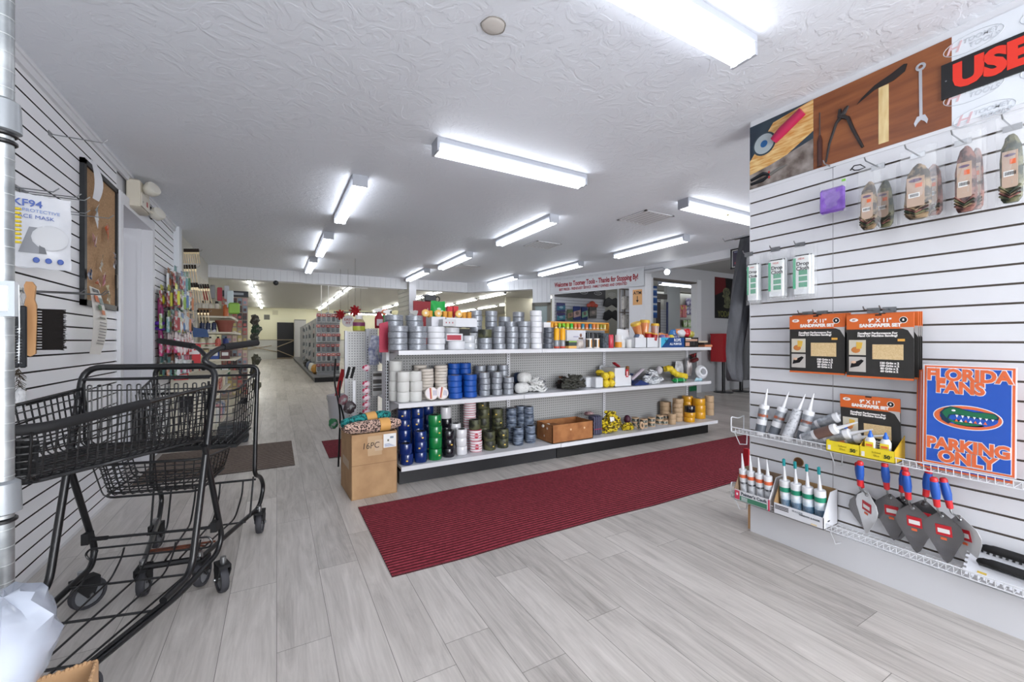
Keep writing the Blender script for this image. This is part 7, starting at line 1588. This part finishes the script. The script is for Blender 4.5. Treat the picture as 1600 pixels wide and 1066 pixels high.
# ceiling vents, patch, camera
def vent(x0, x1, y0, y1, z_, lab):
    t = thing('ceiling_vent', lab, 'vent', ((x0 + x1) / 2, (y0 + y1) / 2, z_)); w, d = x1 - x0, y1 - y0; b = MB()
    for (a0, a1, c0, c1) in ((-w / 2, w / 2, -d / 2, -d / 2 + .025), (-w / 2, w / 2, d / 2 - .025, d / 2), (-w / 2, -w / 2 + .025, -d / 2, d / 2), (w / 2 - .025, w / 2, -d / 2, d / 2)): b.box(a0, a1, c0, c1, -.008, 0, M_TRIM)
    b.box(-w / 2, w / 2, -d / 2, d / 2, -.002, 0, mat('#1a1a1a', .8)); b.build('frame', t); b = MB(); n_ = 6
    for k in range(n_): x = -w / 2 + .03 + (w - .06) * (k + .5) / n_; b.add([(x - .02, -d / 2 + .02, -.004), (x + .014, -d / 2 + .02, -.012), (x + .014, d / 2 - .02, -.012), (x - .02, d / 2 - .02, -.004)], [(0, 1, 2, 3)], M_TRIM)
    b.build('louvre', t)
a = onZ(1008, 304, CEIL); c = onZ(1088, 296, CEIL)
vent(3.2, 3.62, 2.95, 3.35, CEIL, 'white ceiling vent with dark slots beside the half hidden crosswise light')
vent(2.95, 3.35, 4.55, 4.9, CEIL, 'square ceiling vent over the middle of the tape shelves'); vent(2.75, 3.1, 6.6, 6.95, CEIL, 'small ceiling vent near the slatted column')
b = MB(); b.lathe([(0, -.004), (.036, -.006), (.045, -.003), (.05, -.0005)], mat('#cfcac4', .6), 20); b.tube([(.05 * cos(a_) * (1 + .06 * sin(5 * a_)), .05 * sin(a_), -.001) for a_ in [2 * pi * k / 24 for k in range(24)]], .0025, mat('#8a8680', .6), 5, True); p = onZ(771, 40, CEIL)
tag(b.build('ceiling_patch', loc=p), 'small round patched hole in the ceiling near the top of the photo', 'patch')
p = onY(431, 444, 8.6); b = MB(); b.box(-.03, .03, -.02, .02, .0, .05, WHITE); b.ball((0, -.02, -.01), .045, .045, .045, mat('#2a2c30', .2), 14, 8); b.tube([(0, 0, .03), (.3, 0, .035), (.9, .0, .0), (1.6, 0, -.01)], .006, WHITE, 5); tag(b.build('dome_camera', loc=(p.x, 8.66, 2.19)), 'dark dome camera with white cable under the board header', 'camera')
# ================= behind the tape shelf left end =================
EC_ = thing('end_display', 'white pegboard end display behind the left end of the tape shelves', 'shelf unit', (0, 0, 0)); Y4 = 4.35
x0, x1 = uX(542, Y4), uX(577, Y4); xm, xr_ = uX(577, 4.3), uX(604, 4.3)
b = MB(); b.box(x0, x1, Y4, Y4 + .03, .1, 1.225, PEGW); b.box(x0 - .02, x0, Y4 - .02, Y4 + .04, 0, 1.23, SH); b.build('back_panel', EC_)
b = MB(); b.box(xm - .03, xm + .0, Y4 - .05, Y4 + .03, 0, 1.25, SH); b.box(xm, uX(598, 4.1), Y4 - .03, Y4 + .0, 0, 1.255, PEGW)
for k in range(42): b.box(xm - .019, xm - .013, Y4 - .052, Y4 - .05, .12 + k * .0254, .134 + k * .0254, DARK)
b.build('upright', EC_)
# things hung or standing there
b = MB(); rr = random.Random(12); MOP = noisy('#8a90b4', '#e2e4ec', 30, .9)
for k in range(70):
    x = rr.uniform(-.07, .07); b.tube([(x * .5, 0, .28), (x, -.03 + rr.uniform(-.02, .02), .15), (x * 1.1 + .02, rr.uniform(-.03, .02), rr.uniform(0, .06))], .007, MOP, 5)
tag(b.build('mop_head', loc=(uX(588, 4.05), 4.08, .90)), 'white and lilac mop head hanging on the end display', 'mop')
b = MB(); b.prism([(-.035, 0), (.038, 0), (.036, .26), (-.036, .24)], -.004, .004, mat('#b3304a', .6)); tag(b.build('red_cloth_tag', loc=(uX(598.5, 3.58), 3.56, 1.035)), 'red hanging strip beside the leftmost silver tape stacks', 'sign')
b = MB(); b.box(-.045, .045, -.002, .002, 0, .24, PAPER)
for z_, h_ in ((.19, .03), (.12, .04), (.09, .012), (.05, .03)): b.box(-.04, .04, -.003, -.002, z_, z_ + h_, mat('#6c6864', .6))
tag(b.build('price_sheet', loc=(uX(592, 4.05), 4.12, .60)), 'white printed sheet low on the end display', 'paper')
cr = thing('wire_stand', 'white upright stand with grips and small goods before the pegboard end display', 'rack', (uX(560, 3.9), 3.9, 0))
b = MB(); b.box(-.05, -.025, -.01, .01, 0, .78, WHITE); b.box(.06, .085, -.01, .01, 0, .66, WHITE); b.box(-.05, .085, -.01, .01, .36, .39, WHITE); b.box(-.12, .1, -.06, .06, .0, .03, CG); b.build('frame', cr)
for k, (x, z_) in enumerate(((-.10, .80), (-.06, .80))): b = MB(); b.cyl((x, 0, z_), (x + .025, 0, z_ + .10), .012, CG, 8); b.build('grip', cr)
for k in range(6):
    b = MB(); b.ball((0, 0, 0), .035, .02, .03, noisy('#b8244e', '#e6d0d8', 30, .5, lo=.45, hi=.5), 10, 7); tag(b.build('striped_packet', loc=(uX(571.5, 3.88), 3.86, .50 + k * .062 + (.08 if k == 5 else 0))), 'pink and white striped packet on a hanging strip, %s from below' % ORD[k], 'packet', 'striped packets on the hanging strip')
for i, (dx, h_, lab) in enumerate(((-.16, .95, 'long black curved rod leaning on the end display, left one'), (-.12, .75, 'shorter black rod leaning beside the longer one'))):
    b = MB(); b.tube(fillet([(dx, 0, 0), (dx + .02, .02, h_ * .5), (dx - .03, .05, h_ * .8), (dx - .01, .1, h_)], .1, 5), .008, BLACK, 7); tag(b.build('black_rod', loc=(uX(560, 3.9), 3.95, .02)), lab, 'rod', 'black rods by the end display')
for i, (dx, z_, c, r_, lab) in enumerate(((-.21, .42, '#1f6a3e', .04, 'green round bobble hanging by the white bucket'), (-.09, .38, '#2a6ab0', .045, 'blue bottle low on the white upright stand'), (-.08, .55, '#3c3034', .05, 'dark tangled goods in the middle of the white stand'), (.02, .44, '#2a2a2c', .05, 'black packet low between the white uprights'), (-.13, .62, '#7a5058', .04, 'dull pink and black goods left of the white upright'))):
    b = MB(); b.ball((0, 0, 0), r_, r_ * .6, r_ * 1.1, noisy(c, '#8a8a8a', 20, .5, lo=.55, hi=.6), 10, 7, None, .2, q); tag(b.build('hung_goods', loc=(uX(560, 3.9) + dx, 3.86, z_)), lab, 'packet')
bk = thing('bucket', 'white plastic bucket on the floor of the aisle', 'bucket', (uX(528, 6.6), 6.6, 0)); b = MB(); b.lathe([(.12, 0), (.145, .31), (.155, .31), (.155, .34), (.145, .34), (.14, .31), (.115, .012), (0, .01)], mat('#d9dade', .45), 24); b.build('pail', bk)
b = MB(); b.tube([(.155 * cos(a_), -.155 * sin(a_) * .3 - .02, .31 - .12 * sin(a_)) for a_ in [pi * k / 12 for k in range(13)]], .003, STEEL, 5); b.build('handle', bk)
b = MB(); b.box(-.03, .03, -.006, .006, 0, .42, mat('#b81c26', .5)); tag(b.build('red_stick', loc=(uX(526, 6.6), 6.6, .30), rot=(0, .22, 0)), 'bright red slat standing in the white bucket', 'slat')
jg = thing('detergent_jug', 'clear jug with purple and yellow label on top of the end display', 'jug', (uX(561, 4.36), 4.365, 1.227)); b = MB(); b.lathe([(.045, 0), (.048, .01), (.048, .09), (.03, .125), (.018, .13)], mat('#b0a070', .25, coat=.4), 18, Matrix.Diagonal((1.2, .7, 1, 1))); b.lathe([(.0488, .01), (.0488, .05)], mat('#b8c040', .5), 18, Matrix.Diagonal((1.2, .7, 1, 1))); b.lathe([(.0488, .052), (.0488, .088)], mat('#7a3058', .5), 18, Matrix.Diagonal((1.2, .7, 1, 1))); b.build('jug_body', jg)
b = MB(); b.lathe([(.035, .12), (.032, .16), (0, .162)], mat('#e0dcd8', .5), 14); b.build('cap', jg)
def spray(u, v, Y, bc, tc_, lab, z0):
    t = thing('spray_bottle', lab, 'spray bottle', (uX(u, Y), Y, z0), 0, 'spray bottles behind the tape shelves'); h_ = onY(u, v, Y).z - z0; b = MB()
    b.lathe([(.036, 0), (.04, .006), (.04, h_ * .5), (.016, h_ * .78), (.013, h_ * .84)], mat(bc, .35), 16, Matrix.Diagonal((1.1, .75, 1, 1))); b.box(-.03, .03, -.0305, -.0295, h_ * .12, h_ * .45, mat('#dcd2d6', .5)); b.build('bottle_body', t)
    b = MB(); b.prism([(-.05, h_ - .012), (-.05, h_ - .03), (-.02, h_ - .04), (-.012, h_ * .83), (.014, h_ * .83), (.03, h_ - .02), (.03, h_ - .004), (.0, h_)], -.012, .012, mat(tc_, .4)); b.build('trigger', t)
spray(592.5, 482, 4.36, '#9a1226', '#e2e0dc', 'red spray bottle standing at the corner of the end display', 1.26)
spray(600, 483, 4.5, '#2f8a3a', '#d86a30', 'green spray bottle with orange trigger behind the red one', 1.10)
spray(607, 484, 4.1, '#2a2c30', '#e4e2de', 'dark spray bottle with white trigger above the silver tape', 1.056)
spray(617, 485, 4.1, '#2a2c30', '#d8cf9a', 'dark spray bottle with yellowish trigger above the silver tape', 1.056)
spray(648, 485, 4.1, '#5a1a3a', '#e4e2de', 'maroon spray bottle with white trigger above the second silver stacks', 1.056)
# back half of the unit: shelf top that carries the bottles
# round sale sign and bows
b = MB(); b.lathe([(0, -.004), (.10, -.004), (.10, .004), (0, .004)], mat('#d9d4d4', .5), 26, Matrix.Rotation(pi / 2, 4, 'X')); b.cyl((0, 0, .1), (0, 0, .9), .002, BLACK, 4); sgn = b.build('round_sign', loc=dep(544, 502, 7.2)); tag(sgn, 'round white hanging sign with red writing beside the far aisle', 'sign')
text('EASY', .06, (0, -.006, .025), mat('#a02438', .5), sgn, bold=.001); text('FIT', .06, (0, -.006, -.035), mat('#a02438', .5), sgn, bold=.001)
for i, (u, v, t_) in enumerate(((532, 492, 7.3), (555, 486, 6.6))):
    b = MB()
    for k in range(9): a_ = 2 * pi * k / 9; b.tube([(0, 0, 0), (.05 * cos(a_), -.02, .05 * sin(a_)), (.085 * cos(a_ + .3), 0, .085 * sin(a_ + .3)), (0, .01, 0)], .013, mat('#a8121e', .5), 5)
    b.cyl((0, 0, .05), (0, 0, 1.0 if i else .8), .002, BLACK, 4); tag(b.build('red_bow', loc=dep(u, v, t_)), 'big red bow hanging above the round sign, %s one' % ('left' if i == 0 else 'right'), 'bow', 'red hanging bows')
# red board behind the top shelf, with a machine on top
b = MB(); pA_, pB_ = onY(646, 493, 7.6), onY(685, 472, 7.6); b.box(pA_.x, pB_.x, 0, .03, 1.0, pB_.z, mat('#9e1c28', .5)); tag(b.build('red_board', loc=(0, 7.6, 0)), 'large dark red board standing behind the tape shelves', 'board')
bs = thing('display_stand', 'floor stand that carries the red board, hidden behind the tape shelves', 'stand', ((pA_.x + pB_.x) / 2, 7.65, 0)); b = MB(); b.box(-.2, .2, -.015, .2, 0, 1.0, mat('#3a3a3c', .6)); b.build('stand_body', bs)
b = MB(); b.rbox(-.11, .11, -.04, .04, 0, .13, mat('#34363a', .4), .02); b.tube([(.14 + .04 * cos(a_), -.02, .05 + .05 * sin(a_)) for a_ in [2 * pi * k / 14 for k in range(14)]], .012, BLACK, 6, True); b.tube([(-.14 + .04 * cos(a_), -.02, .05 + .05 * sin(a_)) for a_ in [2 * pi * k / 14 for k in range(14)]], .010, STEEL, 6, True)
tag(b.build('grey_machine', loc=(uX(672, 7.6) if False else onY(672, 533, 7.62).x, 7.62, pB_.z)), 'grey boxy machine with round handles on top of the red board', 'machine')
for i, (u, v, s_) in enumerate(((718, 503, .10), (731, 504, .09))):
    b = MB(); b.tube([(s_ * cos(a_), 0, s_ * sin(a_)) for a_ in [2 * pi * k / 18 for k in range(18)]], s_ * .4, BLACK, 8, True); tag(b.build('rubber_ring', loc=dep(u, v, 9.0)), 'black round wheel behind the tape shelves, %s one' % ('left' if i == 0 else 'right'), 'wheel', 'black wheels behind the shelves')
b = MB(); pw = dep(725, 505, 9.0); b.box(-.35, .35, 0, .5, 0, pw.z - .13, mat('#4a4a4a', .6)); tag(b.build('rear_counter', loc=(pw.x, pw.y - .1, 0)), 'dark rear counter under the black wheels', 'counter')
# ================= counter side =================
L4, L5 = Vector((HP[4][0], HP[4][1], 0)), Vector((HP[5][0], HP[5][1], 0)); dv = (L5 - L4).normalized(); angb = atan2(dv.y, dv.x); nb = Vector((dv.y, -dv.x, 0))
if nb.x > 0: nb = -nb
rzb = angb if False else atan2(dv.y, dv.x)
Lb = (L5 - L4).length; mid = L4 + dv * (Lb * .5) + nb * .012
bn = thing('welcome_banner', 'long white welcome banner with red writing above the counter opening', 'banner', (mid.x, mid.y, 2.255), rzb)
b = MB(); b.box(-Lb * .495, Lb * .495, -.003, .003, -.155, .155, mat('#d3d6da', .6)); b.build('cloth', bn)
RB = mat('#9a1c2c', .5)
text('Welcome to Toomey Tools - Thanks for Stopping By!', .132, (0, -.0055, .015), RB, bn, sx=.62, bold=.0045)
text('BEST PRICES - FRIENDLIEST SERVICE - FAMILY OWNED AND OPERATED', .068, (-.05, -.0055, -.088), RB, bn, sx=.68, bold=.002)
for i in range(7): text('TOOMEY TOOLS', .03, (-Lb * .42 + i * Lb * .14, -.0050, .125), mat('#b9bcc2', .6), bn)
# sign on the pier
def onpier(u, v):
    k = onseg(u, HP[4], HP[5]); d = ray(u, v); t = k[0] / d[0]; return Vector((k[0], k[1], EYE + d[2] * t))
pa, pb = onpier(989, 477), onpier(1003.5, 452); c_ = (pa + pb) / 2 + nb * .006
s_ = thing('paper_sign', 'orange paper sign reading ATM with a down arrow on the white pier', 'sign', (c_.x, c_.y, (pa.z + pb.z) / 2), rzb); wS = (Vector((pa.x, pa.y, 0)) - Vector((pb.x, pb.y, 0))).length; hS_ = pb.z - pa.z
b = MB(); b.box(-wS / 2, wS / 2, -.001, .001, -hS_ / 2, hS_ / 2, mat('#e0ac74', .6)); b.build('sheet', s_)
text('ATM', .082, (0, -.003, hS_ * .27), mat('#2a2420', .6), s_, sx=.9, bold=.0015)
b = MB(); b.box(-.006, .006, -.003, -.001, -.06, .02, BLACK); b.prism([(-.026, -.05), (0, -.095), (.026, -.05)], -.003, -.001, BLACK); b.build('arrow', s_)
# metal door frame in the angled wall
b = MB(); qa, qb = Vector((4.70, 7.42, 0)), Vector((4.94, 7.11, 0)); dd_ = (qb - qa).normalized(); Lq = (qb - qa).length
b.box(-Lq / 2, -Lq / 2 + .06, -.03, .03, 0, 1.93, mat('#77766e', .4)); b.box(Lq / 2 - .06, Lq / 2, -.03, .03, 0, 1.93, mat('#77766e', .4)); b.box(-Lq / 2, Lq / 2, -.03, .03, 1.86, 1.93, mat('#77766e', .4)); b.box(-Lq / 2 + .06, Lq / 2 - .06, -.01, .01, 0, 1.86, mat('#9aa8a8', .3)); 
m_ = (qa + qb) / 2; struct(b.build('door_4', loc=(m_.x - .01, m_.y - .01, 0), rz=atan2(dd_.y, dd_.x)))
# goods on the inner slat wall
YM = 8.78
def inner(name, lab, cat, u0, u1, v0, v1, fn, off=.05, grp=None):
    p0, p1 = onY(u0, v1, YM - off), onY(u1, v0, YM - off); b = MB(); fn(b, p1.x - p0.x, p1.z - p0.z); return tag(b.build(name, loc=((p0.x + p1.x) / 2, YM - off, p0.z)), lab, cat, grp)
def pk3(c1, c2, c3):
    def f(b, w, h): b.rbox(-w / 2, w / 2, -.01, .03, 0, h, mat(c1, .5), .008); b.add([(-w / 2, -.012, h * .15), (w / 2, -.012, h * .3), (w / 2, -.012, h * .75), (-w / 2, -.012, h * .6)], [(0, 1, 2, 3)], mat(c2, .5)); b.ball((0, -.012, h * .5), w * .25, .004, h * .14, mat(c3, .5), 8, 6)
    return f
inner('blister_box', 'purple and teal pack hanging in the counter room, upper left', 'packet', 870, 883, 474, 487, pk3('#3c3a66', '#2e6c80', '#8aa0b0'))
inner('blister_box', 'purple and teal pack hanging in the counter room, lower left', 'packet', 870, 883, 489, 503, pk3('#3a2f5a', '#3c7c8a', '#8aa0b0'))
inner('camo_packet', 'small green and tan pack beside the purple and teal packs', 'packet', 887, 895, 484, 500, pk3('#5a6a48', '#9a7a68', '#6a5a50'))
inner('blue_pack', 'dark blue pack with beige middle in the counter room', 'packet', 896, 907, 479, 500, pk3('#1c2e6a', '#b89a94', '#7a6460'), grp='blue packs in the counter room')
inner('blue_pack', 'dark blue pack with green middle in the counter room', 'packet', 909, 918, 480, 500, pk3('#182c66', '#7ca88a', '#7a6460'), grp='blue packs in the counter room')
inner('toy_pack', 'red and grey bundled figure pack in the counter room', 'packet', 921, 932, 480, 497, pk3('#4a4644', '#77706a', '#9a8a84')); inner('red_ribbon', 'red ribbon piece above the grey figure pack', 'ribbon', 917, 934, 471, 480, lambda b, w, h: (b.ball((0, 0, h * .5), w * .3, .03, h * .5, mat('#a8402f', .5), 10, 7), b.ball((-w * .35, 0, h * .3), w * .18, .03, h * .3, mat('#b04a3a', .5), 10, 7), b.ball((w * .35, 0, h * .3), w * .18, .03, h * .3, mat('#b04a3a', .5), 10, 7)))
def shades(b, w, h):
    m = mat('#0e0e10', .35); b.prism([(-w / 2, h * .1), (-w * .3, 0), (-w * .05, h * .25), (0, h * .35), (w * .05, h * .25), (w * .3, 0), (w / 2, h * .1), (w * .42, h * .75), (w * .2, h), (0, h * .8), (-w * .2, h), (-w * .42, h * .75)], -.02, .02, m)
for k, (v0, v1) in enumerate(((466, 480), (485, 501))): inner('seat_cover', 'black winged cushion shape hanging in the counter room, %s one' % ['upper', 'lower'][k], 'cushion', 943, 969, v0, v1, shades, .08, 'black winged shapes')
for k in range(4): b = MB(); p = onY(912 + k * 22, 457.5, YM - .0); pts = [(.13 * cos(a_), -.005, .045 * sin(a_)) for a_ in [2 * pi * j / 20 for j in range(20)]]; b.tube(pts, .006, mat('#c8c8ca', .5), 5, True); o = b.build('oval_logo', loc=(p.x, YM - .004, 2.44)); tag(o, 'pale oval logo on the dark band of the counter room, %s from the left' % ORD[k], 'logo', 'oval logos on the dark band'); text('TOOLS', .05, (0, -.006, 0), mat('#c8c8ca', .5), o)
cr = thing('spinner_rack', 'narrow rack of white packets beside the counter opening', 'rack', (onpier(974, 533).x + .15, onpier(974, 533).y + .12, 0)); b = MB(); b.cyl((0, 0, 0), (0, 0, 2.1), .015, mat('#6a6058', .5)); b.cyl((.13, 0, .9), (.13, 0, 2.1), .01, mat('#6a6058', .5)); b.cyl((-.12, 0, .9), (-.12, 0, 2.1), .01, mat('#6a6058', .5))
for z_ in (.95, 1.3, 1.65, 2.08): b.box(-.13, .14, -.01, .01, z_, z_ + .02, mat('#6a6058', .5))
b.build('rack_frame', cr)
for k in range(6):
    b = MB(); b.rbox(-.055, .055, -.02, .02, 0, .25, noisy('#c9c6c0', '#8e8a84', 9, .6, lo=.5, hi=.6), .01); tag(b.build('white_packet', loc=(cr.location.x - .06 + (k % 2) * .12, cr.location.y - .05, 1.03 + (k // 2) * .34)), 'pale packet on the narrow rack by the counter, %s row %s' % (['bottom', 'middle', 'top'][k // 2], ['left', 'right'][k % 2]), 'packet', 'pale packets on the narrow rack')
# ---- room behind the doorway ----
def far(name, lab, cat, u0, u1, v0, v1, Y, m, d=.06, grp=None, z0=None):
    p0, p1 = onY(u0, v1, Y), onY(u1, v0, Y); zb_ = p0.z if z0 is None else z0; b = MB(); w = p1.x - p0.x; b.rbox(-w / 2, w / 2, 0, d, 0, p1.z - zb_, m, .01); return tag(b.build(name, loc=((p0.x + p1.x) / 2, Y, zb_)), lab, cat, grp)
far('blue_streamer', 'tall blue and white printed strip just inside the side doorway', 'banner', 1020.5, 1027, 447, 497, 6.3, striped(['#1c4480', '#1c4480', '#2a5a9a', '#b8c0cc'], 'Z', .16, .5), .02)
far('dark_door_edge', 'dark brown door edge behind the blue printed strip', 'door', 1027, 1032.5, 472, 520, 7.6, mat('#2a1c1a', .5), .05, None, 0)
w = MB(); p0, p1 = onY(1032, 533, 8.0), onY(1042, 533, 8.0); slatwall(w, (p0.x, 8.0), (p1.x, 8.0), .02, 2.0, [1.95 - k * .0762 for k in range(24)], mat('#b4b4b8', .5), mat('#6c6c70', .8), (0, -1)); w.box(p0.x, p1.x, 8.02, 8.1, 0, 2.0, M_SIDE); w.box(p0.x - .02, p0.x, 8, 8.1, 0, 2.3, M_SIDE); w.box(p1.x, p1.x + .55, 8.0, 8.1, 0, 2.7, mat('#b9bcbc', .6)); struct(w.build('wall_fin'))
far('dark_logo_panel', 'dark panel with pale oval above the slatted fin', 'sign', 1026, 1043, 460, 467, 7.9, mat('#4c4844', .6), .03)
far('blue_edge_strip', 'navy strip on the edge of the slatted fin', 'strip', 1042, 1044.5, 472, 520, 7.9, mat('#1e2a5a', .5), .03, None, 0)
for i, u in enumerate((1058.5, 1066)): far('red_yellow_bag', 'red and yellow printed bag on the far storeroom wall, %s one' % ['left', 'right'][i], 'bag', u, u + 7, 477, 496, 9.1, noisy('#a8222a', '#d8b83a', 7, .5, lo=.56, hi=.6), .06, 'red and yellow bags')
for i in range(6): far('purple_grey_pack', 'grey and purple pack on the far storeroom wall, %s row, %s' % (['upper', 'lower'][i // 3], ['left', 'middle', 'right'][i % 3]), 'packet', 1073 + (i % 3) * 5.4, 1077.6 + (i % 3) * 5.4, 466 + (i // 3) * 14, 478 + (i // 3) * 14, 9.1, noisy('#5a4a7a', '#b8b4c4', 8, .5, lo=.45, hi=.52), .05, 'grey and purple packs')
for i in range(4): far('jacket_bundle', 'dark blue and grey jacket on the storeroom rail, %s from the left' % ORD[i], 'jacket', 1045 + i * 4.2, 1048.6 + i * 4.2, 486 - i * 3, 512, 9.0, noisy(['#23283a', '#2c4a7a', '#34343a', '#2a3a5a'][i], '#8a8a90', 6, .8, lo=.6, hi=.62), .1, 'jackets on the storeroom rail')
for i in range(3): far('green_pack', 'green and yellow pack low on the far storeroom wall, %s from the left' % ORD[i], 'packet', 1068 + i * 7, 1074 + i * 7, 500, 512, 9.1, noisy('#6a8a3a', '#b8b8a0', 7, .5, lo=.45, hi=.55), .05, 'green packs in the storeroom')
far('red_black_poster', 'red and black printed card standing behind the right end of the shelves', 'sign', 1078, 1088.5, 547, 562, 5.3, noisy('#16110f', '#a8222a', 12, .5, lo=.5, hi=.55), .02); far('green_card', 'green card low behind the right end of the shelves', 'sign', 1078, 1089, 603, 612, 5.3, mat('#15643c', .5), .02)
far('card_stand', 'grey stand carrying the printed cards behind the shelves', 'stand', 1078, 1089, 546, 612, 5.33, mat('#77787c', .5), .05, None, 0)
# ---- side room ----
sx = thing('red_kiosk', 'bright red box on a black post by the side room wall', 'kiosk', (dep(1126, 611, 9.1).x, dep(1126, 611, 9.1).y, 0)); hb_ = 1.29
b = MB(); b.box(-.13, .20, -.15, .15, .68, 1.285, mat('#a8141f', .4)); b.box(-.14, .21, -.16, .16, 1.27, 1.29, mat('#a8141f', .4)); b.build('cabinet_body', sx)
b = MB(); b.cyl((.10, 0, .0), (.10, 0, .68), .035, BLACK, 10); b.lathe([(.2, 0), (.2, .012), (.05, .03)], BLACK, 20, Matrix.Translation((.10, 0, 0))); b.build('stand', sx)
sx = thing('black_kiosk', 'black cabinet on a post behind the hanging garments', 'kiosk', (dep(1158, 608, 9.3).x, dep(1158, 608, 9.3).y, 0)); b = MB(); b.box(-.15, .15, -.1, .1, .66, 1.2, mat('#1a1a1e', .5)); b.build('cabinet_body', sx); b = MB(); b.cyl((0, 0, 0), (0, 0, .66), .04, BLACK, 10); b.lathe([(.18, 0), (.18, .012), (.05, .03)], BLACK, 20); b.build('stand', sx)
p0, p1 = onY(1117, 497, WY - .01), onY(1145.5, 436, WY - .01); ps = thing('wall_poster', 'dark poster with red upper corner and olive lettering on the side room wall', 'poster', ((p0.x + p1.x) / 2, WY - .012, p0.z)); w, h = p1.x - p0.x, p1.z - p0.z
b = MB(); b.box(-w / 2, w / 2, -.002, .006, 0, h, mat('#131314', .5)); b.add([(-w / 2, -.0028, h * .55), (w * .1, -.0028, h * .7), (w * .05, -.0028, h), (-w / 2, -.0028, h)], [(0, 1, 2, 3)], mat('#64181c', .5)); b.build('sheet', ps)
b = MB()
for (x, z_, rx, rz_) in ((.12, .66, .20, .10), (.16, .45, .17, .13), (-.0, .55, .12, .04), (.15, .3, .2, .05)): b.ball((x * w, -.003, z_ * h), rx * w, .002, rz_ * h, noisy('#3c4034', '#77795a', 12, .6), 14, 8)
b.build('print', ps); text('YODA', .19, (-.02, -.0045, h * .10), mat('#7a7c44', .5), ps, sx=.82, bold=.002)
fp = thing('framed_picture', 'small framed dark picture with white sports print hung on the beam', 'picture', (5.60, onX(1157, 533, 5.6).y, 2.285), RR)
b = MB()
for (a0, a1, c0, c1) in ((-.14, .14, .12, .14), (-.14, .14, -.14, -.12), (-.14, -.12, -.14, .14), (.12, .14, -.14, .14)): b.box(a0, a1, -.012, .008, c0, c1, BLACK)
b.build('frame', fp); b = MB(); b.box(-.122, .122, -.004, .0, -.122, .122, PAPER); b.box(-.11, .11, -.005, -.004, -.11, .11, mat('#2a2038', .4)); b.prism([(-.02, .0), (.07, .04), (.09, .08), (.03, .07), (-.05, .04)], -.007, -.005, mat('#c8d4e4', .4)); b.box(-.08, .08, -.006, -.005, -.08, -.05, mat('#a0283a', .4)); b.box(-.09, .09, -.006, -.005, .085, .095, mat('#8a94b0', .4)); b.build('print', fp)
